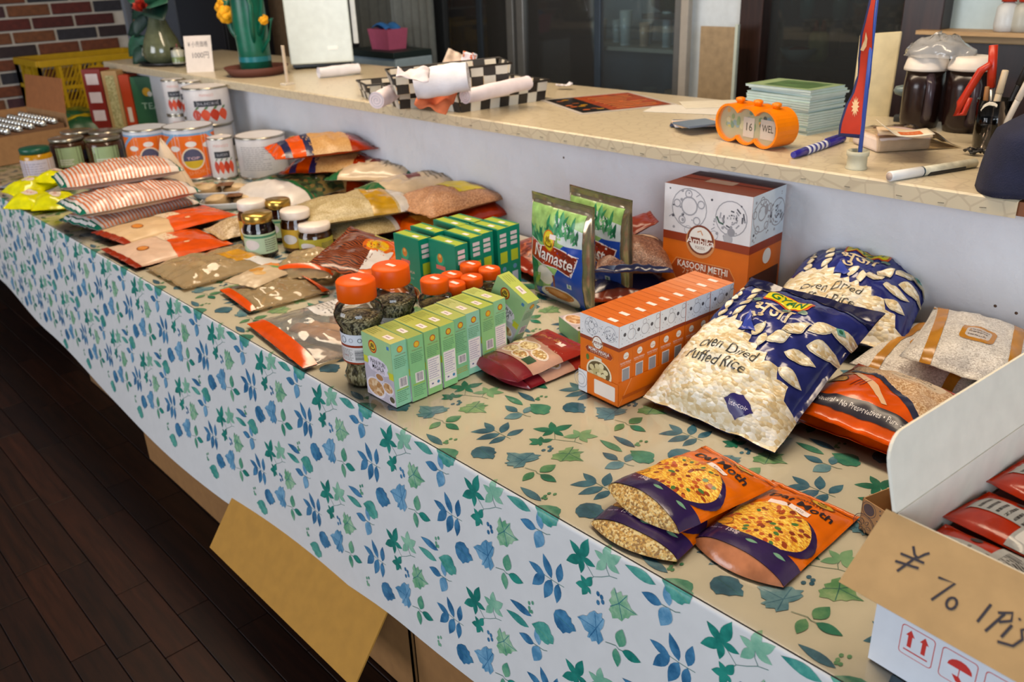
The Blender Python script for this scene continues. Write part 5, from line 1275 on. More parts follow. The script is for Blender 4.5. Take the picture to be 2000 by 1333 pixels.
icon(.159, .032); a.poly(RP, [(.169, .062), (.185, .062), (.179, .05), (.178, .042), (.184, .039), (.170, .039), (.176, .042), (.175, .05)])
a.text(RP, 'Instant Noodles', .195, .085, .013, bold=.01, align='C')
a.put(m2, plane_map((0, 0, 0), (1, 0, 0), (0, 0, 1)), smooth=False); m2.build('print', fpn)
# kraft flap folded out and down over the front
FL = .088; fa_ = math.radians(226)
fdir = Vector((0, math.cos(fa_), math.sin(fa_)))
fx0, fx1 = -.006, CW + .004
o0 = Vector((0, 0, CH + .001))
fv = [o0 + Vector((fx0, 0, 0)), o0 + Vector((fx1, 0, 0)), o0 + Vector((fx1, 0, 0)) + fdir * FL, o0 + Vector((fx0 - .006, 0, 0)) + fdir * FL]
nf_ = (fv[1] - fv[0]).cross(fdir).normalized(); nf_ = nf_ if nf_.z > 0 else -nf_
mb = MB(); mb.add([v + nf_ * .003 for v in fv] + fv, [(3, 2, 1, 0), (4, 5, 6, 7), (0, 1, 5, 4), (1, 2, 6, 5), (2, 3, 7, 6), (3, 0, 4, 7)], mat('#ad8c60', .85, vary=.05, bmp=(250, .05))); ff = mb.build('front_flap', cx_)
a = Art(); PENM = mat('#2f2b33', .5)
def S(pts, w=.0024): a.stroke(PENM, [(x, y) for x, y in pts], w)
ox, oy = .040, -.035
S([(ox, oy + .013), (ox + .005, oy + .006), (ox + .009, oy + .005), (ox + .013, oy + .011), (ox + .016, oy + .014)]); S([(ox + .008, oy + .006), (ox - .002, oy - .016)]); S([(ox - .007, oy + .001), (ox + .016, oy + .003)]); S([(ox - .008, oy - .008), (ox + .014, oy - .004)])
ox = .073; oy = -.050
S([(ox, oy + .012), (ox + .015, oy + .014), (ox + .004, oy - .010)]); S([(ox + .0205 + .0042 * math.cos(t), oy - .004 + .0055 * math.sin(t)) for t in [k * .52 for k in range(13)]])
ox = .118; oy = -.05
S([(ox + .004, oy + .012), (ox + .001, oy - .008)]); S([(ox + .017, oy + .010), (ox + .010, oy - .012)]); S([(ox + .012, oy + .008), (ox + .022, oy + .014), (ox + .024, oy + .007), (ox + .016, oy + .001)]); S([(ox + .026, oy + .004), (ox + .023, oy - .010)]); S([(ox + .0285, oy + .011), (ox + .0295, oy + .0125)]); S([(ox + .040, oy + .009), (ox + .034, oy + .004), (ox + .038, oy - .003), (ox + .034, oy - .012), (ox + .022, oy - .015)])
m2 = MB(); fm_ = plane_map(fv[0] + nf_ * .003, (1, 0, 0), -fdir); a.put(m2, lambda x, y, d: fv[0] + nf_ * (.0032 + d) + Vector((1, 0, 0)) * x + fdir * (-y), smooth=False); m2.build('handwriting', ff)
# side flap standing up, leaning outward, near corner rounded
fh = .082
P2 = [(0, 0), (CD, 0), (CD, fh)] + [(.030 - .030 * math.sin(t), fh * .985 - .030 + .030 * math.cos(t)) for t in [PI / 2 * i / 6 for i in range(0, 7)]]
lean = Vector((-.26, 0, .965)); sd0 = Vector((0, 0, CH))
mb = MB(); nn = len(P2); vs_ = [sd0 + Vector((0, p[0], 0)) + lean * p[1] for p in P2]; vs2 = [v + Vector((.0035, 0, .001)) for v in vs_]
mb.add(vs_ + vs2, [tuple(range(nn)), tuple(range(2 * nn - 1, nn - 1, -1))] + [(i, nn + i, nn + (i + 1) % nn, (i + 1) % nn) for i in range(nn)], CREAM); mb.build('side_flap', cx_)
# packets inside
PKR = film('#a82c0a', .25, .5, 60, .12); PKS = film('#a7a6a2', .25, .5, 60, .08)
def packet_art(w, l, s):
    a = Art(); a.rect(PKS, -w / 2, -l * .5, w / 2, -l * .16); a.rect(PKS, -w * .16, -l * .16, w * .2, l * .42); a.rrect(mat('#d6d2cc', .35), -w * .40, -l * .44, -w * .05, -l * .20, .003); a.text(TXT, '1040円', -w * .22, -l * .32, .006, w * .26)
    a.bars(TXT, w * .1, -l * .44, w * .4, -l * .24, 9, seed=s); a.lines(TXT, -w * .12, -.02, w * .16, l * .34, 6, .4, s); a.ell(TXT, w * .33, l * .05, .006); return a
k = 0
for iy in range(4):
    for ix in range(4):
        if ix == 3 and iy == 0: pass
        x = .056 + ix * .103; y = .055 + iy * .097
        Mp = CB @ Matrix.Translation((x, y, .124 + .004 * (k % 3))) @ Euler((.07 * ((k * 7) % 3 - 1), .08 * ((k * 5) % 3 - 1), PI / 2 + .06 * ((k * 3) % 3 - 1))).to_matrix().to_4x4()
        lab = 'red and silver noodle packet in row ' + ('one', 'two', 'three', 'four')[iy] + ' from the front, ' + ('first', 'second', 'third', 'fourth')[ix] + ' from the carton flap'
        pouch('noodle_packet', lab, .098, .100, .020, Mp, PKR, packet_art(.096, .104, k), PKR, 'packet', 'noodle packets in the carton', (.006, .006), .02, .0018, k, .35, 14, 16, kinks=7)
        k += 1
for iy in range(4):
    for ix in range(4):
        x = .056 + ix * .103; y = .055 + iy * .097
        for lv in range(3):
            if (ix in (0,) or iy == 0) and lv == 2 or False:
                pass
tr_ = MB().box((.008, .008, CT + .001), (CW - .008, CD - .008, .119), mat('#6e2416', .6)).build('lower_packets', cx_)
# small printed kraft box half hidden by the carton
sb = T(1676, 1036)
sa = Art(); KP = mat('#a9845c', .7); sa.ring(INKD, .012, .036, .0115, .0007); sa.ell(INKD, .012, .036, .0085); sa.ring(INKD, .008, .008, .018, .0010, 26); sa.ring(INKD, .008, .008, .0155, .0006, 26)
for i in range(6): sa.leaf(INKD, (.008 + .003 * math.cos(i), .008 + .003 * math.sin(i)), (.008 + .012 * math.cos(i), .008 + .012 * math.sin(i)), .0045); sa.leaf(KP, (.008 + .004 * math.cos(i), .008 + .004 * math.sin(i)), (.008 + .011 * math.cos(i), .008 + .011 * math.sin(i)), .003)
for x, y in ((.030, .038), (.034, .032), (.027, .027), (.038, .041), (.032, .022), (.045, .034), (.050, .025), (.029, .044)): sa.ell(INKD, x, y, .0012, None, 7)
for x in (.030, .036, .043): sa.stroke(INKD, [(x, .020), (x + .003, .013)], .0014)
sbx = thing('printed_kraft_box', 'small open kraft box with black food drawings beside the carton', 'box', (sb.x, sb.y, TZ + .0036), math.radians(-16))
w_, d_, h_ = .075, .06, .048
MB().box((0, 0, 0), (w_, .0012, h_), KP).build('front_panel', sbx); MB().box((0, 0, 0), (.0012, d_, h_ * 1.0), KP).build('side_panel', sbx); MB().box((w_ - .0012, 0, 0), (w_, d_, h_), KP).build('side_panel', sbx); MB().box((0, d_ - .0012, 0), (w_, d_, h_), mat('#6d4a30', .7)).build('back_panel', sbx); MB().box((0, 0, 0), (w_, d_, .0012), KP).build('bottom', sbx)
m2 = MB(); sa.put(m2, plane_map((0, 0, 0), (1, 0, 0), (0, 0, 1)), smooth=False); m2.build('print', sbx)

def bagpix(name, label, bl, br, tl, h, t, top, art=None, mid=.28, size=None, **k):
    """corner pixels are the bag's edges, h = height of its underside above the table (or one height per corner)"""
    hs = h if isinstance(h, tuple) else (h, h, h)
    M, w, l = lay3((bl[0], bl[1], hs[0] + mid * t + .004), (br[0], br[1], hs[1] + mid * t + .004), (tl[0], tl[1], hs[2] + mid * t + .004))
    M = M @ Matrix.Translation((0, 0, -mid * t))
    if size: w, l = size
    return pouch(name, label, w, l, t, M, top, art(w, l) if callable(art) else art, mid=mid, **k)
# ================================================================== bags in the near half of the table
ORF = film('#d0660a', .22, .4, 36, .08); PURP = film('#2a1a44', .2, .4, 40, .12); SEV = grains(['#dca22c', '#e6bc48', '#c27a22', '#ecca5c', '#d69430'], 260, .35, (1, 2.4, 1), .35)
CRUMB = grains(['#c9a25e', '#b0823e', '#d8bb80', '#8f6a38'], 330, .5); PINKF = film('#c98f6c', .2, .3, 40, .08)
def dal_art(w, l, stick=0, seed=0, bare=False):
    a = Art(); r = random.Random(seed + 40)
    if not bare:
        ecx, ecy, erx, ery = -w * .03, -l * .13, w * .44, l * .27
        a.ell(SEV, ecx, ecy, erx, ery, 34)
        arc = [math.radians(-62 + 120 * i / 14) for i in range(15)]
        a.poly(PURP, [(min(w * .5, ecx + erx * 1.0 * math.cos(t)), ecy + ery * 1.0 * math.sin(t)) for t in arc] + [(min(w * .5, ecx + erx * (1.0 + .16 * math.sin(PI * i / 14)) * math.cos(t)), ecy + ery * (1.0 + .16 * math.sin(PI * i / 14)) * math.sin(t)) for i, t in reversed(list(enumerate(arc)))])
        for i in range(58):
            t = r.uniform(0, 6.28); q = math.sqrt(r.random()) * .93; a.ell(mat(('#8f3c1a', '#a8481f', '#7a2f18', '#b5582a', '#3f6b35')[i % 5], .35), ecx + erx * q * math.cos(t), ecy + ery * q * math.sin(t), r.uniform(.0035, .0055), r.uniform(.0026, .0036), 9, t)
    a.poly(PURP, [(-w * .5, -l * .5), (w * .5, -l * .5), (w * .5, -l * .30), (w * .30, -l * .315), (w * .10, -l * .335), (-w * .15, -l * .345), (-w * .34, -l * .32), (-w * .5, -l * .26)])
    a.ell(mat('#c98a2c', .35), -w * .36, -l * .26, .012, .009); a.ring(TXT, -w * .36, -l * .26, .0105, .0008); a.text(TXT, 'SPICY', -w * .36, -l * .26, .0035, .014)
    a.text(mat('#cfc2c8', .35), '150g', -w * .18, -l * .36, .0075, bold=.01); a.text(mat('#9f8fa8', .35), 'Net wt', -w * .36, -l * .36, .004)
    for x, y in ((.02, -.40), (.30, -.38)): a.leaf(mat('#6f9a7c', .35), (w * x - .004, l * y), (w * x + .012, l * y + .003), .006)
    a.ell(mat('#8a4a1a', .35), w * .18, l * .375, .0175, .0105); a.ell(mat('#c9a83a', .35), w * .18, l * .375, .0150, .0085); a.text(mat('#5a3a18', .35), '♨', w * .18, l * .377, .009)
    a.text(mat('#3a2018', .35), 'NAMASTE', w * .10, l * .310, .0058, .042); a.text(mat('#23141c', .35), 'Dal Moth', w * .05, l * .245, .0140, .092, bold=.02); a.text(mat('#3a2018', .35), 'दालमोठ', w * .07, l * .165, .008, .036)
    if stick: a.rect(STK, -w * .02, l * .135, w * .20, l * .185); a.text(mat('#7a6a6a', .5), '¥350', w * .09, l * .16, .004)
    if stick == 2: a.poly(STK, [(-w * .22, l * .105), (-w * .06, l * .11), (-w * .02, l * .135), (-w * .05, l * .16), (-w * .22, l * .15)])
    a.rect(film('#9a4514', .2, .4, 40), -w * .5, l * .445, w * .5, l * .458)
    return a
M, w, l = lay3((1168, 1010, .006), (1337, 1084, .006), (1345, 940, .003))
M.translation.z = TZ + .0034
pouch('snack_pouch', 'bottom snack pouch of the pair stacked at the left of the orange pouches', .136, .195, .020, M, ORF, dal_art(.136, .195, 0, 1), ORF, 'pouch', 'orange snack pouches', (0, .012), .0, .0022, 1, .12, 26, 34, gus=.010, gusmat=CRUMB)
M, w, l = lay3((1191, 950, .030), (1334, 1043, .030), (1370, 874, .022))
pouch('snack_pouch', 'top snack pouch of the stacked pair, tilted with its clear base open to view', .138, .200, .026, M, ORF, dal_art(.138, .20, 1, 2), ORF, 'pouch', 'orange snack pouches', (0, .012), .0, .0030, 5, .05, 26, 34, gus=.014, gusmat=CRUMB)
M, w, l = lay3((1363, 1054, .004), (1532, 1140, .004), (1503, 944, .004)); M.translation.z = TZ + .0036
pouch('snack_pouch', 'orange snack pouch lying alone at the right of the stacked pair', .134, .198, .022, M, ORF, dal_art(.134, .198, 2, 3), ORF, 'pouch', 'orange snack pouches', (0, .012), .0, .0026, 9, .10, 26, 34, gus=.012, gusmat=film('#a86a48', .18, .5, 40, .2))
# ------------------------------------------------------------------ puffed rice bags
PRICE = grains(['#d8c8a4', '#e4dbc4', '#cbb488', '#ece6d6', '#dcd0b2'], 105, .3, (1, 1.8, 1), .8)
BLUF = film('#252b6a', .16, .55, 22, .16); BLUD = film('#14173f', .14, .6, 18, .2); OUTL = mat('#cfc4a8', .3)
def rice_art(w, l, sh=0.0):
    a = Art(); r = random.Random(2)
    zig = [(-w * .5, l * .03), (-w * .44, l * .075)]
    x = -w * .44
    pts = [(-.44, .09), (-.40, .06), (-.36, .115), (-.33, .085), (-.27, .135), (-.24, .10), (-.18, .14), (-.16, .09), (-.11, .10), (-.10, .04), (-.05, .055), (-.04, .01), (.02, .03), (.04, -.02), (.10, .0), (.12, -.05), (.20, -.04), (.22, -.09), (.30, -.08), (.33, -.13), (.40, -.13), (.42, -.20), (.5, -.22)]
    a.poly(PRICE, [(-w * .5, -l * .5), (w * .5, -l * .5)] + [(w * p, l * q) for p, q in pts[::-1]] + [(-w * .5, l * .05)])
    def seedw(b, t, k): a.leaf(OUTL, b, t, k * 1.18, 8); d = ((t[0] - b[0]) * .08, (t[1] - b[1]) * .08); a.leaf(PRICE, (b[0] + d[0], b[1] + d[1]), (t[0] - d[0], t[1] - d[1]), k, 8)
    for x0, y0, ang, L in ((-.33, .12, 95, .085), (-.22, .13, 62, .085), (-.33, .19, 100, .07), (-.22, .20, 65, .08), (-.335, .25, 100, .06), (-.235, .265, 68, .075), (-.345, .31, 105, .05), (-.25, .33, 70, .07), (-.36, .355, 110, .045)):
        t = math.radians(ang); seedw((w * x0, l * y0), (w * x0 + l * L * math.cos(t), l * y0 + l * L * math.sin(t)), l * L * .52)
    for x0, y0, ang, L in ((.02, .03, 80, .11), (.13, .02, 45, .13), (.19, .10, 62, .15), (.30, .185, 55, .15), (.26, .02, 12, .15), (.34, .115, 25, .15), (.40, .25, 40, .13), (.30, -.08, -5, .12), (.12, -.02, 100, .09)):
        t = math.radians(ang); seedw((w * x0, l * y0), (w * x0 + l * L * math.cos(t), l * y0 + l * L * math.sin(t)), l * L * .46)
    S1 = mat('#4a4a40', .3)
    a.text(mat('#3c3a34', .3), 'Oven Dried', -w * .06, -l * .085, .019, .118, shear=.28); a.text(mat('#3c3a34', .3), 'Puffed Rice', -w * .09, -l * .165, .019, .118, shear=.28)
    a.ell(mat('#2c2360', .3), w * .2, -l * .32, .022, .013); a.poly(mat('#2c2360', .3), [(w * .2 - .027, -l * .32), (w * .2, -l * .32 + .016), (w * .2 + .027, -l * .32), (w * .2, -l * .32 - .016)]); a.text(mat('#d9d2e0', .3), 'lite-coir', w * .2, -l * .32, .006, .034)
    a.text(mat('#cdbb98', .3), 'भुजा', w * .02, l * .225, .030, .075, bold=.012)
    a.rrect(mat('#c9552a', .3), -w * .12, l * .285, w * .22, l * .375, .008); a.rrect(mat('#d8c832', .3), -w * .105, l * .292, w * .205, l * .368, .007); a.text(mat('#1f6a3a', .3), 'GYAN', w * .05, l * .331, .018, .064, bold=.015)
    for x in (-.14, .08, .20): a.ell(mat('#5f7a6a', .3), w * x, l * .272, .009, .005)
    a.poly(mat('#6fa39a', .3), [(w * .43 - .008, l * .29), (w * .43, l * .29 + .008), (w * .43 + .008, l * .29), (w * .43, l * .29 - .008)]); a.ell(mat('#2f6a4c', .3), w * .43, l * .29, .003)
    a.poly(mat('#34449a', .25), [(-w * .10, l * .17), (w * .02, l * .06), (-w * .10, l * .05)])
    b = Art()
    for mt, P, F in a.L: b.L.append((mt, [(x, max(-l * .5, min(l * .5, y + sh * l))) if y > -l * .499 else (x, y) for x, y in P], F))
    b.rect(BLUD, -w * .5, l * .36, w * .5, l * .5)
    for x in (-.05, .08, .2): b.ell(mat('#7a6f70', .3), w * x, l * .415, .011, None, 14)
    return b
M, w, l = lay3((1276, 768, .022), (1512, 866, .022), (1462, 552, .150)); M = M @ Matrix.Translation((0, 0, -.016))
pouch('puffed_rice_bag', 'front blue and clear puffed rice bag slumped forward onto the leaf cloth', .262, .335, .085, M, BLUF, rice_art(.262, .335, -.085), BLUF, 'bag', 'puffed rice bags', (.010, .030), .05, .0055, 3, .16, 40, 56, lump=.006, lfreq=55, power=.55, kinks=6)
M, w, l = lay3((1500, 640, .03), (1752, 690, .03), (1585, 520, .075))
pouch('puffed_rice_bag', 'rear blue puffed rice bag propped against the counter wall', .27, .34, .10, M, BLUF, rice_art(.27, .34, -.20), BLUF, 'bag', 'puffed rice bags', (.010, .030), .05, .0055, 11, .22, 36, 48, lump=.006, lfreq=55, power=.55, kinks=6)
# ------------------------------------------------------------------ orange flattened rice bags under the carton flap
RICEF = grains(['#c9a986', '#b8946c', '#d9c0a0', '#a8825a'], 420, .3, (1, 1, 1), .25); ORR = film('#cc520a', .2, .45, 30, .1)
def nat_art(w, l):
    a = Art(); a.poly(RICEF, [(-w * .10, l * .38), (w * .5, l * .30), (w * .5, -l * .26), (w * .34, -l * .20), (w * .1, -l * .02), (-w * .14, l * .10), (-w * .36, l * .16), (-w * .42, l * .25)])
    a.poly(mat('#1e2440', .3), [(-w * .38, l * .17), (-w * .14, l * .11), (w * .1, -l * .01), (w * .34, -l * .19), (w * .5, -l * .25), (w * .5, -l * .31), (w * .32, -l * .24), (w * .08, -l * .06), (-w * .16, l * .07), (-w * .38, l * .14)])
    a.poly(mat('#d8b490', .3), [(-w * .46, l * .12), (-w * .3, l * .10), (-w * .05, -l * .06), (w * .12, -l * .24), (w * .08, -l * .25), (-w * .1, -l * .09), (-w * .32, l * .06)])
    a.rect(mat('#231f2c', .3), -w * .5, -l * .40, w * .5, -l * .29); a.text(mat('#d9d4d2', .3), '100% Natural • No Preservatives • Pure & Healthy', 0, -l * .345, .0088, w * .94)
    a.ell(mat('#3a2010', .3), -w * .38, -l * .05, .018, .014); a.ell(mat('#c9962c', .3), -w * .38, -l * .05, .016, .012); a.text(TXT, 'GOYAL', -w * .38, -l * .05, .005, .022)
    for i in range(3): a.stroke(mat('#8a2a10', .3), [(-w * .24 + .008 * i, -l * .12), (-w * .20 + .008 * i, -l * .02)], .002)
    a.poly(mat('#b02818', .3), [(-w * .1, l * .385), (w * .5, l * .31), (w * .5, l * .44), (-w * .2, l * .46)])
    a.rrect(mat('#cbb79c', .3), -w * .12, l * .20, w * .30, l * .33, .012); a.text(TXT, 'RED POHA', w * .08, l * .28, .007, .05); a.text(TXT, 'INGREDIENTS: RED RICE', w * .08, l * .24, .004, .07); a.rect(STK, w * .16, l * .37, w * .26, l * .405)
    return a
M, w, l = lay3((1535, 828, .035), (1742, 912, .035), (1640, 690, .040))
pouch('red_rice_bag', 'upper orange bag of flat red rice with a natural claim along its edge', .215, .215, .045, M, ORR, nat_art(.215, .215), ORR, 'bag', 'orange flat rice bags', (.014, .012), .03, .003, 13, .2, 32, 34)
M, w, l = lay3((1545, 850, .012), (1742, 925, .012), (1650, 710, .012)); M.translation.z = TZ + .004
pouch('red_rice_bag', 'lower orange bag of flat red rice pressed under the upper one', .225, .22, .040, M, ORR, nat_art(.225, .22), ORR, 'bag', 'orange flat rice bags', (.014, .012), .03, .003, 17, .3, 26, 28)
GOLD = film('#a87428', .22, .3, 30, .1); WRICE = grains(['#bdb8b2', '#c9c4bd', '#aca69f', '#d0ccc6'], 420, .22, (1, 1.6, 1), .2)
def gold_art(w, l, s):
    a = Art()
    for x in (-.34, .30): a.poly(GOLD, [(w * x, -l * .5), (w * x + .018, -l * .5), (w * x + .012 + .02 * s, l * .5), (w * x - .006 + .02 * s, l * .5)])
    a.rrect(GOLD, -w * .16, -l * .22, w * .12, l * .02, .012); a.rrect(mat('#b5aea8', .3), -w * .12, -l * .18, w * .08, -l * .02, .008); a.lines(mat('#6a6058', .4), -w * .10, -l * .16, w * .06, -l * .04, 3)
    a.rect(GOLD, -w * .5, l * .44, w * .5, l * .47); return a
M, w, l = lay3((1690, 740, .012), (1830, 785, .012), (1745, 630, .02))
pouch('gold_trim_bag', 'clear rice bag with gold stripes lying behind the orange flat rice bag', .20, .24, .055, M, WRICE, gold_art(.20, .24, 1), WRICE, 'bag', 'gold striped rice bags', (.012, .012), .04, .004, 19, .3, 28, 30)
M, w, l = lay3((1800, 725, .055), (1950, 775, .04), (1850, 625, .07))
pouch('gold_trim_bag', 'clear rice bag with gold stripes nearest the standing carton flap', .20, .23, .055, M, WRICE, gold_art(.20, .23, -1), WRICE, 'bag', 'gold striped rice bags', (.012, .012), .04, .004, 23, .3, 28, 30)
# ------------------------------------------------------------------ tea packets standing up
SILV = mat('#a89a80', .22, .75, .5, (26, .35), .1)
def tea_art(w, l):
    a = Art(); a.poly(film('#8fb46a', .22, .25, 24, .25), [(-w * .5, -l * .5), (w * .5, -l * .5), (w * .5, l * .5), (-w * .5, l * .5)])
    a.poly(mat('#c9d2cf', .3), [(0, l * .44), (w * .5, l * .34), (w * .5, l * .12), (w * .1, l * .18)])
    a.poly(mat('#2d7a45', .3), [(-w * .5, l * .30), (-w * .3, l * .2), (-w * .34, -l * .1), (-w * .22, -l * .3), (-w * .3, -l * .5), (-w * .5, -l * .5)])
    r = random.Random(3)
    for i in range(46):
        x = r.uniform(-.48, .46); y = .20 + .10 * math.sin(x * 5 + 1) + r.uniform(-.07, .07); t = r.uniform(.5, 2.6); L = r.uniform(.018, .036); a.leaf(mat(('#2c7a50', '#3f9160', '#1f6040', '#5fa070')[i % 4], .3), (w * x, l * y), (w * x + L * math.cos(t), l * y + L * math.sin(t)), L * .28)
    a.poly(mat('#2247a0', .25), [(-w * .42, -l * .5), (-w * .40, -l * .40), (-w * .1, -l * .36), (w * .1, -l * .1), (w * .06, l * .06), (w * .2, l * .16), (w * .5, l * .17), (w * .5, -l * .5)])
    a.poly(mat('#dfd6d2', .3), [(-w * .46, l * .155), (-w * .22, l * .105), (w * .05, l * .135), (w * .46, l * .08), (w * .34, -l * .155), (w * .02, -l * .10), (-w * .22, -l * .115), (-w * .48, -l * .055)])
    a.poly(mat('#a33416', .3), [(-w * .445, l * .145), (-w * .22, l * .095), (w * .05, l * .125), (w * .44, l * .068), (w * .325, -l * .14), (w * .02, -l * .088), (-w * .22, -l * .103), (-w * .462, -l * .048)])
    a.poly(mat('#7a2a1a', .3), [(w * .05, l * .118), (w * .43, l * .062), (w * .32, -l * .132), (w * .15, -l * .106), (w * .22, 0)])
    a.text(mat('#5a1a10', .3), 'Namaste', .002, l * .005, .030, w * .74, shear=.12, bold=.022, rot=-.10); a.text(mat('#e6dcd6', .3), 'Namaste', 0, l * .01, .030, w * .74, shear=.12, bold=.012, rot=-.10)
    a.ell(mat('#c9712a', .3), -w * .06, l * .175, .0195, .025); a.ell(mat('#d8c23a', .3), -w * .06, l * .175, .0165, .022); a.text(mat('#6a4a18', .3), '♨', -w * .06, l * .165, .018); a.rect(STK, -w * .04, l * .20, w * .07, l * .25)
    a.ell(mat('#d4cfc6', .3), -w * .16, -l * .215, .030, .022); a.poly(mat('#d4cfc6', .3), [(-w * .06, -l * .18), (w * .02, -l * .175), (w * .0, -l * .22)]); a.leaf(mat('#8fae3c', .3), (-w * .40, -l * .36), (-w * .24, -l * .20), .014); a.leaf(mat('#5f9a40', .3), (-w * .45, -l * .30), (-w * .3, -l * .22), .014)
    a.stroke(mat('#8a4012', .25), [(w * .005, -l * .185), (w * .015, -l * .24), (w * .01, -l * .40)], .006)
    a.ell(mat('#cfcac2', .3), w * .06, -l * .43, w * .36, l * .11, 28); a.ell(mat('#a8652c', .2), w * .06, -l * .395, w * .28, l * .062, 28); a.ell(mat('#b87a40', .2), w * .04, -l * .385, w * .18, l * .035, 20)
    a.rect(mat('#b9c6c4', .3), w * .25, -l * .285, w * .335, -l * .235); a.ell(mat('#2f6a4c', .3), w * .292, -l * .26, .003)
    return a
def tea(label, x, y, rz, seed, lean=0.0):
    w, l = .205, .238
    M = Matrix.Translation((x, y, TZ + .0042 + l / 2)) @ Euler((PI / 2 - lean, 0, rz)).to_matrix().to_4x4()
    a = tea_art(w * .86, l * .90); b = Art(); b.add(a, -.006, -l * .045)
    pouch('tea_packet', label, w, l, .05, M, SILV, b, SILV, 'packet', 'tea packets', (.004, .022), .02, .0022, seed, .5, 30, 36, power=.5)
tea('front tea packet with a red name banner and a teacup', -1.278, .625, -.08, 3)
tea('rear tea packet half hidden behind the front one', -1.255, .725, -.10, 7, -.03)
# ------------------------------------------------------------------ maroon pouches beside the green row
MAR = film('#6e1c24', .22, .45, 32, .12)
def mar_art(w, l):
    a = Art(); a.rect(film('#b5907c', .18, .3, 30, .1), -w * .5, -l * .30, w * .5, l * .16); a.poly(film('#8e2a20', .2, .4, 30), [(-w * .5, l * .16), (w * .5, l * .10), (w * .5, l * .5), (-w * .5, l * .5)])
    for i, (x, y, s, c) in enumerate(((-.22, -.16, .020, '#c9b48c'), (.05, -.20, .018, '#a8763c'), (-.05, -.02, .024, '#cdb98a'), (.25, -.06, .018, '#b08a4a'), (-.34, .02, .015, '#8f9a4c'))): a.ell(mat('#d4c8bc', .3), w * x, l * y, s * 1.15, s * .8); a.ell(grains([c, '#d9c9a0', '#9a7a48'], 240, .4), w * x, l * y, s * .95, s * .62)
    a.rect(mat('#2f4a34', .3), w * .18, -l * .27, w * .34, -l * .15); a.rect(STK, w * .1, l * .24, w * .24, l * .31); a.text(mat('#c9a060', .3), 'SPICE MIX', -w * .1, l * .30, .009, .06); return a
M, w, l = lay3((936, 696, .008), (1030, 745, .008), (1040, 645, .010)); M.translation.z = TZ + .004
pouch('maroon_pouch', 'lower maroon spice pouch mostly covered by the upper one', .135, .185, .016, Matrix.Translation((.03, .0, 0)) @ M, MAR, mar_art(.135, .185), MAR, 'pouch', 'maroon spice pouches', (0, .012), .02, .0026, 4, .12, 24, 28, gus=.004, gusmat=MAR)
M, w, l = lay3((932, 694, .020), (1030, 746, .020), (1055, 648, .026))
pouch('maroon_pouch', 'upper maroon spice pouch with bowls in front of the tea packets', .135, .185, .017, M, MAR, mar_art(.135, .185), MAR, 'pouch', 'maroon spice pouches', (0, .012), .02, .0028, 8, .05, 24, 28, gus=.006, gusmat=MAR)
# ================================================================== goods in the far half of the table
def oshelf(c, **k): return film(c, .2, .4, 30, .1)
# clear pouch of bark pieces with an orange strip
CLB = clear('pouch_film', '#f0ece6', .09, .8, .4, 22, .004, haze=.17)
CLT = clear('spice_film', '#f0e4d0', .09, .9, .45, 24, .004, haze=.42, hazecol='#cdb48a')
def clearbag(name, label, bl, br, tl, h, t, size=None, group=None, seed=0, strips=(), inner=None, art=None, fm=None):
    fm = fm or CLT
    M, w, l = lay3((bl[0], bl[1], h + .006), (br[0], br[1], h + .006), (tl[0], tl[1], h + .006))
    if size: w, l = size
    o = pouch(name, label, w, l, t, M @ Matrix.Translation((0, 0, -.002)), fm, art(w, l) if art else None, fm, 'bag', group, (.006, .006), .02, .005, seed, .15, 30, 34)
    for k, (y0, y1, mt, nm) in enumerate(strips):
        m2 = MB(); q = lambda u, v: Vector((w * (u - .5) * .985, l * (y0 + (y1 - y0) * v), .0025 + t * .9 * (max(0, 1 - abs(2 * u - 1) ** 2.4) ** .6) * max(0, 1 - abs(2 * (y0 + (y1 - y0) * v)) ** 2.8) ** .6 + .0042))
        m2.grid(q, 20, 4, mt); m2.build(nm, o)
    if inner: inner(o, w, l, t)
    return o
REDS = film('#c84a08', .16, .35, 26, .08)
BARK = mat('#a87a4c', .75, vary=.15, bmp=(60, .4)); BARK2 = mat('#c0925e', .75, vary=.12, bmp=(60, .4))
def bark(o, w, l, t):
    r = random.Random(4)
    for i, (x, y, a, L, W) in enumerate(((.06, -.02, .5, .15, .035), (.10, -.16, .35, .17, .045), (-.02, .14, 1.1, .11, .035), (.18, .08, -.2, .13, .035))):
        c, s_ = math.cos(a), math.sin(a)
        MB().grid(lambda u, v: Vector((w * x + L * (u - .5) * c - W * (v - .5) * s_, l * y + L * (u - .5) * s_ + W * (v - .5) * c, .006 + .003 * i + .008 * math.sin(v * PI))), 6, 6, BARK if i % 2 else BARK2).build('bark_piece', o, solid=.002)
def bark_lab(w, l):
    a = Art(); a.rrect(mat('#c9c6c4', .4), -w * .40, -l * .10, -w * .06, l * .26, .006); a.lines(mat('#6f6b6b', .5), -w * .37, -l * .06, -w * .09, l * .22, 8, .35, 3); a.rect(mat('#b9c0c8', .35), -w * .3, l * .26, w * .2, l * .42); return a
clearbag('bark_pouch', 'clear pouch of cinnamon bark with an orange strip along the table edge', (497, 612), (657, 733), (588, 520), .0, .030, (.30, .30), None, 3, ((-.5, -.40, REDS, 'orange_strip'),), bark, bark_lab, CLB)
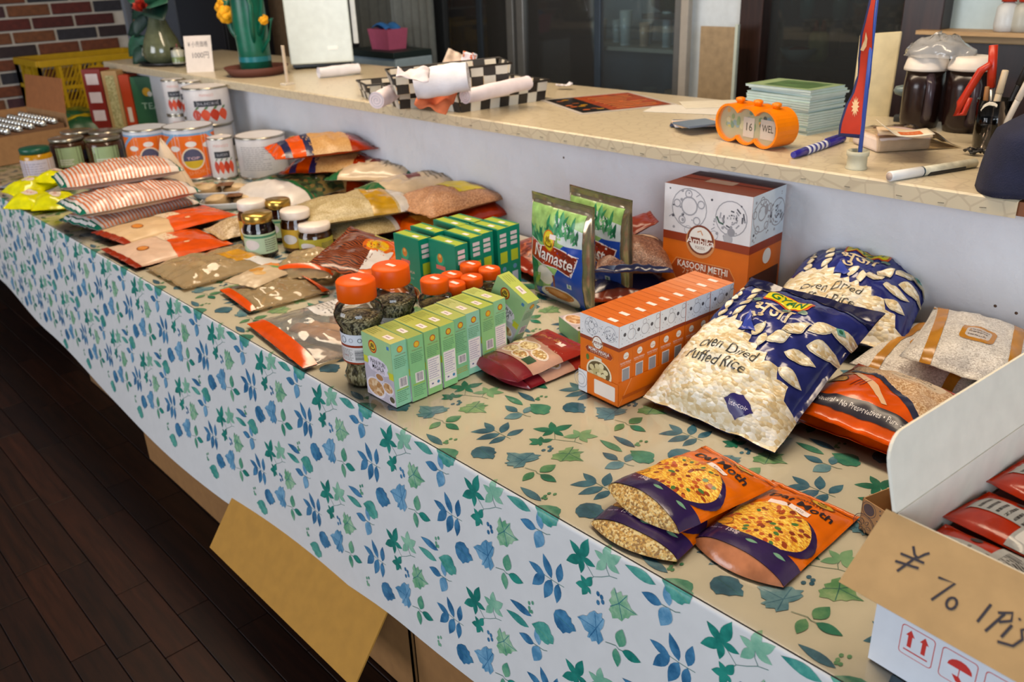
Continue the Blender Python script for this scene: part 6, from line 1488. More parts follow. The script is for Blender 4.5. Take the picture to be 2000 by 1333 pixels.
# brown and orange pouch behind the tall jars
def swirl():
    m, nt, b = new_mat('brown_swirl'); tc = nt.nodes.new('ShaderNodeTexCoord'); wv = nt.nodes.new('ShaderNodeTexWave'); wv.inputs['Scale'].default_value = 40; wv.inputs['Distortion'].default_value = 14; wv.inputs['Detail Scale'].default_value = .6
    nt.links.new(tc.outputs['Object'], wv.inputs['Vector']); r = nt.nodes.new('ShaderNodeValToRGB'); r.color_ramp.elements[0].color = lin('#2a0f08'); r.color_ramp.elements[1].color = lin('#8a4424')
    nt.links.new(wv.outputs[0], r.inputs[0]); nt.links.new(r.outputs[0], b.inputs['Base Color']); b.inputs['Roughness'].default_value = .2; return m
SWIRL = swirl(); ORP = film('#d0580a', .16, .4, 22, .1)
def brown_art(w, l):
    a = Art(); a.rect(SWIRL, -w * .5, l * .08, w * .5, l * .5); a.poly(mat('#c9c3c2', .25), [(-w * .42, l * .08), (-w * .05, l * .12), (w * .1, -l * .06), (-w * .3, -l * .10)])
    a.ell(mat('#bb5a18', .25), w * .12, l * .10, .045, .038); a.ell(mat('#c9a022', .25), w * .12, l * .10, .034, .028); a.text(mat('#2a2a14', .3), 'MASALA', w * .12, l * .10, .010, .05, rot=.3); a.rect(mat('#a8a04c', .3), w * .38, l * .06, w * .5, l * .22)
    a.poly(film('#d06a2a', .14, .3, 20), [(-w * .5, -l * .12), (w * .5, -l * .06), (w * .5, -l * .5), (-w * .5, -l * .5)]); return a
_tl, _tr = T(603, 516, .085), T(684, 446, .095); _ex = (_tr - _tl).normalized(); _dn = Vector((.28, -.07, -.075)); _dn = (_dn - _ex * _dn.dot(_ex)).normalized(); _M = Matrix((_ex, -_dn, _ex.cross(-_dn))).transposed().to_4x4(); _M.translation = (_tl + _tr) / 2 + _dn * .135
pouch('brown_pouch', 'brown swirl and orange pouch with a yellow oval badge behind the tall jars', (_tr - _tl).length, .27, .030, _M, ORP, brown_art((_tr - _tl).length, .27), ORP, 'pouch', None, (.01, .012), .03, .004, 6, .15)
# red edged clear packets further left
def seeds_in(o, w, l, t):
    r = random.Random(7)
    for i in range(7):
        x, y = r.uniform(-.35, .35) * w, r.uniform(-.3, .35) * l; a = r.uniform(0, 3); L = r.uniform(.03, .06)
        MB().tube([(x - L * math.cos(a) / 2, y - L * math.sin(a) / 2, .008), (x + L * math.cos(a) / 2, y + L * math.sin(a) / 2, .010)], r.uniform(.003, .006), mat(('#a8834e', '#8a6238', '#b8935c', '#6f4c2a')[i % 4], .7, vary=.15), 7).build('spice_stick', o)
clearbag('red_edged_packet', 'clear spice packet with a bent red edge left of the bark pouch', (448, 560), (520, 610), (500, 505), .0, .022, (.19, .2), 'red edged spice packets', 8, ((-.5, -.42, REDS, 'red_edge'), (.40, .5, REDS, 'red_edge')), seeds_in)
clearbag('red_edged_packet', 'crumpled clear spice packet with red corners in front of the short jar', (535, 560), (610, 560), (560, 490), .01, .04, (.16, .18), 'red edged spice packets', 12, ((-.42, -.34, REDS, 'red_edge'), (.3, .44, REDS, 'red_edge')), seeds_in)
def cin_art(w, l):
    a = Art(); a.poly(film('#b8862a', .2, .4, 30, .15), [(-w * .1, l * .05), (w * .28, l * .12), (w * .32, l * .36), (-w * .08, l * .32)]); a.poly(mat('#c4c2c0', .3), [(w * .25, l * .2), (w * .5, l * .3), (w * .5, l * .5), (w * .3, l * .48)]); a.rect(mat('#d8b8a8', .3), -w * .04, l * .36, w * .06, l * .42); return a
clearbag('cinnamon_bag', 'clear bag of yellowish spice sticks with a gold label', (302, 512), (405, 566), (408, 470), .0, .026, (.24, .27), None, 16, (), lambda o, w, l, t: [seeds_in(o, w, l, t), seeds_in(o, w * .8, l * .9, t)], cin_art)
def fruit_art(w, l):
    a = Art(); a.rect(mat('#b9a486', .35), -w * .5, -l * .5, w * .5, l * .5); a.ell(mat('#b8802c', .35), -w * .2, l * .0, .022, .016); a.ell(mat('#c9a064', .35), w * .05, -l * .1, .02, .014); a.poly(mat('#d0803a', .35), [(-w * .5, l * .2), (w * .5, l * .34), (w * .5, l * .5), (-w * .5, l * .5)]); a.leaf(mat('#5f8f4c', .35), (-w * .1, l * .2), (w * .45, l * .34), .02); return a
bagpix('fruit_packet', 'small cream packet with an orange and green corner on the cinnamon bag', (445, 548), (505, 560), (487, 510), .02, .015, mat('#a8916c', .3), fruit_art, .2, (.11, .16), cat='packet', seal=(.006, .006), wr=.002, seed=3)
# ------------------------------------------------------------------ honey and pickle jars
def food_jar(label, p, r, h, lid, food, labc, band=None, name='food_jar'):
    t = thing(name, label, 'jar', (p.x, p.y, TZ + .0035), .5, 'honey and pickle jars')
    hl = h * .86
    MB().lathe([(r * .9, .002), (r * .96, .006), (r * .97, h * .62), (r * .8, h * .74), (.0001, h * .74)], food, 24).build('contents', t)
    MB().lathe([(r * .92, 0), (r, .006), (r, h * .68), (r * .84, h * .80), (r * .84, hl)], clear('jar_glass2', '#f4f0e8', .02, 1.2, 0, 1), 28, caps=False).build('glass', t)
    MB().lathe([(r * .92, hl - .006), (r * .94, hl), (r * .94, h - .003), (r * .88, h), (.0001, h)], lid, 32).build('lid', t)
    a = Art(); L = r * 1.9; a.rect(labc, -L, h * .12, L, h * .58)
    if band: a.rect(band, -L, h * .49, L, h * .54)
    a.ell(mat('#cfc8c4', .4), 0, h * .34, r * .5, h * .12); a.lines(mat('#5f5a50', .5), L * .45, h * .16, L * .9, h * .46, 6, .4, 2)
    f = lambda x, y, d: Vector(((r * 1.005 + d) * math.sin(x / r), -(r * 1.005 + d) * math.cos(x / r), y)); m2 = MB(); a.put(m2, f, cell=(r * .25, None)); m2.build('label', t)
WL, GLD = mat('#dcd0c4', .4), mat('#b5924c', .25, .8)
food_jar('white lidded jar at the left of the honey jars', T(490, 394, .12), .042, .12, WL, mat('#7a4a20', .25), mat('#b8973c', .4))
food_jar('gold lidded dark pickle jar in front of the honey jars', T(501, 418, .118), .043, .118, GLD, mat('#23090a', .2), mat('#a9bfa0', .45), mat('#3a7a5c', .4))
food_jar('gold lidded amber jar behind the pickle jar', T(540, 392, .115), .040, .115, GLD, mat('#4a1a0c', .25), mat('#a9b78c', .45), mat('#3a7a5c', .4))
food_jar('tall white lidded honey jar with a yellow label', T(575, 411, .112), .043, .112, WL, mat('#6a3a18', .25), mat('#c29a34', .4))
food_jar('short white lidded brown jar nearest the brown pouch', T(613, 438, .082), .046, .082, WL, mat('#5c3a1c', .25), mat('#a8a23c', .4))
# ------------------------------------------------------------------ piled bags along the counter wall
def stripes_art(base, cols):
    def f(w, l):
        a = Art()
        for y0, y1, mt in cols: a.rect(mt, -w * .5, l * y0, w * .5, l * y1)
        return a
    return f
MEAL = grains(['#b48a56', '#a87c48', '#c29a66'], 500, .3, strength=.1); SES = grains(['#a8966e', '#b8a880', '#978458'], 520, .25, strength=.25); BEAN = grains(['#a87a56', '#8f6244', '#bd906c'], 420, .3, strength=.4)
DGRN = film('#1f5a34', .22, .35, 30, .1); ORG2 = film('#c84c08', .18, .4, 30, .1); NAVY = film('#1c2044', .2, .3, 30); CRM2 = film('#c2ae92', .22, .35, 28, .06); MARO = film('#86260c', .2, .4, 28, .12); WHB = film('#c9c2bb', .3, .3, 20, .04)
def poha(w, l):
    a = Art(); a.rect(MEAL, -w * .5, -l * .16, w * .5, l * .28); a.poly(NAVY, [(-w * .5, -l * .16), (w * .5, -l * .2), (w * .5, -l * .13), (-w * .5, -l * .08)]); a.rect(NAVY, -w * .5, -l * .40, w * .5, -l * .33); a.ell(mat('#c9962c', .3), -w * .2, -l * .25, .02, .015); a.poly(MARO, [(-w * .5, l * .3), (w * .5, l * .24), (w * .5, l * .5), (-w * .5, l * .5)]); return a
G_ = dict(cat='bag', group='flour and grain bags along the counter wall', wr=.004, pk=.04)
bagpix('grain_bag', 'white rice bag with a dark green printed top beside the white tins', (470, 376), (585, 394), (462, 332), .015, .065, WHB, lambda w, l: Art().rect(DGRN, -w * .5, -l * .24, w * .5, l * .5).rect(grains(['#3a4a2c', '#6a5a34', '#20301f'], 60, .4, strength=.1), -w * .5, -l * .20, w * .5, l * .46), .2, (.32, .34), seed=2, **G_)
bagpix('grain_bag', 'third orange bag from the top with its crumpled end toward the honey jars', (588, 378), (608, 350), (690, 348), .0, .07, MARO, poha, .25, (.24, .32), seed=21, **G_)
bagpix('grain_bag', 'second orange flat rice bag from the top by the counter wall', (566, 338), (600, 308), (735, 312), .075, .055, ORG2, poha, .25, (.26, .33), seed=23, **G_)
bagpix('grain_bag', 'topmost orange flat rice bag touching the white tin', (540, 276), (585, 318), (700, 290), .135, .06, ORG2, poha, .3, (.24, .34), seed=25, **G_)
def greenends(w, l): return Art().rect(DGRN, -w * .5, -l * .5, w * .5, -l * .36).rect(DGRN, -w * .5, l * .36, w * .5, l * .5).rect(mat('#6a2a20', .3), -w * .15, -l * .1, w * .1, l * .02).lines(mat('#8a7a60', .4), -w * .3, l * .05, w * .3, l * .3, 5, .35, 4)
bagpix('grain_bag', 'cream flour bag with green ends behind the wrapped spice bag', (680, 350), (720, 325), (810, 325), .06, .055, CRM2, greenends, .25, (.22, .32), seed=27, **G_)
bagpix('grain_bag', 'cream flour bag with green ends above the bean bag', (712, 362), (770, 398), (850, 338), .055, .06, CRM2, greenends, .3, (.22, .34), seed=29, **G_)
def goldlab(w, l): return Art().rect(film('#a8801c', .2, .3, 30, .12), -w * .5, l * .06, w * .5, l * .26).ell(mat('#c9bfae', .3), -w * .1, l * .16, .018).rect(film('#b9b4ae', .15, .6, 40, .1), -w * .5, l * .28, w * .5, l * .5)
bagpix('grain_bag', 'bag of pale seeds with a gold label lying behind the honey jars', (600, 400), (640, 440), (735, 372), .055, .06, SES, goldlab, .3, (.22, .36), seed=31, **G_)
bagpix('grain_bag', 'red and cream bag under the pale seed bag', (640, 445), (680, 462), (770, 405), .012, .045, MARO, lambda w, l: Art().rect(SES, -w * .5, -l * .5, w * .5, l * .0).rect(mat('#b9b2aa', .2), -w * .5, l * .0, w * .5, l * .04), .3, (.22, .34), seed=33, **G_)
bagpix('grain_bag', 'brown bean bag with a yellow label by the counter wall', (778, 400), (838, 418), (905, 366), .06, .06, BEAN, lambda w, l: Art().poly(mat('#c2ae22', .35), [(-w * .3, -l * .05), (w * .25, l * .0), (w * .3, l * .30), (-w * .25, l * .28)]), .3, (.22, .30), seed=35, **G_)
bagpix('grain_bag', 'orange and yellow lentil bag behind the teal boxes', (770, 440), (830, 462), (850, 402), .006, .05, film('#a84412', .2, .4, 28, .1), lambda w, l: Art().rect(grains(['#b87428', '#c98636', '#a8661e'], 500, .3, strength=.2), -w * .3, -l * .3, w * .5, l * .2), .3, (.24, .28), seed=37, **G_)
bagpix('grain_bag', 'dark red bag with a pointed end under the bean bag', (830, 425), (880, 440), (978, 410), .02, .05, MARO, None, .3, (.2, .30), seed=39, **G_)
bagpix('grain_bag', 'dark red mixed spice bag behind the teal boxes left of the tea packets', (985, 500), (1050, 530), (1010, 432), .0, .06, MARO, lambda w, l: Art().rect(grains(['#5c1c10', '#8a3a1a', '#6f2a16', '#a8582a'], 120, .3, strength=.3), -w * .4, -l * .4, w * .4, l * .3), .3, (.24, .26), seed=41, **G_)
bagpix('grain_bag', 'navy and orange bag under the brown seed bag right of the tea packets', (1190, 600), (1290, 600), (1190, 505), .0, .06, film('#7a2c12', .2, .4, 28, .1), lambda w, l: Art().rect(NAVY, -w * .5, -l * .4, w * .5, -l * .2).rect(MARO, -w * .5, l * .1, w * .5, l * .5), .3, (.2, .26), seed=43, **G_)
bagpix('grain_bag', 'brown seed bag with a cream label between tea packets and spice carton', (1195, 545), (1285, 545), (1185, 468), .06, .07, grains(['#6f4a38', '#5c3a2c', '#86604c'], 420, .3, strength=.3), lambda w, l: Art().rrect(mat('#b39a84', .35), -w * .3, l * .05, w * .35, l * .32, .01).rect(NAVY, -w * .5, -l * .5, w * .5, -l * .42), .3, (.17, .20), seed=45, **G_)
bagpix('grain_bag', 'red bag end sticking up at the wall right of the tea packets', (1190, 455), (1205, 480), (1252, 418), (.10, .10, .14), .03, film('#6e2410', .3, .4, 28), None, .3, (.09, .13), seed=47, **G_)
# ------------------------------------------------------------------ papad packets, striped bags, yellow snacks
PAP = mat('#c9ab84', .3, vary=.05); PAP2 = mat('#c9aa92', .3, vary=.05)
def papad(base):
    def f(w, l):
        a = Art(); a.poly(ORG2, [(-w * .5, -l * .04), (-w * .2, l * .02), (w * .1, l * .0), (w * .35, -l * .06), (w * .5, -l * .08), (w * .5, l * .5), (-w * .5, l * .5)]); a.rect(MARO, -w * .5, -l * .5, w * .5, -l * .44)
        a.ell(mat('#7a3a10', .3), w * .06, -l * .26, .022, .016); a.ell(mat('#c2761e', .3), w * .06, -l * .26, .019, .013); a.rect(mat('#d8c4a8', .3), -w * .42, -l * .01, w * .0, l * .14); a.ell(mat('#d8b48c', .3), w * .2, l * .14, .008); return a
    return f
bagpix('papad_packet', 'upper orange and cream papad packet beside the striped bags', (178, 455), (242, 478), (362, 392), .012, .024, PAP, papad(0), .25, None, cat='packet', group='papad packets', seal=(.01, .01), wr=.002, pk=.02, seed=2, bottom=MARO)
bagpix('papad_packet', 'lower orange and cream papad packet nearer the table edge', (196, 488), (266, 525), (366, 440), .0, .024, PAP2, papad(1), .25, None, cat='packet', group='papad packets', seal=(.01, .01), wr=.002, pk=.02, seed=4, bottom=MARO)
M_ST = film('#cfc4be', .22, .3, 26, .04); STO = mat('#bf6a3c', .3); GEN = film('#0d5f4c', .2, .3, 26)
def striped(w, l):
    a = Art(); n = 26
    for i in range(n): y = -l * .43 + l * .84 * i / n; a.rect(STO, -w * .5, y, w * .5, y + l * .84 / n * .42)
    a.rect(GEN, -w * .5, -l * .5, w * .5, -l * .455); a.rect(mat('#d4d0cc', .3), -w * .4, -l * .488, w * .4, -l * .468); a.rect(GEN, -w * .5, l * .46, w * .5, l * .5); return a
ST = dict(cat='bag', group='orange striped bags', seal=(.004, .004), wr=.004, pk=.02, power=.42)
bagpix('striped_bag', 'lowest orange striped bag of the stack of three', (122, 428), (200, 448), (300, 378), .0, .055, M_ST, striped, .4, (.22, .37), seed=2, **ST)
bagpix('striped_bag', 'middle orange striped bag of the stack of three', (117, 388), (194, 424), (298, 350), .05, .062, M_ST, striped, .4, (.22, .37), seed=5, **ST)
bagpix('striped_bag', 'topmost orange striped bag with a tied brown end', (118, 332), (160, 376), (296, 312), .105, .066, M_ST, striped, .4, (.21, .36), seed=8, **ST)
YL = film('#c8c60c', .18, .5, 30, .12)
for i, (px, py, h, rz, lab) in enumerate(((62, 378, .022, .3, 'yellow snack packet at the left end of the small yellow heap'), (112, 362, .035, 1.0, 'uppermost yellow snack packet beside the striped bags'), (62, 405, .0, .9, 'yellow snack packet at the bottom left of the heap'), (112, 408, .0, -.3, 'yellow snack packet at the bottom right of the heap'))):
    p = T(px, py, h)
    pouch('yellow_snack', lab, .12, .15, .05, Matrix.Translation((p.x, p.y, TZ + .004 + h)) @ Euler((.08 * (-1) ** i, .1, rz)).to_matrix().to_4x4(), YL, Art().ell(mat('#cfc0b4', .3), 0, 0, .028, .018).text(mat('#a8401c', .3), 'WAI', 0, 0, .012, .03), YL, 'packet', 'yellow snack packets', (.008, .008), .03, .004, i * 3, .3, 18, 22)
sl = thing('silver_packet', 'silver foil packet lying behind the yellow snack heap', 'packet', T(38, 366, .004), .4)
MB().grid(lambda u, v: Vector((.13 * (u - .5), .08 * (v - .5), .004 + .02 * math.sin(u * PI) * math.sin(v * PI) + .004 * noise.noise((u * 6, v * 6, 2)))), 14, 12, mat('#a9adb8', .25, .6, .5, (60, .5))).build('foil', sl, solid=.001)
MB().box((-.068, -.042, .002), (-.062, .042, .006), mat('#c6c8cc', .3, .5)).build('seal', sl)
# white paper cone
cn = T(352, 385); cone = thing('paper_cone', 'white folded paper cone between the striped bags and orange tins', 'paper', (cn.x, cn.y, TZ + .004), .2)
def cf(u, v):
    a = u * 2 * PI; r = .085 * (1 - v) ** .8; return Vector((r * math.cos(a) * 1.15 - .05 * v, r * math.sin(a) * .6, .19 * v + .006 * math.sin(3 * a)))
MB().grid(cf, 26, 12, mat('#c8b49c', .7, vary=.03)).build('paper', cone, solid=.001)
MB().grid(lambda u, v: Vector((.02 + .13 * u, -.06 + .05 * v, .008 + .06 * (1 - u) * (1 - v))), 8, 6, mat('#b9bcc2', .6)).build('folded_tail', cone, solid=.001)
# foam trays with wrapped food
for i, (a_, b_, c_, h, lab) in enumerate((((368, 372), (440, 398), (410, 352), .02, 'upper white foam tray of bread with a brown label'), ((405, 398), (450, 412), (440, 380), .0, 'lower white foam tray of bread with a brown label'))):
    M, w, l = lay3((a_[0], a_[1], h + .01), (b_[0], b_[1], h + .01), (c_[0], c_[1], h + .01)); M.translation.z = TZ + .0045 + h
    M2 = Matrix.Translation(M.translation) @ Matrix.Rotation(math.atan2(M[1][0], M[0][0]) + .9, 4, 'Z')
    t = thing('foam_tray', lab, 'tray', M2.translation, rot=M2.to_euler(), group='foam food trays'); w, l = .20, .12
    def trf(u, v, k=1.0):
        a = u * 2 * PI; c, s_ = math.cos(a), math.sin(a); q = (abs(c) ** 4 + abs(s_) ** 4) ** -.25; r = (.82 + .18 * v); return Vector((w / 2 * q * c * r, l / 2 * q * s_ * r, .022 * v))
    mb = MB(); mb.grid(trf, 32, 4, mat('#c9cacc', .6), flip=True); mb.add([trf(i_ / 32, 0) for i_ in range(32)], [tuple(range(32))], mat('#c9cacc', .6)); mb.build('tray', t, solid=.002)
    MB().ball((-.045, 0, .018), .045, mat('#b8a07c', .6, vary=.12), sq=(1, .9, .5)).build('bread', t); MB().ball((.045, 0, .016), .045, mat('#bda684', .6, vary=.12), sq=(1, .9, .45)).build('bread', t)
    m2 = MB(); m2.box((-.012, -.03, .036), (.038, .022, .038), mat('#6e451c', .4)); m2.build('label', t, bevel=.0005)
    MB().grid(lambda u, v: trf(u, 1) * Vector((1, 1, 1)).length / 1.732 * (1 - v) + Vector((0, 0, .040)) * v, 32, 6, clear('wrap', '#f4f2ee', .05, 1.4, .4, 26)).build('wrap', t)
p = T(440, 432); bagpix('grain_bag', 'small clear bag of pale flakes left of the honey jars', (408, 442), (455, 468), (445, 408), .0, .04, grains(['#b39a78', '#c4ae8c', '#a0865f'], 300, .25, strength=.3), None, .3, (.15, .17), seed=51, **G_)
# ------------------------------------------------------------------ tins
TIN = mat('#a8a294', .25, .85)
def tin(label, x, y, z, r, h, body, art, group, name='food_tin', face=0.0):
    t = thing(name, label, 'tin', (x, y, z), face, group)
    MB().lathe([(r * .97, 0), (r, .003), (r, h - .004), (r * .985, h)], body, 40).build('body', t)
    MB().lathe([(r * 1.012, h - .006), (r * 1.02, h), (r * .97, h + .001), (r * .95, h - .004), (.0001, h - .004)], TIN, 40, caps=False).build('top_rim', t)
    MB().lathe([(r * 1.015, 0), (r * 1.02, .004), (r, .006)], TIN, 40, caps=False).build('bottom_rim', t)
    f = lambda xx, yy, d: Vector(((r + d) * math.sin(xx / r), -(r + d) * math.cos(xx / r), yy)); m2 = MB(); art.put(m2, f, cell=(r * .18, None)); m2.build('label', t); return t
def ghee(r, h):
    a = Art(); L = PI * r; BL = mat('#6f9ac2', .4); a.rect(BL, -L, h * .86, L, h * .9); a.rect(mat('#d8660a', .4), -L * .55, h * .04, L * .55, h * .86)
    a.poly(BL, [(-L * .5, h * .60), (-L * .44, h * .60), (-L * .2, h * .86), (-L * .27, h * .86)]); a.poly(BL, [(L * .5, h * .62), (L * .44, h * .62), (L * .22, h * .86), (L * .3, h * .86)])
    for x, t in ((-.16, 'T'), (0, 'O'), (.16, 'P')): a.text(mat('#e0a060', .4), t, L * x, h * .815, h * .05, bold=.02)
    for x, y in ((-.22, .62), (0, .70), (.22, .66)): a.ell(mat('#d8d4d2', .4), L * x, h * y, r * .22, h * .055)
    a.ell(mat('#d8c8b4', .4), 0, h * .42, r * .46, r * .46); a.ell(mat('#4a4a66', .4), 0, h * .42, r * .40, r * .40); a.poly(mat('#c2a32c', .4), [(-r * .37, h * .38)] + [(r * .40 * math.cos(t), h * .42 + r * .40 * math.sin(t)) for t in [PI + .35 + i * (PI - .7) / 8 for i in range(9)]] + [(r * .37, h * .38)])
    a.text(mat('#d8b4c0', .4), 'TOP', 0, h * .43, h * .05, r * .5); a.text(mat('#e0906a', .4), 'ASHOKA OIL', L * .10, h * .17, h * .07, L * .5, rot=.12); a.text(mat('#8a6f9a', .4), 'vegetable', L * .22, h * .08, h * .045, L * .3, rot=.1); return a
WTN = mat('#c9c6c8', .4)
for px, py, lab, r, h in ((283, 250, 'left orange tin of the pair with a round dark emblem', .083, .175), (366, 246, 'right orange tin of the pair with a round dark emblem', .090, .190)):
    p = T(px, py, h); ang = math.atan2(p.y + .713, p.x) - math.atan2(1, 0) + PI
    tin(lab, p.x, p.y, TZ + .0036, r, h, mat('#b9bcc6', .35), ghee(r, h), 'orange tins', 'orange_tin', math.atan2(p.x - 0, -(p.y + .713)) + PI + 0)
def mango(r, h, off=0.0, plain=False):
    a = Art(); L = PI * r
    if plain: a.lines(mat('#8f8c92', .5), -L * .3, h * .2, L * .1, h * .8, 12, .3, 4); return a.rect(mat('#23262e', .4), L * .3, h * .4, L * .55, h * .6)
    a.text(mat('#cf9a94', .4), 'MANGO', off, h * .82, h * .07); a.rect(mat('#23262e', .4), off - r * .62, h * .52, off + r * .62, h * .68); a.text(mat('#a9aab4', .4), 'SLICES', off, h * .60, h * .06, r * .9)
    for i in range(4): x = off - r * .6 + r * .4 * i; a.leaf(mat(('#a8331c', '#c2492a')[i % 2], .4), (x, h * .46), (x + r * .08, h * .12), r * .42, 7); a.leaf(mat('#4a6a3c', .4), (x, h * .45), (x + r * .2, h * .52), r * .1)
    return a
def face(p): return math.atan2(p.x, -(p.y + .713)) + PI
hb = .150
for px, py, z, r, lab, pl, off in ((450, 268, 0, .046, 'small white tin with red fruit in the lower row beside the big plain tin', False, 0), (425, 262, 0, .046, 'small white tin half hidden behind the orange tin', False, .01), (503, 263, 0, .090, 'large white tin in the lower row showing its plain back', True, 0), (355, 268, 0, .046, 'small white tin in the lower row hidden behind the orange tin', False, 0), (397, 262, 0, .046, 'small white tin standing behind the right orange tin', False, 0), (462, 256, 0, .080, 'large white tin at the back carrying the upper large tin', True, 0)):
    if px == 462: p = Vector((-3.44, .80, 0))
    elif px == 355: p = Vector((-3.80, .82, 0))
    elif px == 397: p = Vector((-3.66, .835, 0))
    elif px == 425: p = Vector((-3.42, .66, 0))
    else: p = T(px, py, hb) + (Vector((-.03, -.03, 0)) if px == 450 else Vector((.015, .0, 0)))
    tin(lab, p.x, p.y, TZ + .0036, r, hb, WTN, mango(r, hb, off, pl), 'white fruit tins', 'white_tin', face(p))
for x, y, r, lab, off, pl in ((-3.80, .82, .046, 'upper left small white tin with red fruit under the countertop', 0, False), (-3.66, .835, .046, 'upper small white tin showing its plain side under the countertop', -.03, False), (-3.44, .80, .088, 'large upper white tin with two bunches of red fruit', 0, False)):
    p = Vector((x, y, 0)); tin(lab, x, y, TZ + .0036 + hb + .002, r, .145, WTN, mango(r, .145, off, pl), 'white fruit tins', 'white_tin', face(p))
# ------------------------------------------------------------------ far left: cans, jars, cartons, crate
LB = mat('#8fa37a', .5, vary=.04)
def can(label, p, r, h, seed):
    t = thing('glass_jar', label, 'jar', (p.x, p.y, TZ + .0036), face(p), 'green labelled jars'); MB().lathe([(r * .94, 0), (r, .006), (r, h * .8), (r * .86, h * .9)], mat('#3c2414', .15, vary=.2), 28).build('contents', t)
    MB().lathe([(r * .94, h * .9), (r * .96, h * .99), (r * .9, h), (.0001, h)], TIN, 28).build('lid', t); a = Art(); a.rect(LB, -r * .75, h * .15, r * .75, h * .75); a.lines(mat('#c9c6bc', .5), -r * .6, h * .2, r * .2, h * .4, 3, .5, seed); a.rect(mat('#2a2c3a', .4), r * .85, h * .3, r * 1.2, h * .6)
    f = lambda x, y, d: Vector(((r + d) * math.sin(x / r), -(r + d) * math.cos(x / r), y)); m2 = MB(); a.put(m2, f, cell=(r * .25, None)); m2.build('label', t)
for i, (px, py, lab) in enumerate(((128, 270, 'front left green labelled jar with a silver lid'), (200, 268, 'front right green labelled jar with a silver lid'), (150, 256, 'rear left silver lidded jar behind the green labelled ones'), (205, 256, 'rear right silver lidded jar near the orange tin'))):
    p = T(px, py, .125); can(lab, p, .068, .125, i)
p = T(66, 290, .115); gj = thing('pickle_jar', 'yellow jar with a dark green lid and white label', 'jar', (p.x, p.y, TZ + .0036), face(p)); r = .058
MB().lathe([(r * .92, 0), (r, .008), (r, .085), (r * .86, .098)], mat('#a87a18', .2), 28).build('contents', gj); MB().lathe([(r * .92, .095), (r * .94, .113), (r * .88, .116), (.0001, .116)], mat('#0f4a38', .35), 28).build('lid', gj)
a = Art(); a.rect(mat('#b9b2bc', .5), -r * 1.5, .005, r * 1.5, .075); a.lines(mat('#8a8494', .5), -r, .01, r * .5, .065, 6, .3, 3); m2 = MB(); a.put(m2, lambda x, y, d: Vector(((r + d) * math.sin(x / r), -(r + d) * math.cos(x / r), y)), cell=(r * .25, None)); m2.build('label', gj)
# open kraft carton of foil capsule strips
kc = thing('kraft_carton', 'open kraft carton at the far left with a raised flap', 'carton', (-4.32, .28, TZ + .0036), .12)
for nm, lo, hi, mt in (('bottom', (-.2, -.16, 0), (.2, .16, .004), M_KRAFT_D), ('front_panel', (-.2, -.164, 0), (.2, -.16, .12), M_KRAFT_D), ('back_panel', (-.2, .16, 0), (.2, .164, .17), M_KRAFT_D), ('side_panel', (-.204, -.164, 0), (-.2, .164, .17), M_KRAFT_D), ('side_panel', (.2, -.164, 0), (.204, .164, .112), M_KRAFT_D)): MB().box(lo, hi, mt).build(nm, kc)
MB().add([(.20, .164, .17), (-.2, .164, .17), (-.2, .19, .31), (.17, .19, .31), (.205, .164, .17), (-.2, .168, .17), (-.2, .194, .31), (.17, .194, .31)], [(0, 1, 2, 3), (7, 6, 5, 4), (0, 3, 7, 4), (1, 5, 6, 2), (2, 6, 7, 3), (0, 4, 5, 1)], mat('#8a5630', .85, vary=.06)).build('back_flap', kc)
m2 = MB(); Art().rect(mat('#b0483c', .6), -.2, 0, .2, .03).rect(mat('#b0483c', .6), .17, 0, .2, .12).rect(mat('#c9c6c8', .6), .06, .035, .16, .06).put(m2, plane_map((0, -.164, 0), (1, 0, 0), (0, 0, 1))); m2.build('red_print', kc)
FO = mat('#dfe3e2', .18, .9)
MB().add([(-.19, -.15, .005), (.19, -.15, .005), (.19, .15, .005), (-.19, .15, .005), (-.19, -.15, .11), (.19, -.15, .11), (.19, .15, .13), (-.19, .15, .13)], [(3, 2, 1, 0), (4, 5, 6, 7), (0, 1, 5, 4), (1, 2, 6, 5), (2, 3, 7, 6), (3, 0, 4, 7)], mat('#6a4a30', .8)).build('filling', kc)
for i in range(6):
    y = -.13 + i * .050; t = thing('foil_strip', ('first', 'second', 'third', 'fourth', 'fifth', 'sixth')[i] + ' silver foil capsule strip from the front in the kraft carton', 'strip', kc.location + Matrix.Rotation(.12, 3, 'Z') @ Vector((0, y, .116 + .07 * (y + .13))), .12, 'silver foil capsule strips')
    MB().box((-.185, -.012, 0), (.185, .012, .002), FO).build('strip', t)
    cap = None
    for k in range(11):
        o = MB().ball((0, 0, 0), .0165, FO, 10, 6, (1, .9, .9)).build('capsule', t) if cap is None else cap.copy()
        if cap is None: cap = o
        else: COL.objects.link(o); o.parent = t
        o.location = (-.17 + k * .034, 0, .008)
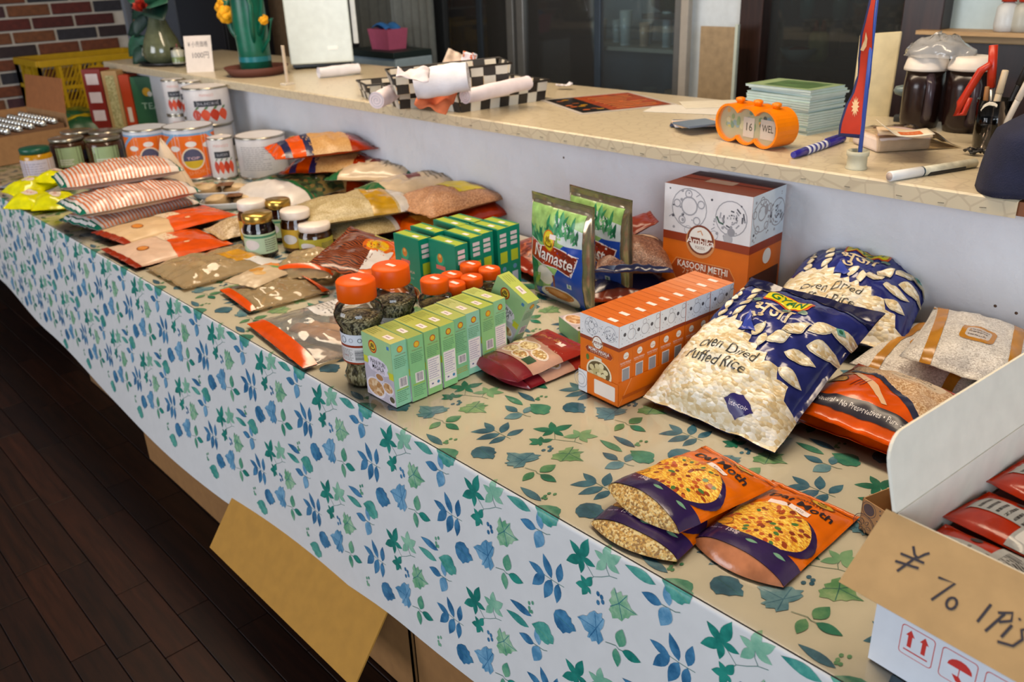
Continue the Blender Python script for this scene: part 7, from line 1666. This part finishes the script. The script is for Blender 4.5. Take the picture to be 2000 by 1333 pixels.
# boxes behind
_bx = [T(186, 262)]
def smallbox(label, px, py, w, d, h, rz, col, prints=(), cat='box'):
    p = _bx[0]; _bx[0] = p + Vector((math.cos(rz), math.sin(rz), 0)) * (w + .006)
    return carton('food_carton', label, w, d, h, Matrix.Translation((p.x, p.y, TZ + .0036)) @ Matrix.Rotation(rz, 4, 'Z'), dict(all=mat(col, .5)), prints, cat)
rz = .75
a = Art()
for i in range(3): a.rect(mat('#cfc2c4', .5), .015, .06 + i * .085, .075, .11 + i * .085)
smallbox('narrow red carton with white lettering at the far end', 192, 262, .09, .10, .30, rz, '#7a2018', [('front', a)])
smallbox('narrow cream carton speckled with seeds next to the red one', 222, 262, .075, .10, .29, rz, '#a8895c', [('front', Art().rect(grains(['#a8a070', '#8f8a5c', '#bdb488'], 200, .5), .015, .02, .06, .27))])
smallbox('tall red orange carton behind the orange tins', 252, 262, .05, .09, .27, rz, '#a83a18', [('front', Art().rect(mat('#cfc2b4', .5), .015, .05, .035, .12))])
smallbox('green carton with a yellow flower behind the orange tins', 282, 262, .17, .09, .26, rz, '#28573a', [('front', Art().ell(mat('#d09a2c', .5), .07, .19, .02).ell(mat('#cfc9bc', .5), .085, .18, .012).text(mat('#9fb8a0', .5), 'TEA', .08, .125, .03, .09))])
# yellow crate
CR = mat('#b08c10', .45, vary=.05)
cr = thing('yellow_crate', 'yellow slatted plastic crate in front of the brick wall', 'crate', (-5.52, 1.03, TZ + .0036), .0)
cw, cl_, chh = .42, .62, .30
MB().box((-cw / 2, -cl_ / 2, 0), (cw / 2, cl_ / 2, .012), CR).build('base', cr)
for nm, p0, p1 in (('x+', (cw / 2, -cl_ / 2), (cw / 2, cl_ / 2)), ('x-', (-cw / 2, -cl_ / 2), (-cw / 2, cl_ / 2)), ('y-', (-cw / 2, -cl_ / 2), (cw / 2, -cl_ / 2)), ('y+', (-cw / 2, cl_ / 2), (cw / 2, cl_ / 2))):
    p0, p1 = Vector((*p0, 0)), Vector((*p1, 0)); d = (p1 - p0); L = d.length; d.normalize(); nrm = Vector((d.y, -d.x, 0)); Mx = Matrix((d, -nrm, Vector((0, 0, 1)))).transposed().to_4x4(); Mx.translation = p0
    MB().box((0, -.012, chh - .035), (L, .012, chh), CR, Mx).build('rim', cr, bevel=.003)
    MB().box((0, -.008, .0), (L, .008, .03), CR, Mx).build('bottom_rail', cr)
    MB().box((0, -.006, .14), (L, .006, .16), CR, Mx).build('middle_rail', cr)
    n = int(L / .10)
    for i in range(n + 1): MB().box((L * i / n - .008, -.008, .03), (L * i / n + .008, .008, chh - .03), CR, Mx).build('post', cr)
    if nm in ('x+', 'y-'): MB().box((L * .42, -.010, .15), (L * .62, .006, .25), CR, Mx).build('name_plate', cr)
    lat = MB(); k = 0
    for i in range(int(L / .022)):
        x = i * .022; lat.add([Mx @ Vector(q) for q in ((x, -.002, .03), (x + .005, -.002, .03), (min(L, x + .135), -.002, chh - .035), (min(L, x + .13), -.002, chh - .035))], [(0, 1, 2, 3)], CR)
    o = lat.build('lattice', cr, solid=.003); o['kind'] = 'stuff'
sd_ = thing('side_table', 'low side table carrying the yellow crate by the brick wall', 'table', (-5.5, 1.08, 0)); MB().box((-.26, -.17, TZ - .03), (.3, .28, TZ + .002), mat('#4a3626', .6)).build('tabletop', sd_)
for x in (-.22, .26):
    for y in (-.13, .24): MB().box((x - .02, y - .02, 0), (x + .02, y + .02, TZ - .03), mat('#33261c', .6)).build('leg', sd_)
for i, (px, py, c, lab) in enumerate(((150, 232, '#6a6a1c', 'olive green bag in front of the yellow crate'), (172, 246, '#a8921c', 'yellow green bag beside the narrow red carton'))):
    p = T(px, py, .03); pouch('produce_bag', lab, .26, .22, .08, Matrix.Translation((p.x, p.y, TZ + .004)) @ Euler((.1, 0, .9 + .4 * i)).to_matrix().to_4x4(), film(c, .3, .4, 20, .2), Art().rect(mat('#1d4a2a', .4), -.12, -.10, .12, -.03), film(c, .3, .4, 20, .2), 'bag', 'green bags by the crate', (.01, .01), .04, .006, i * 5, .3, 18, 20)
# ------------------------------------------------------------------ cartons under the table
def under(label, x0, x1, y0, y1, h, flap=None, col=None):
    t = thing('storage_carton', label, 'carton', (x0, y0, .0005), 0, 'cartons under the table'); m = mat(col or '#8a6238', .85, vary=.05, bmp=(220, .05)); w, d = x1 - x0, y1 - y0  # panels browner than the flap: under-table shade put into their colour
    for nm, lo, hi in (('front_panel', (0, 0, 0), (w, .004, h)), ('back_panel', (0, d - .004, 0), (w, d, h)), ('side_panel', (0, 0, 0), (.004, d, h)), ('side_panel', (w - .004, 0, 0), (w, d, h)), ('bottom', (0, 0, 0), (w, d, .004))): MB().box(lo, hi, m).build(nm, t)
    if flap:
        a, L = flap; f = Vector((0, -math.cos(a), math.sin(a))); n = Vector((0, math.sin(a), math.cos(a))) * .004
        V = [Vector((.0, 0, h)), Vector((w, 0, h)), Vector((w - .0, 0, h)) + f * L, Vector((.0, 0, h)) + f * L]
        MB().add(V + [v + n for v in V], [(0, 1, 2, 3), (7, 6, 5, 4), (0, 4, 5, 1), (1, 5, 6, 2), (2, 6, 7, 3), (3, 7, 4, 0)], mat('#b08038', .85, vary=.04, bmp=(220, .05))).build('open_flap', t)
    return t
under('kraft carton under the table with a large flap hanging out into the light', -1.80, -1.17, .03, .45, .318, (math.radians(-54), .232))
under('shade-toned kraft carton under the table left of the hanging flap', -2.56, -1.83, .02, .45, .33)
under('kraft carton under the table farther along the hem', -3.30, -2.63, .09, .5, .34, None, '#7a5a3a')
under('small kraft carton under the far part of the table', -3.64, -3.33, .13, .5, .33, None, '#7a5a3a')
under('kraft carton under the table right of the hanging flap', -1.14, -.55, .02, .45, .33)
